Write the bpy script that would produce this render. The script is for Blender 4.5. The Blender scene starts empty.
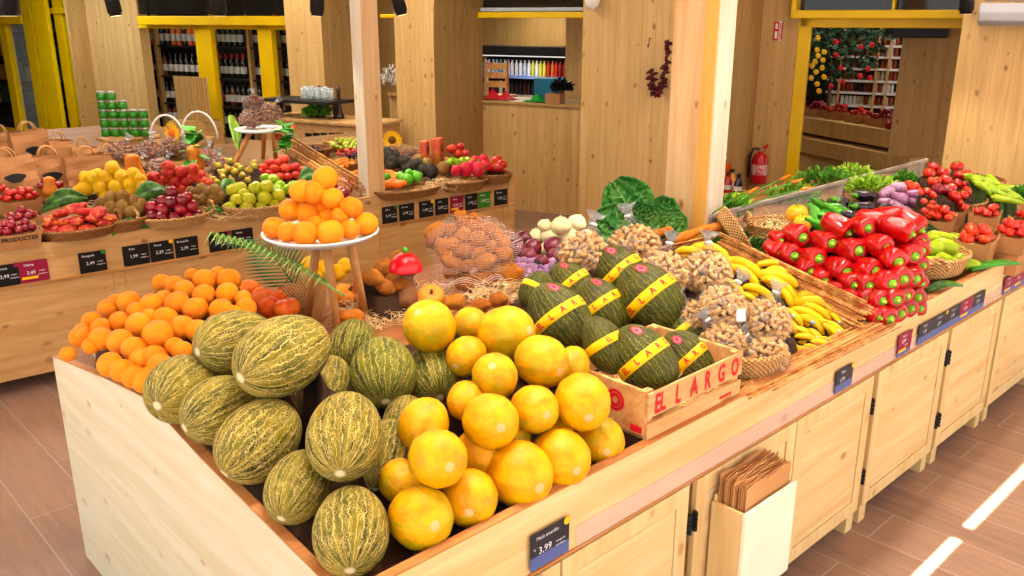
import bpy, bmesh, math, random
from mathutils import Vector, Matrix, noise
R_ = math.radians
SC = bpy.context.scene
COL = SC.collection
# ---------------------------------------------------------------- camera
FPX, PITCH, CH, YAW = 871.0, R_(17.3), 1.95, R_(46.6)
cam_d = bpy.data.cameras.new('camera'); cam = bpy.data.objects.new('camera', cam_d); COL.objects.link(cam)
cam_d.sensor_width = 36; cam_d.lens = FPX / 1024 * 36; cam_d.clip_start = .05; cam_d.clip_end = 200
cam.location = (0, 0, CH); cam.rotation_euler = (R_(90) - PITCH, 0, YAW - R_(90)); SC.camera = cam
# ---------------------------------------------------------------- exposure, sky, sun
vs = SC.view_settings; vs.view_transform = 'Standard'; vs.look = 'None'; vs.gamma = 1; vs.use_curve_mapping = False
vs.exposure = 0.0
SKY = 2.15; SUN = 60.0; CEIL_W = 22.0; SPOT_W = 105.0
w = bpy.data.worlds.new('daylight'); SC.world = w; w.use_nodes = True
bg = w.node_tree.nodes['Background']; bg.inputs[0].default_value = (.92, .96, 1, 1); bg.inputs[1].default_value = SKY
def lamp(name, kind, loc, energy, color=(1, 1, 1), rot=(0, 0, 0), **k):
    d = bpy.data.lights.new(name, kind); d.energy = energy; d.color = color
    for a, b in k.items(): setattr(d, a, b)
    o = bpy.data.objects.new(name, d); COL.objects.link(o); o.location = loc; o.rotation_euler = rot
    return o
SUNDIR = Vector((.12, 1.0, -1.9)).normalized()
lamp('sun', 'SUN', (0, -4, 8), SUN, (1, .95, .86), SUNDIR.to_track_quat('-Z', 'Y').to_euler(), angle=R_(.3))
WARM = (1, .91, .77)
for i, (x, y) in enumerate([(1.6, 2.1), (3.6, 2.1), (5.6, 2.2), (1.8, 6.2), (4.0, 6.0), (2.4, 9.6), (4.6, 8.4)]):
    lamp('ceiling_fill_light', 'AREA', (x, y, 3.12), CEIL_W * (1.0 if y < 4 else 2.7), WARM, (0, 0, 0), shape='RECTANGLE', size=1.5, size_y=.5)  # unseen fill lights added below the ceiling, without fixtures
# ---------------------------------------------------------------- pixel -> place helpers
FX, FY = math.cos(YAW), math.sin(YAW)
RT = Vector((FY, -FX, 0))
FWD = Vector((FX * math.cos(PITCH), FY * math.cos(PITCH), -math.sin(PITCH)))
UP = RT.cross(FWD)
CP = Vector((0, 0, CH))
def ray(x, y): return FWD * FPX + RT * (x - 512) + UP * (288 - y)
def atz(x, y, z):
    d = ray(x, y); return CP + d * ((z - CH) / d.z)
def aty(x, y, Y):
    d = ray(x, y); return CP + d * (Y / d.y)
def atx(x, y, X):
    d = ray(x, y); return CP + d * (X / d.x)
def depth(p): return (Vector(p) - CP).dot(FWD)
def mpp(p): return depth(p) / FPX
def at_surf(x, y, f):
    d = ray(x, y); t0 = .0008; t = t0; step = .00002
    while t < .02:
        p = CP + d * t
        if p.z <= f(p.x, p.y): return p
        t += step
    return CP + d * t
def idir(alpha, tau):          # a direction: alpha turns in the picture from right, tau leans towards the viewer
    a, t = R_(alpha), R_(tau)
    return (RT * math.cos(a) + UP * math.sin(a)) * math.cos(t) - FWD * math.sin(t)
def frame_z(ax, hint=None):    # rotation whose local z is ax and local x as near hint as possible
    z = Vector(ax).normalized(); h = Vector(hint) if hint is not None else (-FWD)
    x = (h - z * h.dot(z))
    if x.length < 1e-4: x = Vector((1, 0, 0)) - z * z.x
    x.normalize(); y = z.cross(x)
    return Matrix((x, y, z)).transposed()
# ---------------------------------------------------------------- bookkeeping
def thing(name, label, cat, loc=(0, 0, 0), rz=0, group=None):
    o = bpy.data.objects.new(name, None); COL.objects.link(o); o.empty_display_size = .05
    o.location = loc; o.rotation_euler = (0, 0, rz)
    return tag(o, label, cat, group)
def tag(o, label=None, cat=None, group=None, kind=None):
    if label: o['label'] = label
    if cat: o['category'] = cat
    if group: o['group'] = group
    if kind: o['kind'] = kind
    return o
def struct(o): o['kind'] = 'structure'; return o
def link(name, me, parent=None, loc=None, rot=None, scale=None):
    o = bpy.data.objects.new(name, me); COL.objects.link(o)
    if parent is not None: o.parent = parent
    if loc is not None or rot is not None or scale is not None:
        M = Matrix.Translation(loc if loc is not None else (0, 0, 0))
        if rot is not None: M = M @ (rot.to_4x4() if hasattr(rot, 'to_4x4') else rot)
        if scale is not None:
            s = scale if hasattr(scale, '__len__') else (scale,) * 3
            M = M @ Matrix.Diagonal((*s, 1))
        o.matrix_basis = M
    return o
class MB:
    def __init__(s, off=(0, 0, 0)): s.v = []; s.f = []; s.m = []; s.mi = 0; s.off = Vector(off)
    def add(s, vs, fs):
        b = len(s.v); s.v += [Vector(p) for p in vs]; s.f += [tuple(i + b for i in f) for f in fs]; s.m += [s.mi] * len(fs); return s
    def hexa(s, P):
        return s.add(P, [(0, 3, 2, 1), (4, 5, 6, 7), (0, 1, 5, 4), (1, 2, 6, 5), (2, 3, 7, 6), (3, 0, 4, 7)])
    def box(s, x0, x1, y0, y1, z0, z1):
        return s.hexa([(x0, y0, z0), (x1, y0, z0), (x1, y1, z0), (x0, y1, z0), (x0, y0, z1), (x1, y0, z1), (x1, y1, z1), (x0, y1, z1)])
    def obox(s, c, sz, rot=None):
        h = Vector(sz) / 2; P = []
        for z in (-1, 1):
            for x, y in ((-1, -1), (1, -1), (1, 1), (-1, 1)):
                q = Vector((x * h.x, y * h.y, z * h.z))
                if rot is not None: q = rot @ q
                P.append(Vector(c) + q)
        return s.hexa(P)
    def prism(s, pts, z0, z1):      # pts counter-clockwise in xy
        n = len(pts); P = [(a, b, z0) for a, b in pts] + [(a, b, z1) for a, b in pts]
        return s.add(P, [tuple(range(n - 1, -1, -1)), tuple(range(n, 2 * n))] + [(i, (i + 1) % n, n + (i + 1) % n, n + i) for i in range(n)])
    def extrude(s, pts, d):         # 3d polygon, extruded by vector d
        n = len(pts); d = Vector(d); P = [Vector(p) for p in pts]; P += [p + d for p in P]
        return s.add(P, [tuple(range(n - 1, -1, -1)), tuple(range(n, 2 * n))] + [(i, (i + 1) % n, n + (i + 1) % n, n + i) for i in range(n)])
    def lathe(s, prof, seg=20, M=None, fn=None):    # prof: (r, z) from bottom up
        P = []; F = []; idx = []
        for r, z in prof:
            if r < 1e-6: idx.append([len(P)]); P.append(Vector((0, 0, z)))
            else:
                idx.append(list(range(len(P), len(P) + seg)))
                for k in range(seg):
                    a = 2 * math.pi * k / seg; q = r * (fn(a, z) if fn else 1); P.append(Vector((q * math.cos(a), q * math.sin(a), z)))
        for a, b in zip(idx, idx[1:]):
            for k in range(seg):
                k2 = (k + 1) % seg
                if len(a) == 1 and len(b) == 1: continue
                if len(a) == 1: F.append((a[0], b[k2], b[k]))
                elif len(b) == 1: F.append((a[k], a[k2], b[0]))
                else: F.append((a[k], a[k2], b[k2], b[k]))
        if M is not None:
            if len(M) == 3: M = M.to_4x4()
            P = [M @ p for p in P]
        return s.add(P, F)
    def tube(s, pts, rad, seg=8, cap=True):
        pts = [Vector(p) for p in pts]; n = len(pts); P = []; F = []
        if not hasattr(rad, '__len__'): rad = [rad] * n
        t = (pts[1] - pts[0]).normalized(); u = t.orthogonal().normalized()
        for i in range(n):
            if i == 0: tt = pts[1] - pts[0]
            elif i == n - 1: tt = pts[-1] - pts[-2]
            else: tt = pts[i + 1] - pts[i - 1]
            tt.normalize(); u = (u - tt * u.dot(tt)).normalized(); v = tt.cross(u)
            for k in range(seg):
                a = 2 * math.pi * k / seg; P.append(pts[i] + (u * math.cos(a) + v * math.sin(a)) * rad[i])
        for i in range(n - 1):
            for k in range(seg):
                k2 = (k + 1) % seg; F.append((i * seg + k, i * seg + k2, (i + 1) * seg + k2, (i + 1) * seg + k))
        if cap: F.append(tuple(range(seg - 1, -1, -1))); F.append(tuple(range((n - 1) * seg, n * seg)))
        return s.add(P, F)
    def grid(s, fn, nu, nv):
        P = [fn(i / nu, j / nv) for i in range(nu + 1) for j in range(nv + 1)]
        return s.add(P, [(i * (nv + 1) + j, (i + 1) * (nv + 1) + j, (i + 1) * (nv + 1) + j + 1, i * (nv + 1) + j + 1) for i in range(nu) for j in range(nv)])
    def mesh(s, name, mats, smooth=True):
        me = bpy.data.meshes.new(name); me.from_pydata([p - s.off for p in s.v], [], s.f)
        for m in (mats if isinstance(mats, (list, tuple)) else [mats]): me.materials.append(m)
        me.polygons.foreach_set('material_index', s.m)
        if smooth: me.polygons.foreach_set('use_smooth', [True] * len(s.f))
        me.update(); return me
    def build(s, name, mats, parent=None, smooth=False, bevel=0, **k):
        if parent is not None and s.off.length == 0 and parent.location.length > 0 and k.pop('world', True): s.off = parent.location.copy()
        k.pop('world', None)
        o = link(name, s.mesh(name, mats, smooth), parent, **k)
        if bevel: mo = o.modifiers.new('bevel', 'BEVEL'); mo.width = bevel; mo.segments = 2; mo.limit_method = 'ANGLE'
        return o
    def local(s, name, mats, parent, smooth=False, **k): return s.build(name, mats, parent, smooth, world=False, **k)
# ---------------------------------------------------------------- materials
def lin(h):
    h = h.lstrip('#'); c = [int(h[i:i + 2], 16) / 255 for i in (0, 2, 4)]
    return tuple(x / 12.92 if x < .04045 else ((x + .055) / 1.055) ** 2.4 for x in c) + (1,)
class NT:
    def __init__(s, name):
        s.m = bpy.data.materials.new(name); s.m.use_nodes = True; s.t = s.m.node_tree; s.b = s.t.nodes['Principled BSDF']
        s.co = s.t.nodes.new('ShaderNodeTexCoord').outputs['Object']
    def n(s, typ, ins=None, **k):
        q = s.t.nodes.new('ShaderNode' + typ)
        for a, b in k.items(): setattr(q, a, b)
        for a, b in (ins or {}).items(): s.put(q.inputs[a], b)
        return q
    def put(s, i, v):
        if isinstance(v, bpy.types.NodeSocket): s.t.links.new(v, i)
        else: i.default_value = v
    def math(s, op, a, b=0.0, c=None, clamp=False):
        q = s.n('Math', operation=op, use_clamp=clamp); s.put(q.inputs[0], a); s.put(q.inputs[1], b)
        if c is not None: s.put(q.inputs[2], c)
        return q.outputs[0]
    def map(s, vec, scale=(1, 1, 1), loc=(0, 0, 0), rot=(0, 0, 0)):
        return s.n('Mapping', {'Vector': vec, 'Scale': scale, 'Location': loc, 'Rotation': rot}).outputs[0]
    def noise(s, vec, scale=5.0, detail=3.0, rough=.55, dist=0.0):
        return s.n('TexNoise', {'Vector': vec, 'Scale': scale, 'Detail': detail, 'Roughness': rough, 'Distortion': dist}).outputs[0]
    def mix(s, f, a, b, mode='MIX'):
        q = s.n('Mix', data_type='RGBA', blend_type=mode); s.put(q.inputs[0], f); s.put(q.inputs[6], a); s.put(q.inputs[7], b); return q.outputs[2]
    def ramp(s, f, lo, hi):
        return s.n('MapRange', {'Value': f, 'From Min': lo, 'From Max': hi}).outputs[0]
    def rnd(s): return s.n('ObjectInfo').outputs['Random']
    def bump(s, h, dist=.002, strength=1.0):
        s.put(s.b.inputs['Normal'], s.n('Bump', {'Height': h, 'Distance': dist, 'Strength': strength}).outputs[0])
    def fin(s, color=None, rough=.5, **k):
        if color is not None: s.put(s.b.inputs['Base Color'], color)
        s.put(s.b.inputs['Roughness'], rough); s.b.inputs['Specular IOR Level'].default_value = .5 if (not hasattr(rough, 'links') and isinstance(rough, float) and rough <= .25) else .25
        for a, b in k.items(): s.put(s.b.inputs[a.replace('_', ' ')], b)
        return s.m
def simple(name, c1, c2=None, rough=.5, scale=8.0, bump=0, bscale=None, objvar=0.0, c3=None, **k):
    t = NT(name); nz = t.noise(t.co, scale); f = t.ramp(nz, .35, .65)
    c = t.mix(f, lin(c1), lin(c2 or c1))
    if objvar: c = t.mix(t.math('MULTIPLY', t.rnd(), objvar), c, lin(c3 or c2 or c1))
    if bump: t.bump(t.noise(t.co, bscale or scale * 4), bump)
    return t.fin(c, rough, **k)
def pine(name, light, dark, knot='#8a5526', grain='Z', plank=None, pdir=(1, 0, 0), rough=.55, knots=1.0, ks=7.0, gs=1.0, kplane=None):
    t = NT(name)
    sc = {'X': (1.2, 16, 16), 'Y': (16, 1.2, 16), 'Z': (16, 16, 1.2)}[grain]
    vec = t.map(t.co, sc); g = t.noise(vec, 1.0 * gs, 4, .6, .6); fine = t.noise(t.map(t.co, tuple(q * 5 for q in sc)), 1.0 * gs, 2)
    c = t.mix(t.ramp(g, .35, .7), lin(light), lin(dark)); c = t.mix(t.math('MULTIPLY', t.ramp(fine, .4, .75), .35), c, lin(dark))
    if plank:
        dp = t.n('VectorMath', {0: t.co, 1: pdir}, operation='DOT_PRODUCT').outputs['Value']
        q = t.math('DIVIDE', dp, plank); fl = t.math('FLOOR', q); wn = t.n('TexWhiteNoise', {'W': fl}, noise_dimensions='1D').outputs[0]
        c = t.mix(t.math('MULTIPLY', wn, .45), c, lin(dark))
        fr = t.math('FRACT', q); e = t.math('LESS_THAN', fr, .035); c = t.mix(t.math('MULTIPLY', e, .35), c, lin(knot))
    kp = kplane or {'X': ((1, 0, 0), (0, 0, 1)), 'Y': ((0, 1, 0), (0, 0, 1)), 'Z': ((1, 1, 0), (0, 0, 1))}[grain]
    dt = lambda v: t.n('VectorMath', {0: t.co, 1: v}, operation='DOT_PRODUCT').outputs['Value']
    al, cr = (dt(kp[0]), dt(kp[1])); kv = t.n('CombineXYZ', {0: t.math('MULTIPLY', al, .6 if grain in 'XY' else 1.0), 1: t.math('MULTIPLY', cr, .6 if grain == 'Z' else 1.0), 2: 0.0}).outputs[0]
    vo = t.n('TexVoronoi', {'Vector': kv, 'Scale': ks, 'Randomness': 1.0}, voronoi_dimensions='2D'); d = t.math('ADD', vo.outputs['Distance'], t.math('MULTIPLY', t.math('SUBTRACT', t.noise(t.co, 40.0, 1), .5), .06))
    rc_ = t.n('SeparateColor', {0: vo.outputs['Color']}); on = t.math('GREATER_THAN', rc_.outputs[0], .5); d = t.math('DIVIDE', d, t.math('ADD', t.math('MULTIPLY', rc_.outputs[1], .9), .35)); on = t.math('MULTIPLY', on, t.math('ADD', t.math('MULTIPLY', rc_.outputs[2], .7), .3))
    k = t.math('MULTIPLY', t.ramp(d, .13, .05), on); c = t.mix(t.math('MULTIPLY', k, .8 * knots), c, lin(knot))
    t.bump(g, .0008); return t.fin(c, rough)
WD = (.285, -.958, 0)
M = {}
M['pine_x'] = pine('pine_board_lengthwise', '#e2c690', '#d4a868', '#a8622a', 'X', ks=7)
M['pine_end'] = pine('pine_end_panel', '#d0c8ac', '#c2b48e', '#96663a', 'Y', ks=6, knots=.7)  # greyer copy of the front pine, weaker side light put in the colour
M['pine_door'] = pine('pine_door_panel', '#e0c48c', '#d0aa6c', '#a4682e', 'Z', ks=6)
M['pine_edge'] = pine('pine_edge', '#c98d52', '#a96a34', '#8a5526', 'X')
M['tray'] = pine('tray_board', '#9a6236', '#7c4a26', '#5a3216', 'X', kplane=((1, 0, 0), (0, 1, 0)))
M['pine_back'] = pine('back_counter_pine', '#c8a068', '#ae8048', '#74481f', 'X', ks=6)
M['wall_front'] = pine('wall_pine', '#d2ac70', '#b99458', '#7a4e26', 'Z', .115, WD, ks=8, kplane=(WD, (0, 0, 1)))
M['wall_jamb'] = pine('wall_pine_shaded', '#b8945a', '#a27e46', '#664320', 'Z', .115, (.958, .285, 0), ks=8, kplane=((.958, .285, 0), (0, 0, 1)))  # darker copy of the wall pine, jamb shade put in the colour
M['post_l'] = pine('post_pine', '#dcb888', '#c89a62', '#94522a', 'Z', ks=6)
M['post_r'] = pine('post_pine_daylit', '#d2c8b4', '#c2b296', '#9a6a40', 'Z', ks=6)  # paler copy of the post pine, daylight put in the colour
M['crate'] = pine('crate_wood', '#ddb075', '#b87c40', '#8a5020', 'X', gs=1.4)
M['ply'] = simple('white_ply', '#f2ead2', '#ece0c0', .5, 3)
def floor_mat():
    t = NT('floor_tile'); v = t.map(t.co, (1, 1, 1), rot=(0, 0, R_(90)))
    b = t.n('TexBrick', {'Vector': v, 'Scale': 1.0, 'Mortar Size': .0028, 'Mortar Smooth': .1, 'Bias': 0.0, 'Brick Width': 1.2, 'Row Height': .235,
        'Color1': lin('#8c7060'), 'Color2': lin('#7c6254'), 'Mortar': lin('#a99a90')}, offset=.37)
    g = t.noise(t.map(t.co, (14, 1.5, 1)), 1.5, 5, .65, .5); n2 = t.noise(t.co, 1.3, 3)
    c = t.mix(t.math('MULTIPLY', t.ramp(g, .35, .75), .65), b.outputs[0], lin('#b0886a')); c = t.mix(t.math('MULTIPLY', t.ramp(n2, .4, .7), .3), c, lin('#7a6052'))
    c = t.mix(b.outputs['Fac'], c, lin('#a3958c')); t.bump(t.math('MULTIPLY', b.outputs['Fac'], -1.0), .0015)
    return t.fin(c, .38)
M['floor'] = floor_mat()
M['yellow'] = simple('yellow_paint', '#ecc400', '#e0b400', .4, 2)
M['black'] = simple('black_metal', '#15171a', '#1c1f22', .35, 3)
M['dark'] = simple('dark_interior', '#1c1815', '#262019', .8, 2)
M['steel'] = simple('brushed_steel', '#b4a89e', '#9a8e84', .3, 6, Metallic=.25)
M['white'] = simple('white_paint', '#e8e6e0', '#dedcd6', .35, 2)
M['ceiling'] = simple('ceiling_paint', '#cdb48c', '#c4a880', .8, 2)
def glass(name, col='#ffffff', alpha=.12, rough=.05):
    t = NT(name); t.m.blend_method = 'BLEND' if hasattr(t.m, 'blend_method') else t.m.blend_method
    return t.fin(lin(col), rough, Alpha=alpha)
M['glass'] = glass('clear_glass', '#dfe8e6', .14)
M['glass_dark'] = glass('shaded_transom_glass', '#1c1c1a', .72)  # dark tint stands in for the unlit rooms behind the panes
M['film'] = None
# ================================================================ the room
fl = MB().box(-4, 14, -4, 18, -.1, 0).build('floor', M['floor']); struct(fl)
ce = MB().box(-1.2, 14, .55, 18, 3.2, 3.35).build('ceiling', M['ceiling']); struct(ce)
# unseen slab added to block the sun except through one narrow slot
def slot_back(Y, z): return Y - SUNDIR.y / -SUNDIR.z * z
def slot_x(X, z): return X - SUNDIR.x / -SUNDIR.z * z
zc = 3.2
ya, yb = slot_back(.86, zc), slot_back(.975, zc)
xa, xb = slot_x(3.30, zc), slot_x(3.40, zc)
MBc = MB().box(-1.2, 14, yb, .55, zc, 3.35).box(-1.2, 14, -2.6, ya, zc, 3.35).box(xa, xb, ya, yb, zc, 3.35).box(-1.2, slot_x(2.7, zc), ya, yb, zc, 3.35).box(slot_x(4.6, zc), 14, ya, yb, zc, 3.35)
struct(MBc.build('sun_slot_slab', M['white']))
# ---- shop wall line W
WA = Vector((6.26, 6.58, 0)); WDv = Vector((.285, -.958, 0)).normalized(); WN = Vector((-.958, -.285, 0)).normalized()
def won(x, y=20, n=0.0):
    d = ray(x, y); A = WA + WN * n; t = (A - CP).dot(WN) / d.dot(WN); return CP + d * t
def wslab(mb, x0, x1, n0, n1, z0, z1, nref=None):   # slab of the wall between two picture columns measured on its n1 face
    r = n1 if nref is None else nref
    a = won(x0, 20, r); b = won(x1, 20, r); a.z = b.z = 0; o0 = WN * (n0 - r); o1 = WN * (n1 - r)
    P = [a + o0, b + o0, b + o1, a + o1]
    return mb.hexa([p + Vector((0, 0, z0)) for p in (P[3], P[2], P[1], P[0])] + [p + Vector((0, 0, z1)) for p in (P[3], P[2], P[1], P[0])])
ZT = 3.2
# recessed wall pieces between openings
mb = MB()
wslab(mb, 82, 138, -.15, 0, 0, ZT); struct(mb.build('wall_left', M['wall_front']))
mb = MB(); wslab(mb, 139, 290, -.15, 0, 0, .45); wslab(mb, 139, 290, -.15, 0, 2.6, ZT); struct(mb.build('wall_wine', M['wall_front']))
mb = MB(); wslab(mb, 386, 397, -.15, 0, 0, 1.13); wslab(mb, 340, 400, -.15, 0, 2.5, ZT); struct(mb.build('wall_niche', M['wall_front']))
mb = MB(); wslab(mb, 470, 590, -.15, 0, 0, 1.095); wslab(mb, 470, 600, -.15, 0, 2.6, ZT); struct(mb.build('wall_kiosk', M['wall_front']))
mb = MB(); wslab(mb, 740, 799, -.15, 0, 0, ZT); wslab(mb, 794, 968, -.15, 0, 2.5, ZT); struct(mb.build('wall_doorway', M['wall_front']))
# arched piers: front face in lit pine, side jamb in the shaded copy; the arch springs from their upper corner
def pier(name, x0, x1, n, depth_back=0.0, arch=0.0, z1=ZT):
    a = won(x0, 20, n); b = won(x1, 20, n); a.z = b.z = 0
    L = (b - a).length; u = (b - a).normalized()
    prof = [(0, 0), (L, 0), (L, 1.75 if arch else z1)]
    if arch:
        for k in range(1, 9):
            q = k / 8 * math.pi / 2; prof.append((L + arch * (1 - math.cos(q)), 1.75 + (z1 - 1.75) * math.sin(q)))
    prof.append((0, z1))
    mb = MB(); pts = [a + u * p + Vector((0, 0, z)) for p, z in prof]; k = len(pts); d = -WN * (n - depth_back)
    mb.add(pts, [tuple(range(k))]); base = len(mb.v); mb.add([p + d for p in pts], [tuple(range(k - 1, -1, -1))])
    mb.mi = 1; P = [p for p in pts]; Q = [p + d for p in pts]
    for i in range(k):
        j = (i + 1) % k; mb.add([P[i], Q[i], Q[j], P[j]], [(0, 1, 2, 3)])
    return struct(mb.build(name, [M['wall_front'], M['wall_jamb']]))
pier('wall_pier_left', 66, 68, .27, 0, .3)
pier('wall_pier_wine', 285, 321, .6, 0, .0)
pier('wall_pier_middle', 394, 433, .87, 0, .55)
pier('wall_pier_kiosk', 583, 728, 1.0, 0, .0)
pier('wall_right', 963, 1400, .85, -.2, 0)
# ---- yellow lintels, frames
def yframe(name, segs):      # segs: (x0,x1,n0,n1,z0,z1)
    mb = MB()
    for s in segs: wslab(mb, *s)
    return struct(mb.build(name, M['yellow'], bevel=.008))
def zy(x, y, n=0.0): return won(x, y, n).z
yframe('trim_2', [(137, 292, 0, .12, zy(200, 25), zy(200, 16)), (137, 292, -.08, .0, zy(200, 29), zy(200, 22)), (193, 209, -.08, .0, .5, 1.9), (256, 270, -.08, 0, .5, 1.9)])
yframe('trim_3', [(380, 394, 0, .1, zy(390, 18), zy(390, 14)), (470, 586, 0, .1, zy(520, 18), zy(520, 12)), (472, 474.5, 0, .1, zy(470, 12), 2.6)])
yframe('trim_4', [(791, 971, 0, .14, zy(880, 18.5), zy(880, 10)), (798, 970, -.1, .0, zy(880, 28), zy(880, 16)), (790, 795, 0, .14, zy(793, 18), 2.6), (799, 812, -.06, .0, 0, 1.95), (890, 893, 0, .1, 1.96, 2.6)])
yframe('trim_5', [(-60, 21, 0, .1, zy(5, 24), zy(5, 15)), (46, 74, -.05, .03, zy(60, 14), zy(60, 8)), (54, 62, -.1, 0, 0, 2.6), (-3, 4, -.05, .05, 0, 1.95)])
yframe('trim_6', [(46, 74, -.08, 0, 0, .3), (-60, 30, -.08, 0, 0, .3)])
# glass door leaf standing open (left), a thing with frame and pane
t = thing('glass_door', 'yellow framed glass door standing ajar at the far left of the shop front', 'door', (won(36, 20, .1).x, won(36, 20, .1).y, 0))
mb = MB(); wslab(mb, 22, 31, .02, .1, 0, 2.7); wslab(mb, 33, 47, .1, .16, 0, 2.7); wslab(mb, 22, 47, .02, .1, 2.6, 2.7); mb.build('door_frame', M['yellow'], t, bevel=.006)
mb = MB(); wslab(mb, 9, 22, .05, .07, .1, 2.6); mb.build('door_glass', M['glass'], t)
# transoms (glass) over the lintels
for i, (x0, x1) in enumerate([(139, 288), (475, 584), (795, 963)]):
    mb = MB(); wslab(mb, x0, x1, -.04, -.02, 1.98, 2.6); g = struct(mb.build('window_%d' % (i + 1), M['glass_dark']))
mb = MB(); wslab(mb, 478, 583, .0, .05, zy(530, 11.5), zy(530, 7.5)); tag(mb.build('tube_light', simple('frosted_tube', '#b9c4cc', '#aab6bf', .3), bevel=.01), 'pale fluorescent tube fixed along the yellow lintel above the kiosk hatch', 'light')
# white wires of light behind the wine lintel
# backs of the rooms behind the openings
def back_plane(name, x0, x1, n, z0, z1, m):
    mb = MB(); wslab(mb, x0, x1, n - .1, n, z0, z1); return struct(mb.build(name, m))
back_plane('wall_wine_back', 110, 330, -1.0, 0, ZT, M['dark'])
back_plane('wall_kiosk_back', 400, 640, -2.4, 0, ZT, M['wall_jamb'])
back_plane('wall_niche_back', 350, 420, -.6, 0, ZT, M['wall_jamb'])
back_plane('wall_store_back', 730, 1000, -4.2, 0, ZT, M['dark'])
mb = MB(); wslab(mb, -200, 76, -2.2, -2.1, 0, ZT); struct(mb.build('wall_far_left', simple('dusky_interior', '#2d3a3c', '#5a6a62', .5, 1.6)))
struct(MB().box(-1.15, -1.0, 7, 18, 0, ZT).build('wall_side', M['wall_jamb'])); struct(MB().box(-1.2, 14, 17.85, 18, 0, ZT).build('wall_rear', M['dark'])); struct(MB().box(13.85, 14, -1, 18, 0, ZT).build('wall_east', M['dark']))  # outer walls added out of view to stop sky light leaking in
# side partitions behind the doorway: pale pine panel seen through the opening
mb = MB(); wslab(mb, 905, 990, -1.5, -1.35, 0, ZT, -1.35); struct(mb.build('wall_store_side', M['wall_front']))
mb = MB(); wslab(mb, 566, 620, -.9, -.8, 0, ZT, -.8); struct(mb.build('wall_kiosk_side', M['wall_front']))
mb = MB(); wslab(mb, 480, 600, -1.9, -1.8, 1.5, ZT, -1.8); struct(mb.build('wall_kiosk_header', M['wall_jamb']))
# dark header boxes inside the doorway
mb = MB(); wslab(mb, 893, 950, -1.3, -1.1, zy(920, 38, -1.1), zy(920, 27, -1.1), -1.1); tag(mb.build('roller_housing', M['black'], bevel=.01), 'black roller housing under the ceiling inside the right doorway', 'housing')
lamp('wine_fill_light', 'AREA', won(215, 20, -.45) + Vector((0, 0, .5)), 14, WARM, (0, 0, 0), shape='RECTANGLE', size=2.4, size_y=.3)  # unseen fill added to brighten the wine shelves
lamp('kiosk_fill_light', 'AREA', won(528, 20, -1.2) + Vector((0, 0, .2)), 16, (1, .9, .75), (0, 0, 0), size=.6)  # unseen fill added inside the kiosk
lamp('store_fill_light', 'AREA', won(870, 20, -2.4) + Vector((0, 0, .9)), 26, (1, .92, .8), (0, 0, 0), size=.9)  # unseen fill added in the store behind the doorway
# ================================================================ near counter (island)
FY0 = 1.27; IX0 = .785; IX1 = 6.15; ZTOP = .858; ZFB = .675
def tray(x, y):
    if y < FY0: return -9
    if y < 2.3: return .79 + .14 * (y - FY0)
    return .934 - .14 * (y - 2.3)
isl = thing('display_counter', 'long pale pine display counter heaped with melons, bananas and peppers', 'counter', (IX0, FY0, 0))
MB().box(IX0 + .02, IX1, FY0, FY0 + .028, ZFB, ZTOP).build('front_fascia', M['pine_x'], isl, bevel=.003)
MB().box(IX0 + .02, IX1, FY0 + .001, FY0 + .027, ZTOP, ZTOP + .004).build('top_edge', M['pine_edge'], isl)
prof = [(1.27, .80), (1.43, .822), (1.70, .852), (1.98, .884), (2.13, .908), (2.31, .938), (2.62, .898), (3.18, .81)]
ep = [Vector((IX0, FY0, .0)), Vector((IX0, 3.18, .0))] + [Vector((IX0, y, z)) for y, z in reversed(prof)]
MB().extrude(ep[::-1], (.026, 0, 0)).build('end_panel', M['pine_end'], isl)
mb = MB(); ed = [(y, z) for y, z in prof]
for (y0, z0), (y1, z1) in zip(ed, ed[1:]):
    mb.hexa([(IX0, y0, z0 - .001), (IX0 + .026, y0, z0 - .001), (IX0 + .026, y1, z1 - .001), (IX0, y1, z1 - .001), (IX0, y0, z0 + .003), (IX0 + .026, y0, z0 + .003), (IX0 + .026, y1, z1 + .003), (IX0, y1, z1 + .003)])
mb.build('end_panel_edge', M['pine_edge'], isl)
mb = MB(); a, b_, c_ = (FY0 + .028, .79), (2.3, .934), (3.18, .811)
mb.extrude([(IX0 + .026, a[0], a[1] - .02), (IX0 + .026, c_[0], c_[1] - .02), (IX0 + .026, c_[0], c_[1]), (IX0 + .026, b_[0], b_[1]), (IX0 + .026, a[0], a[1])], (IX1 - IX0 - .03, 0, 0)).build('tray', M['tray'], isl)
MB().box(IX0 + .03, IX1, 3.15, 3.18, .08, .79).build('back_panel', M['pine_x'], isl)
MB().box(IX0 + .026, IX1, FY0 + .03, 3.15, .10, .12).build('bottom_board', M['pine_x'], isl)
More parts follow.
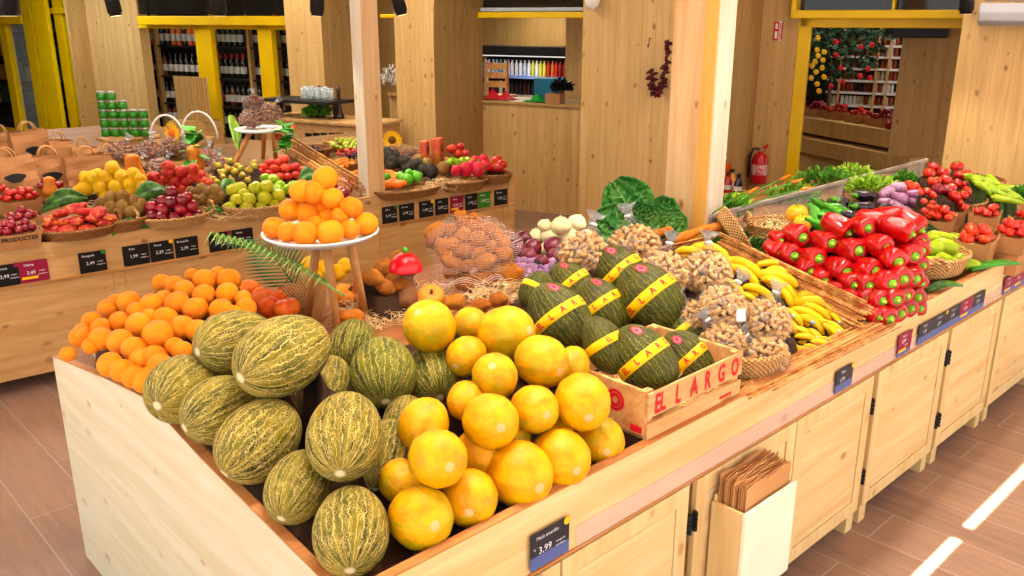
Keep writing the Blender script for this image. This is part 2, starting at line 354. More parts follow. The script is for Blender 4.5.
# carcass frame behind the doors
bounds = [.81, 1.92, 3.095, 3.80, 4.44, 5.2, 6.13]
mb = MB(); mb.box(IX0 + .026, IX1, FY0 + .02, FY0 + .04, ZFB - .045, ZFB)
mb.build('top_rail', M['pine_x'], isl)
mb = MB(); mb.box(IX0 + .026, IX1, FY0 - .004, FY0 + .02, ZFB - .006, ZFB); mb.build('shadow_gap', M['pine_edge'], isl)
strip = MB().box(1.42, IX1, FY0 - .006, FY0 - .002, ZFB + .004, .737)
strip.build('ticket_rail', simple('ticket_rail_plastic', '#ecd4cc', '#e6ccc4', .15, 2, Alpha=.26), isl)
def door(x0, x1, hinge, n):
    d = MB()
    y0, y1 = FY0 - .006, FY0 + .014; z0, z1 = .085, ZFB - .012; s = .055
    d.box(x0, x0 + s, y0, y1, z0, z1).box(x1 - s, x1, y0, y1, z0, z1).box(x0 + s, x1 - s, y0, y1, z1 - s, z1).box(x0 + s, x1 - s, y0, y1, z0, z0 + s)
    o = d.build('cabinet_door', M['pine_door'], isl, bevel=.002)
    p = MB(); p.off = isl.location.copy(); p.box(x0 + s + .004, x1 - s - .004, y0 + .004, y1 - .003, z0 + s + .004, z1 - s - .004)
    link('door_panel', p.mesh('door_panel', M['pine_x'], False), o)
    for zz in (.20, .50):
        h = MB(); h.off = isl.location.copy(); hx = x0 - .006 if hinge < 0 else x1 + .006
        h.box(hx - .006, hx + .006, y0 - .005, y0 + .004, zz, zz + .065)
        for q in range(4): h.tube([(hx, y0 - .006, zz + q * .0165), (hx, y0 - .006, zz + q * .0165 + .012)], .006, 6)
        link('hinge', h.mesh('hinge', M['black'], False), o)
door_spans = []
for a, b in zip(bounds, bounds[1:]):
    if b - a > .95:
        m = (a + b) / 2; door_spans += [(a + .02, m - .004, -1), (m + .004, b - .02, 1)]
    else: door_spans.append((a + .02, b - .02, -1 if len(door_spans) % 2 else 1))
for i, (a, b, h) in enumerate(door_spans): door(a, b, h, i)
for q in bounds[1:-1]:
    for s in (-.055, .055):
        MB().box(q + s - .028, q + s + .028, FY0 + .004, FY0 + .07, 0, ZFB - .05).build('leg', M['pine_door'], isl)
        MB().box(q + s - .028, q + s + .028, 3.06, 3.12, 0, .12).build('leg', M['pine_door'], isl)
    MB().box(q - .004, q + .004, FY0 + .02, FY0 + .09, .12, ZFB).build('side_panel', M['pine_edge'], isl)
# ================================================================ far counter
B0 = Vector((.2, 5.02, 0)); B1 = Vector((4.46, 4.69, 0)); BD = (B1 - B0).normalized(); BN = Vector((-BD.y, BD.x, 0))   # BN points away
def bp(s, n, z=0): return B0 + BD * s + BN * n + Vector((0, 0, z))
BLn = (B1 - B0).length
def btray(x, y):
    n = (Vector((x, y, 0)) - B0).dot(BN); s = (Vector((x, y, 0)) - B0).dot(BD)
    if n < 0 or s > BLn: return -9
    return .80 + .06 * n
bc = thing('display_counter', 'longer pine counter in the back with fruit baskets and a row of black price cards', 'counter', (B0.x, B0.y, 0))
def bbox(mb, s0, s1, n0, n1, z0, z1, z1b=None):
    q = z1 if z1b is None else z1b
    return mb.hexa([bp(s0, n0, z0), bp(s1, n0, z0), bp(s1, n1, z0), bp(s0, n1, z0), bp(s0, n0, z1), bp(s1, n0, z1), bp(s1, n1, q), bp(s0, n1, q)])
bbox(MB(), -1.1, BLn, 0, .03, .60, .81).build('front_fascia', M['pine_back'], bc, bevel=.004)
mb = bbox(MB(), -1.1, BLn, -.01, .0, .598, .604); mb.build('fascia_bead', M['pine_edge'], bc)
s_ = [-1.1,  .0, 1.42, 2.44, 3.13, 3.78, BLn - .07]
for a, b in zip(s_, s_[1:]):
    bbox(MB(), a + .006, b - .006, .01, .03, .09, .594).build('lower_panel', M['pine_back'], bc, bevel=.003)
    bbox(MB(), b - .03, b + .03, .004, .01, .09, .594).build('stile', M['pine_back'], bc)
    bbox(MB(), b - .04, b + .02, .05, .11, 0, .09).build('leg', M['pine_back'], bc)
bbox(MB(), BLn - .06, BLn, -.004, .06, .0, .81).build('corner_post', M['pine_back'], bc, bevel=.004)
bbox(MB(), BLn - .03, BLn, .06, 2.2, .07, .80, .92).build('end_panel', M['pine_back'], bc)
M['tray_back'] = pine('dark_tray_board', '#8e6638', '#745026', '#4e3014', 'X', kplane=((1, 0, 0), (0, 1, 0)))  # plain brown board, darker than the counter pine
bbox(MB(), -1.1, BLn - .03, .03, 2.2, .77, .80, .93).build('tray', M['tray_back'], bc)
rc = thing('display_counter', 'rear pine counter carrying paper bags, green jars and chestnut bags', 'counter', tuple(bp(-1.1, 2.22)))
bbox(MB(), -1.1, 2.75, 2.22, 3.5, .89, .93, 1.01).build('tray', M['tray_back'], rc); bbox(MB(), -1.1, 2.73, 2.24, 3.45, 0, .89).build('counter_body', M['pine_back'], rc)
# ================================================================ posts
def post(c, a, b, z0, label, mats):
    t = thing('timber_post', label, 'post', (c[0], c[1], z0))
    o = MB().box(c[0], c[0] + b, c[1], c[1] + a, z0, 3.2).build('post_shaft', mats[0], t, bevel=.006)
    MB().box(c[0] + .004, c[0] + b - .004, c[1] - .002, c[1] + .004, z0, 3.2).build('post_front_tone', mats[1], t)  # thin overlay that paints the fall of light onto the front face
    if a > .2: MB().box(c[0] - .0015, c[0] + .004, c[1] + .004, c[1] + .07, z0, 3.2).build('post_side_lamella', pine('orange_pine', '#e0a850', '#d89a44', '#a8642a', 'Z'), t)
    return t
pc = atz(704, 243, .93); post((pc.x, pc.y), .245, .135, .92, 'thick square pine post rising through the near counter beside the bananas', (M['post_l'], M['post_r']))
pc2 = atz(371.5, 199, .80); p2 = bp((Vector((pc2.x, pc2.y, 0)) - B0).dot(BD), .0)
post((p2.x, p2.y + .004), .115, .135, .805, 'slimmer pine post standing at the front edge of the back counter', (M['post_r'], M['post_l']))
# ================================================================ track spotlights hanging from the ceiling
cyl = MB().lathe([(0, 0), (.038, 0), (.038, .02), (.045, .02), (.045, .17), (.04, .18), (0, .18)], 20).mesh('spot_can', M['black'])
lens = MB().lathe([(0, -.001), (.034, -.001), (.034, .002), (0, .002)], 16)
m_ = NT('spot_lens'); lensmat = m_.fin(lin('#fff0d0'), .3, Emission_Color=lin('#ffe2b0'), Emission_Strength=2.0)
lensme = lens.mesh('spot_lens', lensmat)
spots = [(9, 16, 0, 20, 'leftmost, beside the yellow glass door'), (116, 16, 8, 14, 'in front of the pale wall left of the wine shelves'), (220, 16, 0, 14, 'in front of the wine shelves'), (317, 16, -4, 14, 'just left of the slimmer pine post'), (402, 15, 14, 13, 'tilted, just right of the slimmer pine post'), (966, 14, 3, 14, 'beside the white wall unit on the right')]
for x, y, tilt, wpx, where in spots:
    dd = .09 / wpx * FPX; d = ray(x, y); p = CP + d * (dd / FPX)
    t = thing('track_spotlight', 'black cylindrical ceiling spotlight, ' + where, 'spotlight', p, 0, 'black spotlights hanging above the counters')
    t.rotation_euler = (0, R_(tilt), YAW - R_(90)); t.rotation_euler.y = R_(-tilt)
    link('spot_can', cyl, t); link('spot_lens', lensme, t)
    MB().tube([(0, 0, .18), (0, 0, 3.2 - p.z)], .008, 6).build('stem_rod', M['black'], t, world=False)
    lamp('spot_beam', 'SPOT', p - Vector((0, 0, .03)), SPOT_W * .4, WARM, (0, 0, 0), spot_size=R_(95), spot_blend=.8, shadow_soft_size=.05)
# stronger track spots over the near counter, above the frame
for i, (x, y) in enumerate([(1.2, 1.9), (2.0, 1.8), (2.9, 1.9), (4.0, 1.9), (5.2, 1.9)]):
    p = Vector((x, y - .3, 2.95))
    t = thing('track_spotlight', 'black ceiling spotlight above the near counter, over the ' + ['netted melons', 'yellow melons', 'banded melons', 'red peppers', 'tomato cartons'][i], 'spotlight', p, 0, 'spotlights above the near counter')
    link('spot_can', cyl, t); link('spot_lens', lensme, t)
    lamp('spot_beam', 'SPOT', p - Vector((0, 0, .03)), SPOT_W, (1, .90, .76), (0, 0, 0), spot_size=R_(100), spot_blend=.9, shadow_soft_size=.06)
# ================================================================ produce materials
def radial(t, a, b):    # (cos, sin, z) coordinates around the local z axis: no seam
    s = t.n('SeparateXYZ', {0: t.co}); x, y, z = s.outputs
    r = t.math('SQRT', t.math('ADD', t.math('MULTIPLY', x, x), t.math('ADD', t.math('MULTIPLY', y, y), 1e-5)))
    v = t.n('CombineXYZ', {0: t.math('MULTIPLY', t.math('DIVIDE', x, r), a), 1: t.math('MULTIPLY', t.math('DIVIDE', y, r), a), 2: t.math('MULTIPLY', z, b)}).outputs[0]
    return v, x, y, z
def netted(name, g1, g2, g3, net, amount=1.0, w1=.055, w2=.07, rough=.55, stripes=True):
    t = NT(name); v, x, y, z = radial(t, 1.0, 1.0)
    off = t.n('VectorMath', {0: v, 1: t.n('CombineXYZ', {0: t.rnd(), 1: t.math('MULTIPLY', t.rnd(), 7.0), 2: t.math('MULTIPLY', t.rnd(), 3.0)}).outputs[0]}, operation='ADD').outputs[0]
    nz = t.n('TexNoise', {'Vector': t.map(off, (3, 3, 3)), 'Scale': 1.5, 'Detail': 2.0})
    dv = t.n('VectorMath', {0: off, 1: t.n('VectorMath', {0: nz.outputs['Color'], 'Scale': .10}, operation='SCALE').outputs[0]}, operation='ADD').outputs[0]
    base = t.mix(t.ramp(t.noise(t.map(off, (2.2, 2.2, .8)), 1.6, 3), .38, .62), lin(g1), lin(g2))
    if stripes:
        st = t.noise(t.map(off, (6, 6, .5)), 1.0, 1); base = t.mix(t.ramp(st, .55, .68), base, lin(g3))
    th = t.math('ARCTAN2', y, x); wp_ = t.math('MULTIPLY', t.math('SUBTRACT', t.noise(t.map(off, (2.5, 2.5, 4)), 1.6, 3), .5), 4.5)
    v1 = t.math('ABSOLUTE', t.math('SINE', t.math('ADD', t.math('MULTIPLY', th, 15.0), wp_)))
    v2 = t.n('TexVoronoi', {'Vector': t.map(dv, (9, 9, 8)), 'Scale': 2.1}, feature='DISTANCE_TO_EDGE').outputs['Distance']
    l1 = t.math('MULTIPLY', t.ramp(v1, w1 * 4.2, w1 * 1.2), t.ramp(t.noise(t.map(off, (5, 5, 3)), 2.0, 2), .32, .5)); l2 = t.math('MULTIPLY', t.ramp(v2, w2, w2 * .25), t.ramp(t.noise(off, 4.0), .35, .6))
    l = t.math('MULTIPLY', t.math('MAXIMUM', l1, t.math('MULTIPLY', l2, .85)), amount)
    c = t.mix(l, base, lin(net)); c = t.mix(t.ramp(z, -.991, -.996), c, lin('#f2e6b8'))
    t.bump(l, .05 / 8, .6); return t.fin(c, rough)
M['netted'] = netted('netted_melon_skin', '#84760a', '#4a4e0c', '#1e280a', '#d6bc68', 1.0, .095, .13)
M['netted_green'] = netted('striped_melon_skin', '#6c7010', '#38460e', '#10200c', '#ccb458', .9, .08, .08)
M['netted_dark'] = netted('dark_melon_skin', '#3e440a', '#2a320a', '#161f06', '#a0942c', .7, .065, .06, .45)
def yellow_melon():
    t = NT('yellow_melon_skin'); v, x, y, z = radial(t, 1, 1)
    o = t.n('VectorMath', {0: t.co, 1: t.n('CombineXYZ', {0: t.math('MULTIPLY', t.rnd(), 9.0), 1: t.rnd(), 2: 0.0}).outputs[0]}, operation='ADD').outputs[0]
    c = t.mix(t.ramp(t.noise(o, 1.6, 3), .4, .66), lin('#e2a800'), lin('#cc8a00'))
    gr = t.ramp(t.noise(o, 1.1, 2), .50, .66); c = t.mix(t.math('MULTIPLY', gr, t.math('ADD', t.math('MULTIPLY', t.rnd(), .7), .15)), c, lin('#8f9a10'))
    st = t.math('MULTIPLY', t.ramp(t.noise(t.map(v, (9, 9, .3)), 1.0, 1), .60, .66), t.ramp(t.rnd(), .35, .6)); c = t.mix(t.math('MULTIPLY', st, .6), c, lin('#9aa21c'))
    sp = t.ramp(t.noise(o, 6.0, 4), .66, .72); c = t.mix(t.math('MULTIPLY', sp, .5), c, lin('#a8741c'))
    c = t.mix(t.ramp(z, -.985, -.993), c, lin('#d8b070'))
    t.bump(t.noise(o, 5.0, 4), .01, .35); return t.fin(c, .42)
M['yellow_melon'] = yellow_melon()
def fruit(name, c1, c2, c3=None, scale=2.0, rough=.35, bump=.0, bs=30.0, lo=.42, hi=.6, spots=None, streak=None, **k):
    t = NT(name)
    o = t.n('VectorMath', {0: t.co, 1: t.n('CombineXYZ', {0: t.math('MULTIPLY', t.rnd(), 9.0), 1: t.math('MULTIPLY', t.rnd(), 5.0), 2: 0.0}).outputs[0]}, operation='ADD').outputs[0]
    c = t.mix(t.ramp(t.noise(o, scale, 3), lo, hi), lin(c1), lin(c2))
    if streak:
        c = t.mix(t.math('MULTIPLY', t.ramp(t.noise(t.map(o, (8, 8, .8)), 1.5, 3), .45, .65), .8), c, lin(streak))
    if c3: c = t.mix(t.math('MULTIPLY', t.rnd(), .8), c, lin(c3))
    if spots: c = t.mix(t.ramp(t.noise(o, 14.0, 2), .62, .7), c, lin(spots))
    if bump: t.bump(t.noise(t.co, bs, 2), bump, .5)
    return t.fin(c, rough, **k)
M['orange'] = fruit('orange_peel', '#f88c00', '#f27600', '#fa9a08', 1.5, .38, .02, 22.0)
M['orange_red'] = fruit('nectarine_skin', '#e8681a', '#d8441a', '#e07a18', 2, .4)
M['peach'] = fruit('peach_skin', '#a81414', '#d05818', '#980c1c', 1.6, .6)
M['flat_peach'] = fruit('flat_peach_skin', '#980c1c', '#d07830', '#a8141c', 1.8, .55, lo=.45, hi=.62)
M['plum'] = fruit('plum_skin', '#7a0a1c', '#a8182a', '#5c0818', 1.5, .2)
M['kiwi'] = fruit('kiwi_skin', '#8c6428', '#6a481a', '#a07a34', 3, .45, .03, 30)
M['lemon'] = fruit('lemon_peel', '#e8b400', '#dca000', '#f0c008', 1.5, .4, .02, 22)
M['apple_green'] = fruit('green_apple_skin', '#80a80a', '#a0b818', '#6c9c06', 1.5, .3, spots='#c4d050')
M['apple_yellow'] = fruit('golden_apple_skin', '#a8ac10', '#bcb41c', '#98a80e', 1.5, .3, spots='#d2cc50')
M['apple_red'] = fruit('red_apple_skin', '#980808', '#b81c10', '#8c0810', 1.5, .28, streak='#d8602c')
M['pear'] = fruit('pear_skin', '#a8902c', '#b0641e', '#9aa02c', 1.6, .45)
M['tomato'] = fruit('tomato_skin', '#b80c04', '#cc2a08', '#a80806', 1.2, .2)
M['tomato_orange'] = fruit('ripening_tomato_skin', '#cc2004', '#e04c0c', '#c01404', 1.2, .22)
M['red_pepper'] = fruit('red_pepper_skin', '#ac0206', '#bc060a', '#9c0208', 1.2, .16)
M['green_pepper'] = fruit('green_pepper_skin', '#3f9a14', '#58b01c', '#2c7c10', 1.2, .22)
M['yellow_pepper'] = fruit('yellow_pepper_skin', '#f6a80c', '#f8bc18', '#f09808', 1.2, .2)
M['long_pepper'] = fruit('pale_green_pepper_skin', '#98b80c', '#acc81c', '#88b008', 1.2, .25)
M['aubergine'] = fruit('aubergine_skin', '#170a18', '#241024', '#1a0812', 1.2, .14)
M['striped_aubergine'] = fruit('striped_aubergine_skin', '#8a4a78', '#a06a90', '#7a3c6a', 1.2, .25, streak='#dcc4cc')
M['courgette'] = fruit('courgette_skin', '#1c3a1c', '#2a4c24', '#16301a', 2, .3, spots='#54743c')
M['white_courgette'] = fruit('pale_courgette_skin', '#98b010', '#a8bc1c', '#88a80c', 2, .28, spots='#ccd860')
M['banana'] = fruit('banana_peel', '#e4b000', '#ecba00', '#d8a800', 1.5, .42)
M['potato'] = fruit('potato_skin', '#b0640e', '#94500c', '#c07818', 3, .7, .04, 14, spots='#8a4c14')
M['sweet_potato'] = fruit('sweet_potato_skin', '#b0641c', '#8e4814', '#c07a26', 3, .75, .05, 12, spots='#6e3a10')
M['squash'] = fruit('butternut_skin', '#c8700f', '#b45e0a', '#d08018', 1.5, .4)
M['pumpkin'] = fruit('pumpkin_skin', '#e07c18', '#d06a10', '#e88c28', 1.5, .5)
M['onion_white'] = fruit('white_onion_skin', '#e6d8a4', '#d8cc90', '#ece2b8', 2, .35, streak='#c8c07c')
M['onion_red'] = fruit('red_onion_skin', '#5c0c24', '#7c1c38', '#480818', 2, .25, streak='#8c3450')
M['shallot'] = fruit('violet_onion_skin', '#8c5a8c', '#a880a0', '#704a78', 2, .3, streak='#c8a8c0')
M['avocado'] = fruit('avocado_skin', '#2c2a18', '#3a3420', '#221c14', 3, .5, .04, 24)
M['lime'] = fruit('lime_peel', '#4f9a18', '#66ac20', '#3c8414', 1.5, .3)
M['grape_green'] = fruit('green_grape_skin', '#a4b428', '#b8c440', '#94a820', 1.5, .2)
M['grape_dark'] = fruit('dark_grape_skin', '#2a1424', '#3c1c30', '#1c1220', 1.5, .3)
M['mandarin'] = fruit('persimmon_skin', '#f06a0c', '#e85808', '#f48414', 1.5, .3)
M['dragon'] = fruit('dragon_fruit_skin', '#c81838', '#e03448', '#b81030', 1.5, .4)
M['chestnut'] = fruit('chestnut_shell', '#6e3418', '#8a4a26', '#a06a4c', 2, .3)
M['peanut'] = fruit('peanut_shell', '#daa862', '#a87434', '#e4b878', 6, .7, lo=.35, hi=.65)
M['stem_green'] = simple('green_stem', '#3f8a18', '#66a824', .5, 20)
M['stem_brown'] = simple('brown_stem', '#6a4a24', '#54381a', .7, 20)
M['leaf'] = simple('green_leaf', '#2f7a1c', '#3f8c24', .4, 6)
M['leaf_dark'] = simple('dark_green_leaf', '#123c14', '#4c7c24', .4, 22)
M['leaf_light'] = simple('light_green_leaf', '#6a9a24', '#88b030', .45, 6)
M['lettuce'] = simple('lettuce_leaf', '#8ab828', '#a8cc48', .5, 8)
M['herb'] = simple('herb_leaf', '#3c7c18', '#5c9a28', .5, 10)
M['straw'] = simple('straw_shavings', '#e6c084', '#f2d8a4', .7, 10)
M['cardboard'] = simple('brown_cardboard', '#b07c4c', '#a06e40', .8, 5)
M['kraft'] = simple('kraft_paper', '#b07a4a', '#9c6a3e', .7, 3, bump=.002, bscale=14)
M['kraft_light'] = simple('kraft_paper_light', '#c8945c', '#b8844c', .7, 3)
M['riser'] = simple('dark_gap_filler', '#3c2412', '#2c1a0c', .9, 8)  # dark colour stands in for the shade between the fruit
M['riser_green'] = simple('green_gap_filler', '#34461a', '#283814', .9, 8)  # dark green in place of shade below the greens
def wicker(name, c1, c2):
    t = NT(name); v, x, y, z = radial(t, 1, 1)
    s = t.n('SeparateXYZ', {0: t.co}).outputs
    ang = t.math('ARCTAN2', s[1], s[0]); a = t.math('SINE', t.math('MULTIPLY', ang, 46.0)); zz = t.math('SINE', t.math('MULTIPLY', s[2], 420.0))
    w_ = t.math('MULTIPLY', a, zz); c = t.mix(t.ramp(w_, -.6, .6), lin(c1), lin(c2)); c = t.mix(t.math('MULTIPLY', t.ramp(t.noise(t.co, 30, 3), .4, .7), .4), c, lin(c2))
    t.bump(w_, .004, .7); return t.fin(c, .75)
M['wicker'] = wicker('straw_wicker', '#8a5a28', '#cfa468'); M['wicker_brown'] = wicker('brown_wicker', '#5c3414', '#a4703a')
M['wicker_pale'] = wicker('pale_palm_wicker', '#7c8058', '#c8c8a0')
def reed():
    t = NT('reed_stalks'); nz = t.noise(t.co, 25, 2); c = t.mix(t.ramp(nz, .4, .6), lin('#a8662c'), lin('#d09a54')); c = t.mix(t.math('MULTIPLY', t.ramp(t.noise(t.co, 90, 1), .5, .7), .5), c, lin('#7a4216')); return t.fin(c, .6)
M['reed'] = reed()
# ================================================================ produce meshes (unit radius, shared)
def ball(name, m, squash=1.0, dimple=0.0, lobes=0, la=.0, seg=24, rings=14, point=0.0, wob=0.0, seed=1):
    pr = []
    for k in range(rings + 1):
        a = -math.pi / 2 + math.pi * k / rings; r = math.cos(a); z = math.sin(a) * squash
        if dimple: z -= dimple * math.exp(-(r / .32) ** 2) * (1 if z > 0 else -.5)
        if point: z += point * math.copysign(1, z) * math.exp(-(r / .3) ** 2)
        pr.append((max(r, 0) if 0 < k < rings else 0, z))
    mb = MB().lathe(pr, seg, None, (lambda a, z: 1 + la * math.cos(lobes * a)) if lobes else None)
    if wob:
        for v in mb.v: v *= 1 + wob * noise.noise(v * 1.7 + Vector((seed * 7.1, 0, 0)))
    return mb.mesh(name, m)
def profile(name, m, pts, seg=20, lobes=0, la=0.0, bend=0.0, wob=0.0, mi=None):   # pts (r,z) bottom to top
    mb = MB().lathe(pts, seg, None, (lambda a, z: 1 + la * math.cos(lobes * a)) if lobes else None)
    for v in mb.v:
        if wob: v += Vector((noise.noise(v * 1.3), noise.noise(v * 1.3 + Vector((9, 0, 0))), 0)) * wob
        if bend: v.x += bend * v.z * v.z
    return mb.mesh(name, m)
def egg(k, r0=1.0, L=1.35, p=.93):
    out = []
    for i in range(k + 1):
        a = -math.pi / 2 + math.pi * i / k; z = math.sin(a); r = math.cos(a) ** p if 0 < i < k else 0
        out.append((r * r0 * (1 - .06 * z), z))
    return out
K = {}
K['melon'] = MB().lathe(egg(26), 36).mesh('netted_melon', M['netted'])
K['melon_green'] = MB().lathe(egg(26), 36).mesh('striped_melon', M['netted_green'])
K['melon_dark'] = MB().lathe(egg(26), 36).mesh('dark_melon', M['netted_dark'])
K['melon_yellow'] = MB().lathe(egg(24, p=.97), 32, None, lambda a, z: 1 + .012 * math.cos(9 * a)).mesh('yellow_melon', M['yellow_melon'])
for n, m, kw in [('orange', 'orange', dict(squash=.95, dimple=.05)), ('nectarine', 'orange_red', dict(squash=.95, dimple=.06)), ('peach', 'peach', dict(squash=.95, dimple=.1)),
                 ('plum', 'plum', dict(squash=1.0, dimple=.06)), ('kiwi', 'kiwi', dict(squash=1.25)), ('lemon', 'lemon', dict(squash=1.0, point=.12)), ('apple_green', 'apple_green', dict(squash=.9, dimple=.2)),
                 ('apple_yellow', 'apple_yellow', dict(squash=.95, dimple=.18)), ('apple_red', 'apple_red', dict(squash=.88, dimple=.2)), ('tomato', 'tomato', dict(squash=.82, dimple=.12, lobes=5, la=.03)),
                 ('tomato_orange', 'tomato_orange', dict(squash=.85, dimple=.1, lobes=5, la=.02)), ('shallot', 'shallot', dict(squash=1.1, point=.2)), ('avocado', 'avocado', dict(squash=1.2, wob=.06)),
                 ('lime', 'lime', dict(squash=1.05, point=.1)), ('grape_green', 'grape_green', dict(seg=12, rings=8)), ('grape_dark', 'grape_dark', dict(seg=12, rings=8)), ('mandarin', 'mandarin', dict(squash=.85, dimple=.1)),
                 ('chestnut', 'chestnut', dict(squash=.85, point=.15, seg=10, rings=7)), ('dragon', 'dragon', dict(squash=1.15, wob=.1)), ('flat_peach', 'flat_peach', dict(squash=.52, dimple=.25)),
                 ('yellow_pepper', 'yellow_pepper', dict(squash=.9, dimple=.25, lobes=4, la=.06)), ('coconut', 'kiwi', dict(squash=1.1)), ('onion_red', 'onion_red', dict(squash=.88, point=.18))]:
    K[n] = ball(n, M[m], **kw)
for i in range(4):
    K['potato%d' % i] = ball('potato', M['potato'], squash=1.35, wob=.28, seed=i)
    K['sweet_potato%d' % i] = profile('sweet_potato', M['sweet_potato'], [(0, -1.3), (.3, -1.2), (.65, -.8), (.9, -.2), (.9, .3), (.6, .9), (.25, 1.25), (0, 1.35)], bend=.12 * (i - 1.5), wob=.12)
def sm(pts, n=4):   # smooth a profile
    out = []
    for i in range(len(pts) - 1):
        p0 = pts[max(i - 1, 0)]; p1 = pts[i]; p2 = pts[i + 1]; p3 = pts[min(i + 2, len(pts) - 1)]
        for k in range(n):
            t = k / n; q = []
            for c in (0, 1):
                q.append(.5 * (2 * p1[c] + (p2[c] - p0[c]) * t + (2 * p0[c] - 5 * p1[c] + 4 * p2[c] - p3[c]) * t * t + (3 * p1[c] - p0[c] - 3 * p2[c] + p3[c]) * t ** 3))
            q[0] = max(q[0], 0.0005) if (i or k) else q[0]; out.append(tuple(q))
    return out + [pts[-1]]
K['pear'] = profile('pear', M['pear'], sm([(0, -1), (.6, -.85), (.95, -.3), (.85, .2), (.5, .65), (.36, 1.0), (.22, 1.2), (0, 1.24)]), wob=.06)
K['squash'] = profile('butternut', M['squash'], sm([(0, -1), (.6, -.92), (.92, -.4), (.88, .1), (.68, .6), (.62, 1.1), (.58, 1.5), (.36, 1.72), (0, 1.78)]), wob=.05)
K['onion_white'] = profile('white_onion', M['onion_white'], sm([(0, -.8), (.5, -.74), (.98, -.2), (.9, .3), (.5, .72), (.2, .84), (.07, .9), (.05, .98), (0, .99)], 3), 24, wob=.02)
K['red_pepper'] = profile('red_pepper', M['red_pepper'], sm([(0, -1.75), (.35, -1.85), (.68, -1.6), (.85, -1.0), (.98, -.1), (1.0, .45), (.86, .82), (.52, .95), (.3, .82), (0, .74)], 3), 28, lobes=4, la=.055, wob=.05)
_p = MB().lathe([(0, .70), (.42, .84), (.40, .95), (.18, 1.0)], 14); _p.mi = 1; _p.lathe([(.18, .98), (.15, 1.2), (0, 1.23)], 12); K['pepper_calyx'] = _p.mesh('calyx', [simple('bright_green_stem', '#4c9a10', '#7cbc24', .5, 6), simple('cut_stem', '#b4d050', '#9cc43c', .5, 6)])
K['calyx'] = None
mb = MB()
for k in range(5):
    a = k * 2 * math.pi / 5
    mb.add([(0, 0, .0), (.16 * math.cos(a - .5), .16 * math.sin(a - .5), .03), (.5 * math.cos(a), .5 * math.sin(a), .0), (.16 * math.cos(a + .5), .16 * math.sin(a + .5), .03)], [(0, 1, 2, 3)])
mb.lathe([(.06, 0), (.05, .2), (0, .2)], 6); K['calyx'] = mb.mesh('calyx', M['stem_green'])
K['stem'] = MB().lathe([(.05, 0), (.035, .28), (.06, .32), (0, .33)], 6).mesh('stem', M['stem_brown'])
K['stem_g'] = MB().lathe([(.07, 0), (.05, .22), (.07, .3), (0, .31)], 6).mesh('stem', M['stem_green'])
K['aubergine'] = profile('aubergine', M['aubergine'], sm([(0, -1.7), (.6, -1.55), (.98, -.9), (.95, -.1), (.75, .8), (.5, 1.5), (.3, 1.75), (0, 1.8)]), bend=.06)
K['striped_aubergine'] = profile('striped_aubergine', M['striped_aubergine'], sm([(0, -1.5), (.6, -1.35), (.98, -.7), (.9, .1), (.65, .8), (.42, 1.2), (0, 1.3)]), bend=.05)
K['aub_cap'] = MB().lathe([(.56, 1.2), (.5, 1.55), (.3, 1.8), (.12, 1.9), (.12, 2.3), (0, 2.32)], 12, None, lambda a, z: 1 + (.15 * math.cos(5 * a) if z < 1.3 else 0)).mesh('cap', M['stem_green'])
K['courgette'] = profile('courgette', M['courgette'], sm([(0, -3.4), (.6, -3.3), (1, -2.6), (1.0, 0), (.9, 2.4), (.6, 3.3), (.35, 3.6), (.35, 4.0), (0, 4.05)]), 16, lobes=8, la=.03, bend=.02)
K['white_courgette'] = profile('pale_courgette', M['white_courgette'], sm([(0, -2.2), (.2, -2.2), (.6, -2.05), (1, -1.4), (.98, 0), (.8, 1.4), (.6, 2.2), (.4, 2.5), (0, 2.55)]), 16, bend=.03)
K['long_pepper'] = profile('long_pepper', M['long_pepper'], sm([(0, -4.2), (.3, -3.8), (.7, -2.5), (1, -.5), (1.05, 1.2), (.75, 2.0), (.3, 2.2), (.2, 3.0), (0, 3.05)]), 12, lobes=3, la=.1, bend=.05, wob=.15)
K['green_pepper'] = profile('green_pepper', M['green_pepper'], sm([(0, -3.6), (.35, -3.3), (.7, -2.2), (1, -.5), (1.0, 1.0), (.7, 1.8), (.3, 1.9), (.2, 2.8), (0, 2.85)]), 14, lobes=3, la=.14, bend=.09, wob=.2)
def banana_mesh():
    mb = MB(); pts = []; rad = []
    for i in range(15):
        t = i / 14; a = -.75 + 1.5 * t; pts.append(Vector((1.15 * math.cos(a) - 1.15, 0, 1.15 * math.sin(a))))
        rad.append(.018 if i == 0 else .035 if i == 1 else .045 if i == 14 else .19 * min(1, (.32 + 2.4 * t) if t < .28 else 1) * min(1, (.35 + (1 - t) * 2.6)))
    mb.tube(pts, rad, 8); n = len(mb.f); mb.m = [1 if (f // 8 < 1 or f // 8 > 12) and f < 14 * 8 else 0 for f in range(n)]
    return mb.mesh('banana', [M['banana'], simple('banana_tip', '#7a7a1c', '#5c5a20', .6, 8)])
K['banana'] = banana_mesh()
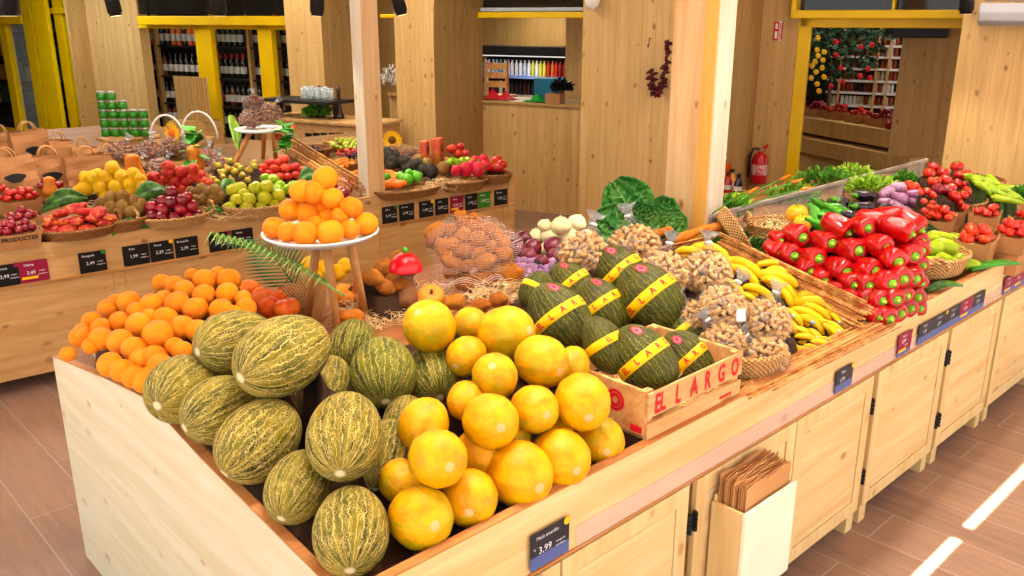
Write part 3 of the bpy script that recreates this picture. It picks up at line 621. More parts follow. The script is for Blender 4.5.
# ================================================================ placing
rnd = random.Random(7)
def put(kind, name, label, cat, p, r, ax=None, hint=None, group=None, scale=None, sub=None, spin=None):
    """one fruit; r = radius or (rx, ry, rz)"""
    me = K[kind]
    if ax is None: ax = Vector((rnd.uniform(-.5, .5), rnd.uniform(-.5, .5), 1))
    rot = frame_z(ax, hint) @ Matrix.Rotation(rnd.uniform(0, 6.28) if spin is None else spin, 3, 'Z')
    s = r if hasattr(r, '__len__') else (r, r, r)
    if sub is None:
        o = link(name, me, None, p, rot, s); tag(o, label, cat, group); return o
    o = bpy.data.objects.new(name, None); COL.objects.link(o); o.empty_display_size = .02
    o.matrix_basis = Matrix.Translation(p) @ rot.to_4x4() @ Matrix.Diagonal((*s, 1)); tag(o, label, cat, group)
    link('body', me, o)
    for sn, sk, off in sub: link(sn, K[sk], o, (0, 0, off))
    return o
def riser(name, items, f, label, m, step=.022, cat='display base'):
    """added filler under a heap, dark in place of shade in the gaps, following the undersides of what lies on it"""
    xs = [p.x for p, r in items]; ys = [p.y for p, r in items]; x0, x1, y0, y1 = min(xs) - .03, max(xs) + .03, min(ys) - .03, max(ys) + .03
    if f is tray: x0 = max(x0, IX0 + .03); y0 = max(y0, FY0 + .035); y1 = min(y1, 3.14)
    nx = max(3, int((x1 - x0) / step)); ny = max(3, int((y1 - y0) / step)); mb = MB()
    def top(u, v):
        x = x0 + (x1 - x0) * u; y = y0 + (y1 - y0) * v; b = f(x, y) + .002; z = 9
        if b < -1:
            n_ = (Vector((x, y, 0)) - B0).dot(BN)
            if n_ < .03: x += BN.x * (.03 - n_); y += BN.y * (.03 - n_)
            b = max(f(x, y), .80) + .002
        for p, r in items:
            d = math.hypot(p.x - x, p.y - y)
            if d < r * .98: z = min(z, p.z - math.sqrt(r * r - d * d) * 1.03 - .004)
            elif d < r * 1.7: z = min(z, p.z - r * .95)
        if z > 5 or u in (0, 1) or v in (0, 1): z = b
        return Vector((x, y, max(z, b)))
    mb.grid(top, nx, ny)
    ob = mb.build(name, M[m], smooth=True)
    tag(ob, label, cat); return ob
def basket(name, label, p, r, h, m='wicker', ry=None, handles=0, group=None, rz=0, flare=1.22, hr=.05):
    t = thing(name, label, 'basket', p, rz, group); ry = ry or r; q = ry / r
    pr = [(0, 0), (r / flare * .98, 0)]; n = 6
    for i in range(n + 1):
        k = i / n; rr = r / flare + (r - r / flare) * k; pr += [(rr + .004, h * k + .001), (rr + .009, h * (k + .5 / n))] if i < n else [(r + .006, h), (r + .008, h + .006), (r - .004, h + .008), (r - .008, h)]
    pr += [(r / flare - .006, .008), (0, .008)]
    mb = MB().lathe(pr, 40)
    for v in mb.v: v.y *= q
    o = mb.build('basket_body', M[m], t, True, world=False)
    mb = MB(); pts = [Vector((r * math.cos(a), r * q * math.sin(a), h + .004 + .002 * math.sin(20 * a))) for a in [2 * math.pi * i / 48 for i in range(49)]]
    mb.tube(pts, .009, 6, False); mb.build('rim', M[m], t, True, world=False)
    for s in ((1, -1)[:handles]):
        mb = MB(); pts = []
        for i in range(11):
            a = math.pi * i / 10; pts.append(Vector((s * (r + .004), (hr) * math.cos(a), h + hr * 1.1 * math.sin(a))))
        mb.tube(pts, [.009 + .0015 * math.sin(i * 2.2) for i in range(11)], 8); mb.build('handle', M[m], t, True, world=False)
    return t
def straw(name, label, p, rx, ry, rz, n, seed=0, L=.09, m='straw', rot=0):
    rr = random.Random(seed); mb = MB(); c = Vector(p)
    for i in range(n):
        a = rr.uniform(0, 6.28); q = math.sqrt(rr.random()); b = c + Vector((rx * q * math.cos(a) * math.cos(rot) - ry * q * math.sin(a) * math.sin(rot), rx * q * math.cos(a) * math.sin(rot) + ry * q * math.sin(a) * math.cos(rot), rr.uniform(.0, rz) * (1 - q * q) + .004))
        d = Vector((rr.uniform(-1, 1), rr.uniform(-1, 1), rr.uniform(-.25, .3))).normalized() * L * rr.uniform(.5, 1); e = Vector((rr.uniform(-1, 1), rr.uniform(-1, 1), rr.uniform(0, .8))) * L * .25
        mb.tube([b, b + d * .33 + e * .7, b + d * .66 + e, b + d], .0011, 3, False)
    o = mb.build(name, M[m], None, True); tag(o, label, 'straw', None, 'stuff'); return o
# ================================================================ near counter: melons
def on(x, y, h): return at_surf(x, y, lambda X, Y: tray(X, Y) + h)
def melon(kind, name, label, cx, cy, b, h, tip=None, k=1.32, group=None, alpha=None, tau=None, cat='melon', pos=None):
    p = on(cx, cy, h) if pos is None else pos; b = b * mpp(p); a = b * k
    if tip:
        d = ray(*tip).normalized(); q = (p - CP).dot(d); c = CP + d * q; dist = (c - p).length
        t = c - d * math.sqrt(max(0, a * a - dist * dist)) if dist < a else c
        ax = -(t - p)
    else: ax = -idir(alpha, tau)
    return put(kind, name, label, cat, p, (b, b, a), ax, None, group, spin=rnd.uniform(-1, 1)), p, b, a
NM = [ # kind, cx, cy, halfwidth px, centre height, tip, ratio, label
 ('melon', 283, 355, 39, .27, (240, 378), 1.36, 'largest pale netted melon lying on top at the left of the melon heap'),
 ('melon', 235, 342, 32, .19, (197, 352), 1.32, 'netted melon tucked behind the largest one, next to the oranges'),
 ('melon', 182, 388, 33, .095, (157, 406), 1.2, 'leftmost netted melon, touching the oranges and the end board'),
 ('melon', 220, 409, 33, .10, (184, 428), 1.22, 'green netted melon, second from the left along the end board'),
 ('melon', 259, 440, 38, .11, (224, 474), 1.22, 'big netted melon with dark green patches, third along the end board'),
 ('melon', 298, 486, 31, .09, (281, 519), 1.3, 'netted melon, fourth along the end board, pale tip towards the corner'),
 ('melon', 345, 435, 38, .21, (340, 474), 1.28, 'upright netted melon lying on top in the middle of the netted melons'),
 ('melon', 351, 530, 38, .085, (350, 571), 1.25, 'orange-tinged netted melon nearest the front corner of the counter'),
 ('melon', 326, 388, 27, .12, None, 1.3, 'small golden netted melon wedged behind the middle of the heap'),
 ('melon_green', 383, 372, 33, .20, (386, 402), 1.15, 'dark green striped melon standing right of the largest netted melon'),
 ('melon_green', 432, 376, 29, .14, (440, 398), 1.2, 'yellowish green striped melon beside the yellow melons'),
 ('melon_green', 352, 346, 24, .16, None, 1.2, 'dark green melon half hidden behind the largest netted melon, by the cake stand legs'),
 ('melon', 386, 455, 30, .10, None, 1.25, 'netted melon in the shade between the netted and the yellow melons'),
 ('melon', 405, 420, 22, .12, None, 1.2, 'netted melon deep in the gap beside the yellow melons'),
]
items = []
for kd, cx, cy, b, h, tip, k, lab in NM:
    o, p, bb, aa = melon(kd, 'netted_melon' if kd == 'melon' else 'striped_melon', lab, cx, cy, b, h, tip, k, alpha=-100, tau=35, group='netted melons on the near counter')
    items.append((p, bb))
YM = [(430, 327, 26, .27, (418, 312), 'greenish yellow melon at the top left of the yellow melons, by the mushroom'), (467, 356, 20, .22, (455, 366), 'yellow melon right below the small pumpkin'),
 (505, 333, 27, .26, (530, 330), 'tall yellow melon at the back leaning on the banded melons'), (471, 324, 17, .17, None, 'small yellow melon right of the greenish one at the back'),
 (541, 361, 26, .25, (560, 372), 'bright orange-yellow melon touching the nearest banded melon'), (495, 377, 23, .24, (492, 366), 'yellow melon in the middle of the upper row'),
 (465, 400, 18, .20, None, 'narrow yellow melon below the middle row, left side'), (582, 401, 28, .21, (589, 418), 'big yellow melon resting against the wooden crate'),
 (534, 409, 24, .20, (547, 415), 'round yellow melon in the centre right of the heap'), (490, 421, 28, .21, (501, 428), 'yellow melon streaked green, in the centre of the heap'),
 (424, 424, 25, .19, None, 'yellow melon with green veins, second from the netted melons'), (437, 458, 29, .21, (450, 467), 'yellow melon lying on top at the left front'),
 (470, 497, 28, .09, (469, 513), 'yellow melon with a scarred face, in the front row'), (420, 517, 32, .09, (435, 526), 'yellow melon nearest the front corner, green lines on its face'),
 (518, 473, 33, .10, (540, 488), 'largest yellow melon, in the middle of the front row'), (560, 457, 29, .10, (577, 471), 'orange-yellow melon, second from the crate in the front row'),
 (600, 440, 24, .08, (607, 452), 'yellow melon with a green scuff, beside the crate in the front row'), (399, 480, 21, .09, None, 'yellow melon half hidden behind the left front melons'),
 (480, 453, 24, .11, None, 'yellow melon deep between the front row and the centre'), (555, 431, 18, .12, None, 'yellow melon deep in the gap below the crate side'),
 (573, 364, 17, .20, None, 'small yellow melon peeping out below the nearest banded melon'), (518, 436, 14, .12, None, 'yellow melon hidden in the dark gap of the centre')]
for cx, cy, b, h, tip, lab in YM:
    o, p, bb, aa = melon('melon_yellow', 'yellow_melon', lab, cx, cy, b, h, tip, 1.16, alpha=rnd.uniform(-120, -30), tau=45, group='yellow melons on the near counter')
    items.append((p, bb))
riser('gap_filler', items, tray, 'added dark filler under the heaped melons', 'riser')
# ---------------------------------------------------------------- banded melons and their crate
def textmesh(body, size, mat, name='lettering', bold=True, ext=.0):
    cu = bpy.data.curves.new(name, 'FONT'); cu.body = body; cu.size = size; cu.align_x = 'CENTER'; cu.align_y = 'CENTER'; cu.resolution_u = 2; cu.extrude = ext
    if bold: cu.offset = size * .03
    o = bpy.data.objects.new(name, cu); COL.objects.link(o)
    dg = bpy.context.evaluated_depsgraph_get(); me = bpy.data.meshes.new_from_object(o.evaluated_get(dg)); bpy.data.objects.remove(o); bpy.data.curves.remove(cu)
    me.materials.clear(); me.materials.append(mat); me.name = name; return me
M['red_ink'] = simple('red_ink', '#d4142c', '#c41028', .5, 3); M['band'] = simple('yellow_label_band', '#f8c40a', '#f4bc06', .4, 3)
def prof_r(z):
    z = max(-.999, min(.999, z)); return math.cos(math.asin(z)) ** .93 * (1 - .06 * z)
zb0, zb1 = -.12, .16
mb = MB(); mb.lathe([(prof_r(zb0) + .003, zb0), (prof_r(zb0) + .013, zb0), (prof_r((zb0 + zb1) / 2) + .014, (zb0 + zb1) / 2), (prof_r(zb1) + .013, zb1), (prof_r(zb1) + .003, zb1)], 48)
K['band'] = mb.mesh('label_band', M['band'])
tm = bpy.data.meshes.new('band_lettering'); vv = []; ff = []
for ch, th in zip(['EL', 'L', 'A', 'R', 'G', 'O'], [-1.05, -.5, -.02, .45, .92, 1.4]):
    g = textmesh(ch, .30, M['red_ink'], 'g'); b0 = len(vv)
    bmx = bmesh.new(); bmx.from_mesh(g); bmesh.ops.triangulate(bmx, faces=bmx.faces); bmx.to_mesh(g); bmx.free()
    for v in g.vertices:
        a = th + v.co.x * .95; z = (zb0 + zb1) / 2 + v.co.y * .78; r = prof_r(z) + .022; vv.append((r * math.cos(a), r * math.sin(a), z))
    ff += [tuple(b0 + i for i in p.vertices) for p in g.polygons]
tm.from_pydata(vv, [], ff); tm.materials.append(M['red_ink']); K['bandtext'] = tm
mb = MB()
for k in range(24): pass
st = []; a0 = .35; zc_ = .66
P = []; 
for rr_ in (0, .06, .12, .16):
    for k in range(20):
        a = 2 * math.pi * k / 20; z = zc_ + rr_ * math.sin(a); th = a0 + rr_ * math.cos(a) / prof_r(zc_); r = prof_r(z) + .015; P.append(Vector((r * math.cos(th), r * math.sin(th), z)))
F = [(i * 20 + k, i * 20 + (k + 1) % 20, (i + 1) * 20 + (k + 1) % 20, (i + 1) * 20 + k) for i in range(3) for k in range(20)]
mb.add(P, F); mb.m = [0 if i < 20 or i >= 40 else 1 for i in range(60)]
K['sticker'] = mb.mesh('round_sticker', [M['red_ink'], simple('pink_ink', '#e86a80', '#e05a70', .5, 3)])
def banded(label, p, b, alpha, tau, k=1.2, spin=0.0):
    tau = -13; k *= 1.16; b = b * .95 * mpp(p); a = b * k; ax = idir(alpha, tau)
    o = bpy.data.objects.new('banded_melon', None); COL.objects.link(o)
    o.matrix_basis = Matrix.Translation(p) @ (frame_z(ax) @ Matrix.Rotation(spin, 3, 'Z')).to_4x4() @ Matrix.Diagonal((b, b, a, 1)); tag(o, label, 'melon', 'dark melons with yellow paper bands')
    link('melon_body', K['melon_dark'], o); bd = link('label_band', K['band'], o); link('band_lettering', K['bandtext'], bd); link('round_sticker', K['sticker'], o)
    return p, b
cz = .862; cA = (1.715, 1.285); cB = (2.165, 1.62)
BM = [('dark banded melon nearest the yellow melons, left of the crate', aty(560, 318, 1.72), 31, 125, 8, 1.16, .25), ('dark banded melon just behind the crate end, between two others', aty(601, 308, 1.86), 27, 125, 10, 1.1, .25),
 ('smallest dark banded melon at the back left, beside the red onions', aty(572, 286, 2.02), 22, 130, 5, 1.15, .1), ('dark banded melon at the back, topmost of the heap', aty(621, 274, 1.98), 26, 130, 5, 1.15, .0),
 ('large dark banded melon leaning on the peanut bags', aty(651, 298, 1.74), 32, 130, 8, 1.14, .1), ('dark banded melon at the front of the crate with the full band showing', aty(644, 360, 1.42), 31, 128, 14, 1.16, .2),
 ('dark banded melon at the right end of the crate', aty(690, 360, 1.46), 26, 132, 10, 1.2, -.2), ('dark banded melon standing behind the end board of the crate', aty(605, 345, 1.52), 22, 120, 12, 1.3, 1.3),
 ('dark melon without visible band behind the nearest banded one', aty(536, 290, 1.92), 17, 60, 10, 1.1, 3.0), ('dark melon under the large one, by the peanut bags', aty(683, 330, 1.62), 19, 130, 0, 1.2, 2.6)]
bi = [banded(l, p, b, al, ta, k, s) for l, p, b, al, ta, k, s in BM]
riser('melon_gap_filler', [q for q in bi if q[0].y > 1.66], tray, 'added dark filler under the banded melons behind the crate', 'riser')
cr = thing('wooden_crate', 'low wooden melon crate with red EL LARGO print', 'crate', (cA[0], cA[1], cz))
x0, y0, x1, y1 = cA[0], cA[1], cB[0], cB[1]; T_ = .012
ct = 1.0
MB().box(x0, x0 + T_, y0 + T_, y1 - T_, cz, ct).build('end_board', M['crate'], cr, bevel=.002); MB().box(x1 - T_, x1, y0 + T_, y1 - T_, cz, ct).build('end_board', M['crate'], cr, bevel=.002)
mb = MB().box(x0, x1, y0 + .001, y0 + .01, ct - .075, ct - .004).box(x0, x1, y0 + .001, y0 + .01, cz, cz + .045); mb.build('front_slats', M['crate'], cr, bevel=.0015)
mb = MB().box(x0, x1, y1 - .01, y1, ct - .075, ct).box(x0, x1, y1 - .01, y1, cz, cz + .045); mb.build('back_slats', M['crate'], cr)
mb = MB().box(x0, x1, y0 + .01, y1 - .01, cz, cz + .006); mb.build('crate_floor', M['crate'], cr)
for cx_, cy_ in ((x0 + T_, y0 + T_), (x1 - T_ - .02, y0 + T_), (x0 + T_, y1 - T_ - .02), (x1 - T_ - .02, y1 - T_ - .02)):
    MB().prism([(cx_, cy_), (cx_ + .02, cy_), (cx_ + .02, cy_ + .02), (cx_, cy_ + .02)], cz, ct).build('corner_post', M['crate'], cr)
def flat_text(body, size, mat, parent, o, xd, ud, name='lettering', sx=1.0):
    me = textmesh(body, size, mat, name); z = Vector(xd).cross(Vector(ud)); Mx = Matrix((Vector(xd) * sx, Vector(ud), z)).transposed().to_4x4()
    ob = link(name, me, parent); ob.matrix_basis = Matrix.Translation(Vector(o) - (parent.matrix_basis.translation if parent else Vector())) @ Mx
    if parent and parent.parent: ob.matrix_basis = Matrix.Translation(Vector(o) - parent.parent.location) @ Mx
    return ob
for ch, xx in zip(['EL', 'L', 'A', 'R', 'G', 'O'], [.055, .135, .21, .275, .345, .415]):
    flat_text(ch, .078, M['red_ink'], cr, (x0 + xx - .005, y0 - .0006, ct - .043), (1, 0, 0), (0, 0, 1), 'red_letter', .62)
mb = MB(); cc = Vector((x0 - .0008, y0 + .115, ct - .055)); P = []
for rr_ in (.010, .021, .023, .032):
    for k in range(24): a = 2 * math.pi * k / 24; P.append(cc + Vector((0, -rr_ * math.cos(a), rr_ * math.sin(a))))
mb.add(P, [(i * 24 + k, i * 24 + (k + 1) % 24, (i + 1) * 24 + (k + 1) % 24, (i + 1) * 24 + k) for i in (0, 2) for k in range(24)] )
mb.build('round_stamp', M['red_ink'], cr)
MB().box(x0 - .0008, x0, y0 + .02, y0 + .06, cz + .012, cz + .032).build('red_stamp', M['red_ink'], cr)
MB().box(x1 - .11, x1 - .05, y0 - .0004, y0 + .001, cz + .014, cz + .022).build('red_stamp', M['red_ink'], cr)
MB().extrude([(x0, y0 + .03, .80), (x0, y1, .842), (x0, y1, cz), (x0, y0 + .03, cz)], (x1 - x0, 0, 0)).build('crate_support', M['riser'], cr)
straw('packing_straw', 'wisps of pale straw beside the banded melons and the crate', (1.62, 1.62, .93), .17, .16, .04, 120, 3)
straw('packing_straw', 'straw inside the melon crate', (1.94, 1.44, .875), .19, .13, .02, 110, 4)
straw('packing_straw', 'bed of straw shavings around the mushroom ornament', on(395, 312, .01), .24, .16, .035, 650, 5)
straw('packing_straw', 'straw shavings below the net bag of potatoes', on(520, 292, .04), .26, .12, .06, 380, 6)
# ---------------------------------------------------------------- oranges
def C(ox, oy, k=3.938): return lambda x, y: (ox + x / k, oy + y / k)
c1 = C(40, 250)
OR = [(480,130,38),(528,138,40),(568,155,40),(650,120,48),(700,95,32),(745,118,48),(645,178,46),(738,172,46),(540,210,50),(487,190,34),(440,215,47),(380,240,38),(350,205,47),(270,230,42),(312,280,40),(203,278,38),(240,305,40),(612,232,50),(713,235,48),(810,232,44),(495,268,48),(560,305,50),(620,318,46),(390,295,52),(465,335,62),(240,350,48),(160,345,44),(315,360,52),(370,388,50),(450,425,52),(560,398,42),(530,380,38),(400,430,48),(275,450,50),(325,475,50),(475,460,54),(370,500,48),(410,520,46),(110,410,32),(200,378,34),(165,318,32),(800,190,34),(600,100,30),(300,200,30),(430,500,44),(760,250,34),(690,290,36),(430,265,36)]
oi = []
def omound(X, Y):
    b = tray(X, Y)
    if b < 0: return b
    u = (X - 1.17) / .62; v = (Y - 2.78) / .62
    return b + .05 + .2 * max(0, 1 - u * u * .9 - v * v * .9)
for i, (x, y, r) in enumerate(OR):
    px, py = c1(x, y); p = at_surf(px, py, omound)
    if p.y > 3.12: p = aty(px, py, 3.1)
    rr_ = r / 3.938 * mpp(p); 
    oi.append((p, rr_)); put('orange', 'orange', 'orange in the big heap at the counter end, {}', 'orange', p, rr_, group='heap of oranges at the left end of the near counter')
riser('gap_filler', oi, tray, 'added dark filler under the big heap of oranges', 'riser')
for x, y, r in [(825,155,42),(875,215,50),(905,228,48),(985,165,50),(960,235,42),(870,178,36),(900,190,36),(985,225,40),(940,195,36)]:
    px, py = c1(x, y); p = at_surf(px, py, lambda X, Y: tray(X, Y) + .12); put('nectarine', 'persimmon', 'reddish persimmon right of the orange heap, {}', 'persimmon', p, r / 3.938 * mpp(p), group='persimmons right of the orange heap')
b1 = on(83, 357, .02)
basket('palm_basket', 'pale green woven basket tipped among the oranges at the counter corner', Vector((.93, 2.88, .86)), .10, .06, 'wicker_pale', rz=.3)
# upright basket with ring handle, lying on its side
bq = on(318, 300, .075)
t = basket('straw_basket', 'straw basket lying on its side beside the cake stand, ring handle forward', bq, .095, .09, 'wicker', handles=2, hr=.04); t.rotation_euler = (frame_z(idir(172, -10), UP * -.5 - FWD)).to_euler()
# palm frond
def frond(name, label, base, d, up, L, n, wl, m, droop=.3, cat='palm leaf', lw=.0035):
    mb = MB(); d = Vector(d).normalized(); up = Vector(up).normalized(); s = d.cross(up).normalized(); pts = []
    for i in range(9):
        t = i / 8; pts.append(Vector(base) + d * L * t + up * (math.sin(t * 1.6) * L * .25 - droop * L * t * t))
    mb.tube(pts, [.004 * (1 - i / 10) for i in range(9)], 5)
    for i in range(n):
        t = .12 + .86 * i / n; k = t * 8; a = pts[int(k)].lerp(pts[min(int(k) + 1, 8)], k - int(k)); l = wl * math.sin(min(1, t * 1.2 + .15) * 2.6) ** .6
        for sg in (-1, 1):
            dd = (d * .55 + s * sg * .9 + up * .1).normalized(); e = a + dd * l; m_ = a + dd * l * .5 + up * .02; w_ = d.normalized() * lw
            mb.add([a - w_ * .4, m_ - w_, e - up * .03, m_ + w_, a + w_ * .4], [(0, 1, 2, 3, 4)])
    o = mb.build(name, M[m], None); tag(o, label, cat); return o
M['palm'] = simple('palm_leaf', '#0f5a3c', '#2c7a3c', .45, 6); M['palm_light'] = simple('palm_leaf_light', '#5c8c3c', '#86a850', .5, 6)
fb = on(330, 292, .12)
frond('palm_leaf', 'dark green palm leaf standing left of the cake stand legs', on(300, 292, .12), RT * -.55 + UP * .8, -FWD, .25, 15, .15, 'palm', .3, lw=.0042)
frond('palm_leaf', 'thin pale palm leaf trailing over the oranges', on(345, 296, .16), RT * -1 + UP * .22, UP, .44, 20, .10, 'palm_light', .05)
# ---------------------------------------------------------------- cake stand with pyramid of oranges
foot = on(338, 335, .0)
pc_ = CP + ray(321, 236) * (depth(foot) * .975 / FPX); R0 = 57 * mpp(pc_)
cs = thing('cake_stand', 'white three-legged plate stand with light wooden legs carrying a pyramid of oranges', 'stand', pc_)
MB().lathe([(0, -.012), (R0 * .3, -.014), (R0 * .85, -.006), (R0, .012), (R0 + .003, .018), (R0 - .004, .019), (R0 * .86, .004), (0, 0)], 48).build('plate', M['white'], cs, True, world=False)
MB().lathe([(0, -.03), (.05, -.03), (.055, -.012), (0, -.012)], 20).build('hub', M['white'], cs, True, world=False)
M['beech'] = simple('beech_wood', '#d49a5c', '#c2844a', .45, 12)
for px, py, tx, ty in ((338, 336, 327, 252), (367, 322, 350, 246)):
    e = on(px, py, .0); s_t = CP + ray(tx, ty) * (depth(pc_) * (1.0 if px < 350 else 1.02) / FPX); MB().tube([s_t - pc_ + Vector((0, 0, .02)), e - pc_], [.016, .013], 12).build('leg', M['beech'], cs, True, world=False)
e = Vector((pc_.x + .02, pc_.y + .17, tray(pc_.x, pc_.y + .17))); MB().tube([Vector((0, .03, -.02)), e - pc_], [.016, .013], 12).build('leg', M['beech'], cs, True, world=False)
c2 = C(240, 130)
SO = [(135,385,43,0),(190,402,40,0),(255,408,48,0),(355,405,52,0),(432,392,38,0),(495,370,46,0),(300,378,38,0),(358,340,46,1),(268,325,47,1),(200,315,44,1),(438,305,42,1),(240,240,44,2),(292,245,47,2),(365,270,42,2),(335,190,47,3),(330,290,38,1),(395,340,36,1)]
lay = ['in the bottom ring of the pyramid', 'in the second layer of the pyramid', 'in the upper layer of the pyramid', 'crowning the pyramid']
for i, (x, y, r, l) in enumerate(sorted(SO)):
    px, py = c2(x, y); r_ = r / 3.938; d0 = depth(pc_); 
    zc_ = pc_.z + .004 + (.041 + .066 * l)
    p = CP + ray(px, py) * ((zc_ - CH) / ray(px, py).z) if l < 1 else CP + ray(px, py) * ((d0 - .035 + .012 * (l - 1) + (.05 if i % 3 == 2 and l < 3 else 0)) / FPX)
    if l == 0:
        p = at_surf(px, py, lambda X, Y: zc_)
        q = p - pc_; q.z = 0
        if q.length > R0 - .03: q *= (R0 - .03) / q.length; p = Vector((pc_.x + q.x, pc_.y + q.y, zc_))
    put('orange', 'orange', 'orange of the pyramid on the white stand, {}', 'orange', p, r_ * mpp(p) * 1.08, group='oranges on the white stand')
# ---------------------------------------------------------------- mushroom ornament, pumpkins
mp = on(407, 300, .0); mp = on(407, 303, .045)
t = thing('mushroom_ornament', 'toadstool ornament with a shiny red spotted cap and wooden stem', 'ornament', mp); k = mpp(mp)
MB().lathe([(0, 0), (13 * k, 0), (11 * k, 8 * k), (7.5 * k, 22 * k), (6.5 * k, 40 * k), (0, 41 * k)], 20).build('stem', simple('turned_wood', '#9a6a44', '#7c5030', .4, 20), t, True, world=False)
MB().lathe(sm([(0, 33 * k), (15.2 * k, 33.5 * k), (16.5 * k, 37 * k), (14 * k, 44 * k), (8 * k, 50 * k), (0, 52 * k)]), 28).build('cap', simple('red_enamel', '#d80c1c', '#cc0a1a', .12, 2), t, True, world=False)
mb = MB()
for a, z in ((3.6, .62), (4.6, .35), (5.6, .62), (2.6, .5), (.6, .5)):
    r = 13.6 * k * math.cos(z * .9); mb.lathe([(0, .0012), (1.3 * k, 0.0008), (1.5 * k, -.002)], 10, Matrix.Translation((r * math.cos(a), r * math.sin(a), 39 * k + 10.5 * k * math.sin(z))) @ frame_z((math.cos(a), math.sin(a), .8)).to_4x4())
mb.build('spots', M['white'], t, True, world=False)
put('lime', 'green_bead', 'small green ball on top of the mushroom cap', 'ornament', mp + Vector((0, 0, 54.5 * k)), 3.2 * k)
def pumpkin_mesh():
    mb = MB(); mb.lathe([(0, -.62), (.5, -.66), (.9, -.4), (1, 0), (.88, .42), (.5, .62), (.15, .5), (0, .44)], 40, None, lambda a, z: 1 + .05 * abs(math.cos(5 * a)) * 1.6 - .06); return mb.mesh('pumpkin', M['pumpkin'])
K['pumpkin'] = pumpkin_mesh(); K['pstem'] = MB().lathe([(.16, .44), (.1, .6), (.12, .8), (0, .8)], 8).mesh('stem', M['stem_brown'])
def pumpkin(label, px, py, rp, h, ax=None): p = on(px, py, h); return put('pumpkin', 'pumpkin', label, 'pumpkin', p, rp * mpp(p), ax or idir(80, 50), sub=[('stem', 'pstem', 0)])
pumpkin('small orange pumpkin right of the mushroom ornament', 431, 297, 14, .10)
pumpkin('ribbed orange pumpkin between the cake stand legs', 347, 296, 15, .05, idir(60, 20))
for px, py, r, h, al, ta, l in [(374, 296, 14, .06, 200, 30, 'butternut squash lying behind the right cake stand leg'), (353, 317, 12, .04, 170, 50, 'glossy butternut squash right of the left cake stand leg'), (386, 293, 9, .05, 150, 20, 'pale squash end beside the straw bed'), (362, 282, 10, .10, 10, 20, 'yellow orange squash behind the stand legs')]:
    p = on(px, py, h); q = r * mpp(p) * .85; put('squash', 'butternut_squash', l, 'squash', p, (q, q, q), idir(al, ta))
for px, py, r, l in [(310, 262, 9, 'leftmost'), (322, 266, 9, 'second'), (337, 270, 9, 'third'), (345, 263, 8, 'fourth'), (316, 272, 8, 'lowest')]:
    p = aty(px, py + 3, 3.0); put('lemon', 'lemon', 'yellow lemon behind the cake stand, %s of the little row' % l, 'lemon', p, r * mpp(p))
# sweet potatoes
sp = []
for i, (px, py, r, al, l) in enumerate([(398, 259, 11, 10, 'topmost'), (383, 268, 11, 30, 'second'), (372, 277, 11, -10, 'leftmost'), (390, 277, 11, 5, 'middle'), (405, 270, 11, -20, 'rightmost'), (385, 287, 10, -25, 'lowest'), (400, 284, 9, 20, 'innermost')]):
    p = on(px, py, .16 if i < 3 else .12); q = r * mpp(p) * .9; sp.append((p, q)); put('sweet_potato%d' % (i % 4), 'sweet_potato', 'rough brown sweet potato behind the mushroom, %s of the pile' % l, 'sweet potato', p, (q, q, q * 1.0), idir(al, 10), group='sweet potatoes behind the mushroom ornament')
riser('gap_filler', sp, tray, 'added dark filler under the sweet potatoes', 'riser')
# ---------------------------------------------------------------- potatoes in a net bag
nb = []
NP = [(265,250,45,30),(340,240,25,60),(385,170,26,0),(395,205,30,80),(440,225,34,20),(470,285,40,5),(400,265,34,40),(510,235,34,-10),(560,265,34,-30),(590,300,30,10),(530,320,26,60),(395,340,40,10),(470,350,30,30),(590,355,40,-10),(340,390,42,-40),(415,410,32,50),(500,390,42,10),(600,440,50,10),(410,490,44,-20),(490,470,44,20),(300,330,38,-60),(250,290,30,60),(340,310,34,10),(560,480,34,0),(450,190,30,20),(640,250,26,30),(340,440,30,20)]
c3 = C(380, 180, 4.8)
ncen = CP + ray(*c3(445, 345)) * (3.32 / FPX)
kk = mpp(ncen); 
for i, (x, y, r, al) in enumerate(NP):
    px, py = c3(x, y); dx = (x - 445) / 235; dy = (y - 345) / 190; bul = math.sqrt(max(0, 1 - min(1, dx * dx + dy * dy)))
    if x > 600: continue
    p = CP + ray(px, py) * ((3.37 - .09 * bul) / FPX); q = r / 4.8 * mpp(p) * 1.02
    put('potato%d' % (i % 4), 'potato', 'brown potato inside the white net bag, {}', 'potato', p, (q, q, q), idir(al, 15), group='potatoes in the net bag')
def netmat():
    t = NT('white_netting'); s = t.n('SeparateXYZ', {0: t.co}).outputs
    a = t.math('ADD', t.math('MULTIPLY', s[1], 1.0), t.math('MULTIPLY', t.noise(t.co, 2.0), .25)); l1 = t.math('GREATER_THAN', t.math('SINE', t.math('MULTIPLY', a, 120.0)), .72)
    l2 = t.math('GREATER_THAN', t.math('SINE', t.math('MULTIPLY', t.math('ADD', s[0], t.math('MULTIPLY', t.noise(t.co, 3.0), .3)), 60.0)), .97)
    al = t.math('MAXIMUM', t.math('MULTIPLY', l1, .32), t.math('MULTIPLY', l2, .3)); return t.fin(lin('#eadcd8'), .5, Alpha=al)
M['net'] = netmat()
rot = Matrix((RT, UP, -FWD)).transposed()
mb = MB(); ob_ = [(-228, 5), (-225, 60), (-200, -60), (-150, -120), (-60, -165), (20, -185), (100, -165), (160, -130), (185, -60), (215, -5), (238, 40), (200, 60), (205, 130), (185, 170), (60, 190), (-40, 200), (-120, 150), (-150, 90), (-205, 30)]
import itertools
def netr(a):   # outline radius of the bag in picture pixels, two bulges and a frilled waist
    base = 44 + 3.0 * math.cos(2 * a) + 2.5 * math.sin(3 * a + .5); return base
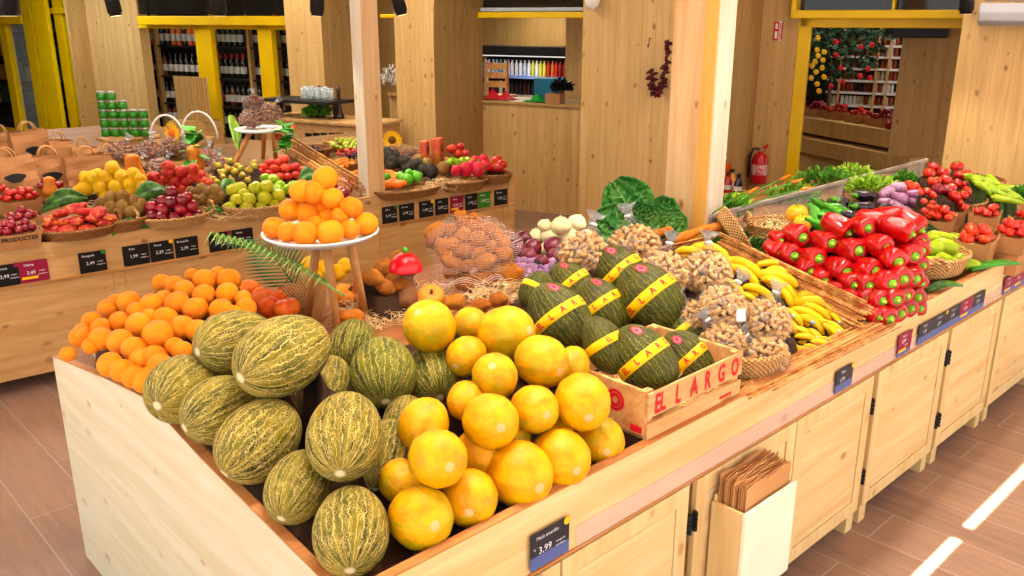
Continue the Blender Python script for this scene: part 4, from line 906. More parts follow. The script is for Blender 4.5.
def netpt(u, v):
    th = math.pi * u; ph = 2 * math.pi * v; x = math.sin(th) * math.cos(ph); y = math.cos(th); z = math.sin(th) * math.sin(ph)
    a = math.atan2(y, x); r = netr(a) * (1 + .05 * math.sin(7 * a) * abs(math.cos(ph)))
    fr = 1 + .12 * math.exp(-((y + .55) / .08) ** 2) * (1 + .4 * math.sin(9 * ph))
    return Vector((x * r * fr * 1.0, y * r * .93, z * 24 * fr)) * (1 / 45)
mb.grid(netpt, 40, 60)
nt = mb.build('net_bag', M['net'], None, True, loc=ncen - FWD * .0, rot=rot, scale=45 * kk); tag(nt, 'white mesh net bag full of potatoes, right of the mushroom ornament', 'net bag')
mb = MB(); pts = []
for i in range(60):
    v = i / 59; a = 2 * math.pi * v; pts.append(Vector((math.cos(a) * 1.0 + .05 * math.sin(5 * a), -.62 + .06 * math.sin(8 * a) + .1 * math.cos(a), math.sin(a) * .55)))
for dz in (0, .05, .1): mb.tube([p + Vector((p.x * dz, -dz * .9, p.z * dz)) for p in pts], .006, 4, False)
o = mb.build('frill', simple('net_hem', '#eadcd4', '#e2d0c8', .6, 4), nt, True, world=False)
for i, (px, py, r, al) in enumerate([(513, 275, 10, 20), (503, 266, 9, 60), (498, 300, 9, 10), (455, 302, 10, 0), (480, 306, 9, 0)]):
    p = on(px, py, .10); q = r * mpp(p) * .85; put('potato%d' % (i % 4), 'potato', 'loose potato beside the net bag, {}', 'potato', p, q, idir(al, 20), group='loose potatoes beside the net bag')
# ---------------------------------------------------------------- onions
WO = [(561, 226, 11, .17), (577, 223, 10, .17), (550, 234, 11, .12), (568, 236, 11, .12), (537, 236, 9, .08), (545, 226, 8, .16), (586, 236, 8, .10), (565, 247, 9, .06), (548, 248, 9, .06), (580, 245, 9, .06)]
wi = []
for i, (px, py, r, h) in enumerate(WO):
    p = on(px, py, h + .02); q = r * mpp(p); wi.append((p, q)); put('onion_white', 'white_onion', 'white onion piled in front of the cabbage, {}', 'onion', p, q, idir(90 + rnd.uniform(-30, 30), 15), group='white onions in front of the cabbage')
riser('gap_filler', wi, tray, 'added dark filler under the white onions', 'riser')
RO = [(523, 240, 10), (533, 247, 9), (518, 250, 10), (529, 256, 9), (553, 246, 10), (556, 256, 9), (542, 262, 8), (515, 243, 7)]
for px, py, r in RO: p = on(px, py, .11); put('onion_red', 'red_onion', 'dark red onion beside the net bag, {}', 'onion', p, r * mpp(p), idir(70, 20), group='dark red onions')
for i in range(24):
    px = 518 + (i % 7) * 5.6 + rnd.uniform(-1, 1); py = 262 + (i // 7) * 5.5 + rnd.uniform(-1, 1); p = on(px, py, .08 + .01 * (3 - i // 7)); put('shallot', 'violet_onion', 'small violet onion below the red onions, {}', 'onion', p, 4.2 * mpp(p), idir(rnd.uniform(0, 180), 20), group='small violet onions')
p = on(538, 262, .13); t = put('lemon', 'bag_label', 'small dark label with yellow mark on the violet onions', 'label', p, (.03, .03, .003), UP * .8 - FWD * .6); t.data = MB().box(-.5, .5, -.25, .25, -.5, .5).mesh('label', M['black'])
# ================================================================ peanut bags
def filmmat():
    t = NT('crinkled_plastic_film'); n1 = t.noise(t.co, 3.0, 4, .6, 1.5); al = t.math('MULTIPLY', t.ramp(n1, .55, .68), .5)  # more opaque white patches stand in for glints on the film
    t.bump(t.noise(t.co, 5.0, 3, .6, 2.0), .12, 1.0); return t.fin(lin('#eef0f0'), .12, Alpha=t.math('ADD', t.math('ADD', t.math('MULTIPLY', al, 1.2), .10), t.math('MULTIPLY', t.ramp(t.n('SeparateXYZ', {0: t.co}).outputs[2], .95, 1.15), .3), clamp=True))
M['film'] = filmmat()
def nutpile(kind, n, seed, size, shape):
    rr = random.Random(seed); mb = MB(); pts = []
    tries = 0
    while len(pts) < n and tries < 60000:
        tries += 1; v = Vector((rr.gauss(0, 1), rr.gauss(0, 1), rr.gauss(0, 1))).normalized(); v *= rr.choice([.9, .9, .78])
        v = Vector((v.x * shape[0], v.y * shape[1], v.z * shape[2]))
        if all((v - q).length > size * 1.05 for q in pts): pts.append(v)
    for v in pts:
        R = frame_z(Vector((rr.uniform(-1, 1), rr.uniform(-1, 1), rr.uniform(-1, 1))).normalized() + Vector((.01, 0, 0)), Vector((1, .3, .2))).to_4x4(); T = Matrix.Translation(v) @ R
        s = size * rr.uniform(.85, 1.15)
        if kind == 'peanut': mb.lathe([(0, -.85 * s), (.42 * s, -.7 * s), (.54 * s, -.4 * s), (.38 * s, 0), (.5 * s, .4 * s), (.38 * s, .7 * s), (0, .85 * s)], 8, T)
        else: mb.lathe([(0, -.5 * s), (.42 * s, -.38 * s), (.6 * s, 0), (.45 * s, .36 * s), (0, .52 * s)], 9, T)
    return mb.mesh(kind + 's', M[kind])
for i in range(2):
    K['nuts%d' % i] = nutpile('peanut', 150, 11 + i, .175, (.97, .97, .85)); K['chest%d' % i] = nutpile('chestnut', 90, 31 + i, .25, (.95, .95, .82))
def film_mesh(seed):
    mb = MB(); mb.lathe(sm([(0, -.88), (.6, -.8), (.98, -.35), (1.04, .1), (.8, .6), (.45, .88), (.16, 1.05), (.10, 1.18), (.16, 1.3), (.30, 1.52), (.34, 1.62)], 3), 28)
    for v in mb.v:
        k = .07 if v.z < 1.1 else .16; n = noise.noise_vector(v * 2.6 + Vector((seed * 5, 0, 0))); v += n * k
    return mb.mesh('film', M['film'])
for i in range(3): K['film%d' % i] = film_mesh(i + 1)
K['tie'] = MB().lathe([(.1, 1.12), (.15, 1.15), (.15, 1.2), (.1, 1.23)], 12).mesh('tie', M['white'])
def nutbag(kind, label, p, r, ax, i, group, sq=1.0, cat='bag of nuts'):
    o = bpy.data.objects.new('%s_bag' % kind, None); COL.objects.link(o)
    o.matrix_basis = Matrix.Translation(p) @ frame_z(ax).to_4x4() @ Matrix.Diagonal((r, r, r * sq, 1)); tag(o, label, cat, group)
    link('plastic_film', K['film%d' % (i % 3)], o); link('tie', K['tie'], o)
    n = link(kind + 's', K[('nuts' if kind == 'peanut' else 'chest') + str(i % 2)], o); n['kind'] = 'stuff'; return o
PB = [(585, 256, 28, 2.12, 75, 'peanut bag at the back beside the white onions'), (634, 248, 28, 2.05, 100, 'peanut bag in front of the green cabbage'), (664, 273, 26, 1.86, 80, 'peanut bag between the topmost banded melon and the post'),
      (706, 274, 27, 1.80, 85, 'peanut bag standing highest, neck up, in front of the yellow bananas'), (694, 318, 20, 1.60, 120, 'small low peanut bag squeezed beside the large banded melon'), (723, 308, 26, 1.52, 60, 'peanut bag with its neck leaning towards the bananas'),
      (722, 345, 25, 1.46, 120, 'peanut bag with crumpled film lying above the crate end'), (765, 322, 27, 1.42, 70, 'tall peanut bag with white label in the basket'), (765, 358, 25, 1.36, 130, 'lowest peanut bag pressed into the front of the straw basket')]
pbi = []
for i, (px, py, r, Y, al, l) in enumerate(PB):
    p = aty(px, py, Y); q = r * mpp(p); pbi.append((p, q * .9)); nutbag('peanut', l, p, q, idir(al, 0), i, 'transparent bags of peanuts')
riser('gap_filler', pbi, tray, 'added dark filler under the peanut bags', 'riser')
p = CP + ray(741, 301 + 14) * ((depth(aty(765, 322, 1.42)) - .10) / FPX); o = MB().obox((0, 0, 0), (.028, .04, .001), Matrix((RT, UP, -FWD)).transposed()).build('paper_label', M['white'], None, loc=p); tag(o, 'small white paper label stuck on the tall peanut bag', 'label')
pb_ = on(766, 366, .0); bk = basket('straw_basket', 'round straw basket holding peanut bags next to the crate', Vector((2.36, 1.41, .862)), .135, .065, 'wicker')
# ================================================================ bananas
BN_ = [[(545,170,630,165),(550,200,690,235),(590,185,665,205),(580,215,695,300)],[(440,140,560,215),(450,170,545,250),(430,230,490,300),(480,285,530,310)],[(690,250,815,265),(690,310,860,330),(700,290,830,300)],[(620,250,680,330),(500,250,600,300),(600,230,640,285)],
       [(690,340,800,395),(740,325,830,385),(800,310,870,370),(830,330,870,430)],[(650,345,715,400),(650,375,700,440),(720,370,800,430),(800,390,845,440)],[(645,450,700,510),(690,500,765,525),(620,480,690,530),(705,450,775,470)],[(760,430,800,490),(770,470,835,500),(800,460,850,495),(740,490,800,522),(700,420,760,455)],[(840,400,890,470),(820,410,870,475),(850,370,885,430)],[(340,100,420,130),(230,110,330,130),(280,100,400,110),(400,130,440,180)]]
BL = ['hand of bananas arching highest beside the red peppers', 'long hand of bananas just right of the highest peanut bag', 'hand of bananas pointing at the reed screen', 'hand of bananas in the centre of the heap', 'curved hand of bananas with tips against the reeds', 'hand of bananas with a blue sticker in the middle front', 'lowest hand of bananas beside the straw basket', 'hand of bananas with blue stickers in the front corner', 'small hand of bananas at the right front end', 'hand of bananas at the back below the timber post']
c4 = C(620, 220); bit = []
M['blue_sticker'] = simple('blue_fruit_sticker', '#6ab0d8', '#d8e8f0', .4, 40)
K['stick'] = MB().lathe([(0, .004), (.1, .002), (.1, -.01)], 10).mesh('blue_sticker', M['blue_sticker'])
for hi, (hand, lab) in enumerate(zip(BN_, BL)):
    cs_ = []
    for x0_, y0_, x1_, y1_ in hand:
        a, b = c4(x0_, y0_), c4(x1_, y1_); mx, my = (a[0] + b[0]) / 2, (a[1] + b[1]) / 2
        p = at_surf(mx, my, lambda X, Y: tray(X, Y) + .055 + .13 * max(0, min(1, (Y - 1.38) / .5))); cs_.append((a, b, p))
    c0 = sum((q[2] for q in cs_), Vector()) / len(cs_); t = thing('banana_bunch', lab, 'bananas', c0, 0, 'hands of bananas on the reed mat')
    for k, (a, b, p) in enumerate(cs_):
        L = math.hypot(b[0] - a[0], b[1] - a[1]) + 7; al = math.degrees(math.atan2(-(b[1] - a[1]), b[0] - a[0])); sc_ = L * mpp(p) / 1.5 * 1.02; tk = max(sc_, .085)
        o = link('banana', K['banana'], t, p - c0, frame_z(idir(al, 12), UP * .9 - FWD * .3), (sc_, tk, sc_)); bit.append((p, tk * .19))
        link('banana', K['banana'], t, p - c0 + RT * .012 - UP * .026 + FWD * .012, frame_z(idir(al - 9, 4), UP * .9 - FWD * .3), (sc_ * .95, tk, sc_ * .95))
        if hi in (5, 7, 8) and k in (0, 2): link('blue_sticker', K['stick'], o, (.03, .185, .0), Matrix.Rotation(R_(-90), 3, 'X'), 1.1)
riser('gap_filler', bit, tray, 'added dark filler under the bananas', 'riser')
# ================================================================ reed mats
def reeds(name, label, A, B, W, n, r, seed, jit=.03, layers=1, sag=0.0):
    """n stalks from A towards B, spread along W"""
    rr = random.Random(seed); mb = MB(); A, B, W = Vector(A), Vector(B), Vector(W); nrm = (B - A).cross(W).normalized()
    for i in range(n):
        t = (i + rr.uniform(-.2, .2)) / (n - 1); o = W * t + nrm * rr.uniform(0, r * 1.6 * layers); e0, e1 = rr.uniform(-jit, jit), rr.uniform(-jit, jit); d = (B - A).normalized()
        m = (A + B) / 2 + o + nrm * sag + Vector((rr.uniform(-.004, .004), rr.uniform(-.004, .004), rr.uniform(-.004, .004)))
        mb.tube([A + d * e0 + o, m, B + d * e1 + o], r * rr.uniform(.7, 1.1), 5)
    o = mb.build(name, M['reed'], None, True); return tag(o, label, 'reed mat')
reeds('reed_screen', 'low brown reed screen between the bananas and the red peppers', (3.17, 2.03, .93), (2.99, 1.30, .84), (.03, 0, .115), 30, .0045, 1, .04, 3)
reeds('reed_mat', 'reed mat lying under the bananas, stalks sticking out over the counter edge', (2.22, 1.36, .862), (3.12, 1.34, .862), (.0, -.12, .003), 24, .0045, 2, .06, 2)
reeds('reed_mat', 'reed mat at the back between the bananas and the post', (2.7, 2.32, .95), (3.3, 2.22, .97), (0.02, -.06, .04), 14, .0045, 3, .04, 2)
# ================================================================ red peppers
PP = [(62,432,28),(145,420,45),(258,443,44),(363,473,48),(402,383,40),(472,463,47),(113,493,44),(208,505,44),(317,556,48),(430,554,46),(520,513,47),(585,492,44),(617,470,36),(495,602,46),(545,582,44),(592,581,42),(463,671,44),(517,664,42),(555,650,38),(600,656,40),(487,739,44),(530,719,40),(572,700,38),(615,600,34),(180,552,40),(60,480,40),(350,606,40),(410,610,42),(618,440,36),(620,530,34),(610,700,34),(450,735,36),(235,590,38),(290,635,36),(350,665,36),(410,660,38),(400,560,30),(420,715,34)]
c8 = C(764, 130); ppi = []
def pmound(X, Y): return .87 + min((X - 3.10) * 1.25, (Y - 1.2) * 1.9, .29) if Y > FY0 else -9
for i, (x, y, r) in enumerate(PP):
    px, py = c8(x, y); n_ = at_surf(px, py, pmound); q = r / 3.938 * mpp(n_) * 1.02; al = -55 + rnd.uniform(-20, 20) if x < 540 else -75 + rnd.uniform(-15, 15); ta = 70 + rnd.uniform(-7, 7)
    ax = idir(al, ta); p = n_ - ax * q * .5; ppi.append((p - Vector((0, 0, q * .2)), q)); put('red_pepper', 'red_pepper', 'red pepper in the stacked pile, {}', 'pepper', p, (q, q, q * 1.02), ax, group='stacked red peppers, green stems forward', sub=[('green_stem', 'pepper_calyx', 0)])
for i, (x, y, al) in enumerate([(300, 385, -42), (440, 362, -25), (500, 345, -8), (545, 395, -30), (590, 372, -50)]):
    px, py = c8(x, y); n_ = at_surf(px, py, lambda X, Y: pmound(X, Y) - .0); q = 11.5 * mpp(n_); p = n_; ppi.append((p, q))
    put('red_pepper', 'red_pepper', 'red pepper lying on top of the pile, {}', 'pepper', p, (q, q, q * .95), idir(al, 32), group='red peppers lying on top of the pile', sub=[('green_stem', 'pepper_calyx', 0)])
riser('gap_filler', ppi, tray, 'added dark filler inside the pile of red peppers', 'riser')
# ================================================================ glass divider with herbs behind
gd = thing('glass_divider', 'low glass sheet with a steel rail running along the middle of the counter', 'divider', (3.5, 2.26, .93))
MB().box(3.42, 5.85, 2.262, 2.268, .935, 1.05).build('glass_pane', M['glass'], gd)
MB().box(3.42, 5.87, 2.255, 2.275, 1.045, 1.068).build('rail', M['steel'], gd, bevel=.004)
for x in (3.6, 4.7, 5.75): MB().box(x, x + .02, 2.25, 2.28, .932, 1.05).build('clip', M['steel'], gd)
def leafy(name, label, p, r, h, n, m, seed, ll=.05, cat='herbs', kind='stuff', lw=.5, rise=.6):
    rr = random.Random(seed); mb = MB()
    for i in range(n):
        a = rr.uniform(0, 6.28); q = math.sqrt(rr.random()); b = Vector((r * q * math.cos(a), r * q * math.sin(a) * .8, rr.uniform(0, h) * (1.1 - q * .6)))
        d = Vector((math.cos(a) * q + rr.uniform(-.5, .5), math.sin(a) * q + rr.uniform(-.5, .5), rr.uniform(.1, 1.2) * rise)).normalized(); s = d.cross(Vector((rr.uniform(-1, 1), rr.uniform(-1, 1), 1))).normalized(); l = ll * rr.uniform(.6, 1.2)
        u = d.cross(s) * l * .15
        mb.add([b, b + d * l * .35 + s * l * lw * .5 + u, b + d * l * .75 + s * l * lw * .35, b + d * l - u, b + d * l * .75 - s * l * lw * .35, b + d * l * .35 - s * l * lw * .5 + u], [(0, 1, 2, 3), (0, 3, 4, 5)])
    o = mb.build(name, M[m], None, False, loc=p); tag(o, label, cat, None, kind); return o
def ontr(px, py, h): return on(px, py, h)
for i, (px, py, Y, r, m, l) in enumerate([(748, 248, 2.12, .12, 'leaf_dark', 'dark green herbs in front of the glass beside the post'), (768, 234, 2.14, .12, 'herb', 'bright green parsley bunch in front of the glass'), (738, 203, 2.34, .06, 'lettuce', 'light green parsley sprig poking over the steel rail'),
        (724, 206, 2.38, .07, 'herb', 'feathery green tops beside the timber post'), (800, 222, 2.12, .15, 'herb', 'green herbs in front of the glass above the yellow pepper'), (795, 192, 2.55, .16, 'leaf_light', 'greyish green herbs behind the steel rail'),
        (838, 208, 2.12, .14, 'leaf_dark', 'dark salad leaves in front of the middle of the glass'), (825, 176, 2.62, .2, 'herb', 'fine green herbs standing behind the middle of the rail'), (852, 172, 2.6, .16, 'lettuce', 'pale green salad behind the far part of the rail'),
        (872, 183, 2.14, .14, 'lettuce', 'frilly lettuce in front of the far end of the glass'), (905, 180, 2.12, .11, 'herb', 'small green leaves above the carton of tomatoes'), (712, 245, 2.2, .08, 'leaf', 'dark leaves beside the straw mat by the post')]):
    p = aty(px, py, Y); leafy('herbs', l, Vector((p.x, p.y, min(p.z - .05, tray(p.x, p.y) + .1))), r, .09, 420, m, 40 + i, .04)
# carrots with green tops leaning over the rail
for i, (x0_, y0_, x1_, y1_) in enumerate([(735, 205, 792, 183), (738, 203, 780, 180), (742, 207, 800, 190), (712, 214, 748, 193)]):
    a = on(x0_, y0_, .16); b = CP + ray(x1_, y1_) * (depth(a) * 1.02 / FPX)
    t = thing('bunch_stalk', 'long leaf stalk with orange carrot end leaning over the steel rail, %s' % ['topmost', 'second', 'lowest', 'nearest the post'][i], 'carrot', a)
    MB().tube([a, a.lerp(b, .5) + Vector((0, 0, .01)), b], [.004, .003, .003], 6).build('stalk', M['leaf'], t, True); d = (b - a).normalized()
    MB().tube([b, b + d * .02, b + d * .05, b + d * .07], [.004, .008, .005, .001], 8).build('carrot_root', M['mandarin'], t, True)
# old straw basket and handle between mats and herbs
basket('straw_basket', 'upended straw basket with ring handle behind the bananas', on(776, 240, .02), .14, .08, 'wicker', handles=1, rz=2.4)
t = basket('straw_basket', 'flat straw basket tilted upright beside the timber post', on(728, 238, .05), .13, .05, 'wicker'); t.rotation_euler = (R_(35), R_(50), 0)
straw('packing_straw', 'dry straw around the basket behind the reed screen', on(780, 232, .05), .2, .12, .07, 260, 9)
# ================================================================ yellow and green peppers, aubergines, courgettes
for px, py, r, l in [(797, 214, 11, 'yellow pepper on top of the pair behind the red peppers'), (803, 223, 10, 'lower yellow pepper touching the red peppers')]:
    p = on(px, py, .15); put('yellow_pepper', 'yellow_pepper', l, 'pepper', p, r * mpp(p), idir(100, 20), sub=[('stem', 'stem_g', .7)])
gi = []
for i, (x, y, al, r) in enumerate([(230, 300, -30, 13), (290, 325, -45, 14), (210, 330, -60, 13), (250, 345, -30, 15), (285, 300, -15, 12), (195, 350, -75, 13), (225, 375, -20, 16), (320, 320, -30, 12), (260, 320, 20, 13)]):
    px, py = c8(x, y); p = on(px, py, .16); q = r / 3.938 * mpp(p) * 1.25; gi.append((p, q)); put('green_pepper', 'green_pepper', 'long green pepper behind the red peppers, {}', 'pepper', p, (q, q, q), idir(al, 10), group='long green peppers behind the red peppers')
ai = []
for i, (x, y, r, al, L) in enumerate([(400, 263, 26, 172, 1), (300, 282, 24, 160, .7), (395, 305, 24, 175, 1), (485, 312, 24, -15, .9), (330, 335, 20, 170, .8), (300, 300, 22, 100, .6)]):
    px, py = c8(x, y); p = on(px, py, .16); q = r / 3.938 * mpp(p); ai.append((p, q)); put('aubergine', 'aubergine', 'glossy black aubergine beside the green peppers, {}', 'aubergine', p, (q, q, q * L * 1.2), idir(al, 10), group='black aubergines', sub=[('green_cap', 'aub_cap', 0)])
for i, (x, y, r, al) in enumerate([(480, 248, 24, 200), (525, 228, 26, 175), (533, 268, 25, 160), (587, 254, 22, 170), (590, 290, 25, 150), (475, 285, 22, 170), (520, 300, 24, 140), (560, 322, 22, 140), (498, 325, 20, 160)]):
    px, py = c8(x, y); p = on(px, py, .22 if y < 270 else .18); q = r / 3.938 * mpp(p); ai.append((p, q)); put('striped_aubergine', 'striped_aubergine', 'lilac striped aubergine in the small heap, {}', 'aubergine', p, (q, q, q), idir(al, 15), group='lilac striped aubergines')
for i, (x, y, al) in enumerate([(620, 345, -35), (635, 365, -35), (650, 390, -30), (615, 375, -35), (600, 340, -40), (670, 372, -30), (610, 400, -25)]):
    px, py = c8(x, y); p = on(px, py, .12); q = 4.6 * mpp(p); ai.append((p, q)); put('courgette', 'courgette', 'dark green courgette below the striped aubergines, {}', 'courgette', p, (q, q, q * .9), idir(al, 10), group='dark green courgettes')
riser('gap_filler', ai + gi, tray, 'added dark filler under the aubergines, peppers and courgettes', 'riser')
# pale courgettes in a basket
bkp = atz(950, 287, .868); wb = basket('straw_basket', 'straw basket with a ring handle full of pale green courgettes', Vector((3.93, 1.425, .865)), .2, .075, 'wicker', handles=0, ry=.125, rz=-.1)
mb = MB(); hc = aty(938, 268, 1.31) - wb.location
mb.tube([hc + RT * (.045 * math.cos(a)) + UP * (.05 * math.sin(a) - .015) for a in [math.pi * k / 10 for k in range(11)]], .010, 8); ho = mb.build('handle', M['wicker'], wb, True, world=False); ho.rotation_euler.z = .1
for i, (x, y, r, al, L) in enumerate([(700, 425, 26, -10, 1), (665, 468, 32, 170, .6), (740, 470, 34, -20, 1.0), (655, 523, 28, 175, .6), (720, 515, 26, -25, .8), (800, 490, 28, -25, 1), (790, 520, 26, -30, .8), (810, 528, 24, -10, .6), (760, 430, 24, -15, .7), (660, 430, 22, 160, .7)]):
    px, py = c8(x, y); p = on(px, py, .12 if y < 480 else .095); q = r / 3.938 * mpp(p); put('white_courgette', 'pale_courgette', 'pale green courgette in the straw basket, {}', 'courgette', p, (q, q, q * L), idir(al, 14), group='pale green courgettes in the basket')
def flatleaf(name, label, a, b, wd, m, cat='leaf', bend=.02, tilt=0.0):
    a, b = Vector(a), Vector(b); d = b - a; s = (d.cross(Vector((0, 0, 1))).normalized() - Vector((0, 0, tilt))).normalized() * wd; mb = MB()
    mb.grid(lambda u, v: a + d * u + s * (v - .5) * math.sin(math.pi * (.06 + .9 * u)) * 2 + Vector((0, 0, bend * math.sin(math.pi * u) - .008 * math.cos(2 * math.pi * (v - .5) * 2) + .012)), 14, 6)
    o = mb.build(name, M[m], None, True); mo = o.modifiers.new('thick', 'SOLIDIFY'); mo.thickness = .0015; return tag(o, label, cat)
flatleaf('green_leaf', 'large glossy leaf on the counter edge right of the courgette basket', atz(970, 272, .865), atz(1020, 266, .865), .035, 'leaf')
flatleaf('green_leaf', 'dark leaf under the courgette basket at the counter edge', atz(925, 293, .865), atz(962, 288, .865), .03, 'leaf_dark')
# ================================================================ tomatoes in cartons and baskets
def carton(name, label, p, sx, sy, h, rz, group=None, m='cardboard'):
    t = thing(name, label, 'carton', p, rz, group); T = .004; k = .86
    for nm, P in [('side', (-1, 0)), ('side', (1, 0)), ('front', (0, -1)), ('back', (0, 1))]:
        x_, y_ = P; pts = []
        for q, zz, kk in ((-1, 0, k), (1, 0, k), (1, h, 1), (.62, h * .78, .96), (-.62, h * .78, .96), (-1, h, 1)):
            pts.append(Vector((x_ * sx / 2 * kk + (1 - abs(x_)) * q * sx / 2 * kk, y_ * sy / 2 * kk + (1 - abs(y_)) * q * sy / 2 * kk, zz)))
        MB().extrude(pts, (-x_ * T, -y_ * T, 0)).build(nm + '_panel', M[m], t, world=False)
    MB().box(-sx / 2 * k, sx / 2 * k, -sy / 2 * k, sy / 2 * k, 0, T).build('bottom', M[m], t, world=False)
    return t
def fill(kind, name, lab, cat, c, rx, ry, z, r, n, group, seed, lay=2, rz=0, sub=None):
    rr = random.Random(seed); out = []
    for L in range(lay):
        tr = 0; k = 1 - .33 * L
        while tr < 400 and sum(1 for q in out if q[1] == L) < n * (k ** 2):
            tr += 1; a = rr.uniform(0, 6.28); q = math.sqrt(rr.random()); x = rx * k * q * math.cos(a); y = ry * k * q * math.sin(a)
            p = Vector((c[0] + x * math.cos(rz) - y * math.sin(rz), c[1] + x * math.sin(rz) + y * math.cos(rz), z + L * r * 1.25 + rr.uniform(-.1, .1) * r))
            if all((p - o[0]).length > r * 1.72 for o in out): out.append((p, L))
    for p, L in out: put(kind, name, lab, cat, p, r * rr.uniform(.92, 1.06), Vector((rr.uniform(-.7, .7), rr.uniform(-.9, .3), 1)), group=group, sub=sub)
TS = [('calyx', 'calyx', .72)]
for i, (cpx, cpy, zb, sx, rz, lab, big, kd) in enumerate([(974, 254, .90, .19, .15, 'brown carton of tomatoes behind the pale courgettes', .026, 'tomato_orange'), (1010, 248, .905, .19, .1, 'brown carton of tomatoes resting on the last straw basket', .024, 'tomato'),
        (983, 228, .93, .16, .2, 'small carton of cherry red tomatoes behind the two front cartons', .02, 'tomato'), (938, 232, .93, .17, .3, 'carton of orange tomatoes right of the striped aubergines', .022, 'tomato_orange'), (905, 207, .98, .19, .5, 'carton with tomatoes and a lid flap behind the striped aubergines', .024, 'tomato_orange'), (1030, 232, .90, .2, .0, 'carton of small red tomatoes at the edge of the view', .022, 'tomato'), (952, 222, .92, .15, .3, 'half hidden carton of tomatoes between the front carton and the wide basket', .022, 'tomato_orange')]):
    p = atz(cpx, cpy, zb); p.z = zb - .01; tag(MB().prism([(p.x - .07, p.y - .06), (p.x + .07, p.y - .06), (p.x + .07, p.y + .06), (p.x - .07, p.y + .06)], tray(p.x, p.y), p.z).build('cardboard_block', M['cardboard'], None), 'block under the ' + lab, 'block')
    carton('tomato_carton', lab, p, sx, sx * .85, .10, rz, 'brown cartons of tomatoes')
    fill(kd, 'tomato', 'small red tomato in a brown carton, {}', 'tomato', p, sx * .40, sx * .34, p.z + .095, big, 8, 'small tomatoes in cartons', 60 + i, 2, rz)
t1 = atz(952, 196, 1.0); b1_ = Vector((5.0, 1.80, tray(5, 1.8) + .003))
basket('round_basket', 'wide wicker basket heaped with large red tomatoes', b1_, .26, .12, 'wicker_brown', ry=.2)
BT = [(270,135,26,.0),(345,175,28,0),(375,140,24,0),(455,140,32,0)]
c7 = C(900, 150, 8.226); big = [(272,135,30,'tomato'),(240,190,32,'tomato_orange'),(355,185,36,'tomato'),(468,138,36,'tomato'),(490,205,32,'tomato'),(560,195,26,'tomato'),(265,258,28,'tomato_orange'),(375,245,34,'tomato_orange'),(470,275,30,'tomato'),(540,285,28,'tomato'),(310,320,32,'plum'),(380,330,30,'plum'),(450,380,36,'tomato'),(550,335,28,'tomato_orange'),(610,335,26,'tomato'),(520,370,28,'tomato'),(215,340,26,'tomato'),(270,370,24,'tomato'),(300,250,26,'tomato'),(420,310,30,'tomato'),(590,300,22,'tomato')]
bti = []
for x, y, r, kd in big:
    px, py = c7(x, y); Y = 1.95 - (y - 130) / 250 * .3 ; p = aty(px, py, Y); q = r / 8.226 * mpp(p) * 1.5; bti.append((p, q)); put(kd, 'large_tomato', 'large ribbed tomato heaped in the wide baskets, {}', 'tomato', p, (q, q, q), idir(70 + rnd.uniform(-40, 40), 25), group='large tomatoes in the wide baskets', sub=TS if kd != 'plum' else None)
riser('gap_filler', bti, tray, 'added dark filler below the large tomatoes', 'riser')
for px, py, r in [(197, 420, 26), (265, 430, 24), (250, 465, 28), (300, 470, 26), (200, 500, 30), (250, 520, 30), (300, 495, 24), (170, 350, 22)]: 
    x_, y_ = c7(px, py); p = aty(x_, y_, 1.62); put('tomato_orange', 'tomato', 'small orange tomato spilling beside the wide basket, {}', 'tomato', p, r / 8.226 * mpp(p), group='small orange tomatoes beside the wide basket')
lp = []
for i, (x, y, al) in enumerate([(660, 235, 175), (700, 260, 170), (760, 250, 150), (830, 305, 175), (860, 330, 170), (760, 330, 165), (820, 360, 160), (880, 385, 175), (890, 410, 172), (680, 300, 150), (730, 300, 160), (930, 370, 165), (600, 230, 170), (640, 270, 140), (820, 400, 175)]):
    px, py = c7(x, y); p = aty(px, py, 1.72 - (y - 230) / 200 * .18); q = .02; lp.append((p, q)); put('long_pepper', 'long_green_pepper', 'pale green long pepper beside the large tomatoes, {}', 'pepper', p, (q, q, q * 1.15), idir(al, 15), group='pale green long peppers')
for x, y in [(1000, 370), (1010, 400)]:
    px, py = c7(x, y); p = aty(px, py, 1.6); leafy('herbs', 'dark green herbs at the far end of the pale peppers' if y < 380 else 'green sprigs below the far herbs', p, .08, .05, 150, 'herb', 77 + y, .03)
riser('gap_filler', lp, tray, 'added dark filler below the pale long peppers', 'riser_green')
basket('straw_basket', 'straw basket under the last carton of tomatoes', Vector((4.66, 1.42, .862)), .19, .03, 'wicker', ry=.12)
basket('round_basket', 'brown basket of tomatoes at the far end, behind the small cartons', Vector((5.75, 1.95, tray(5.7, 1.95))), .2, .1, 'wicker_brown')
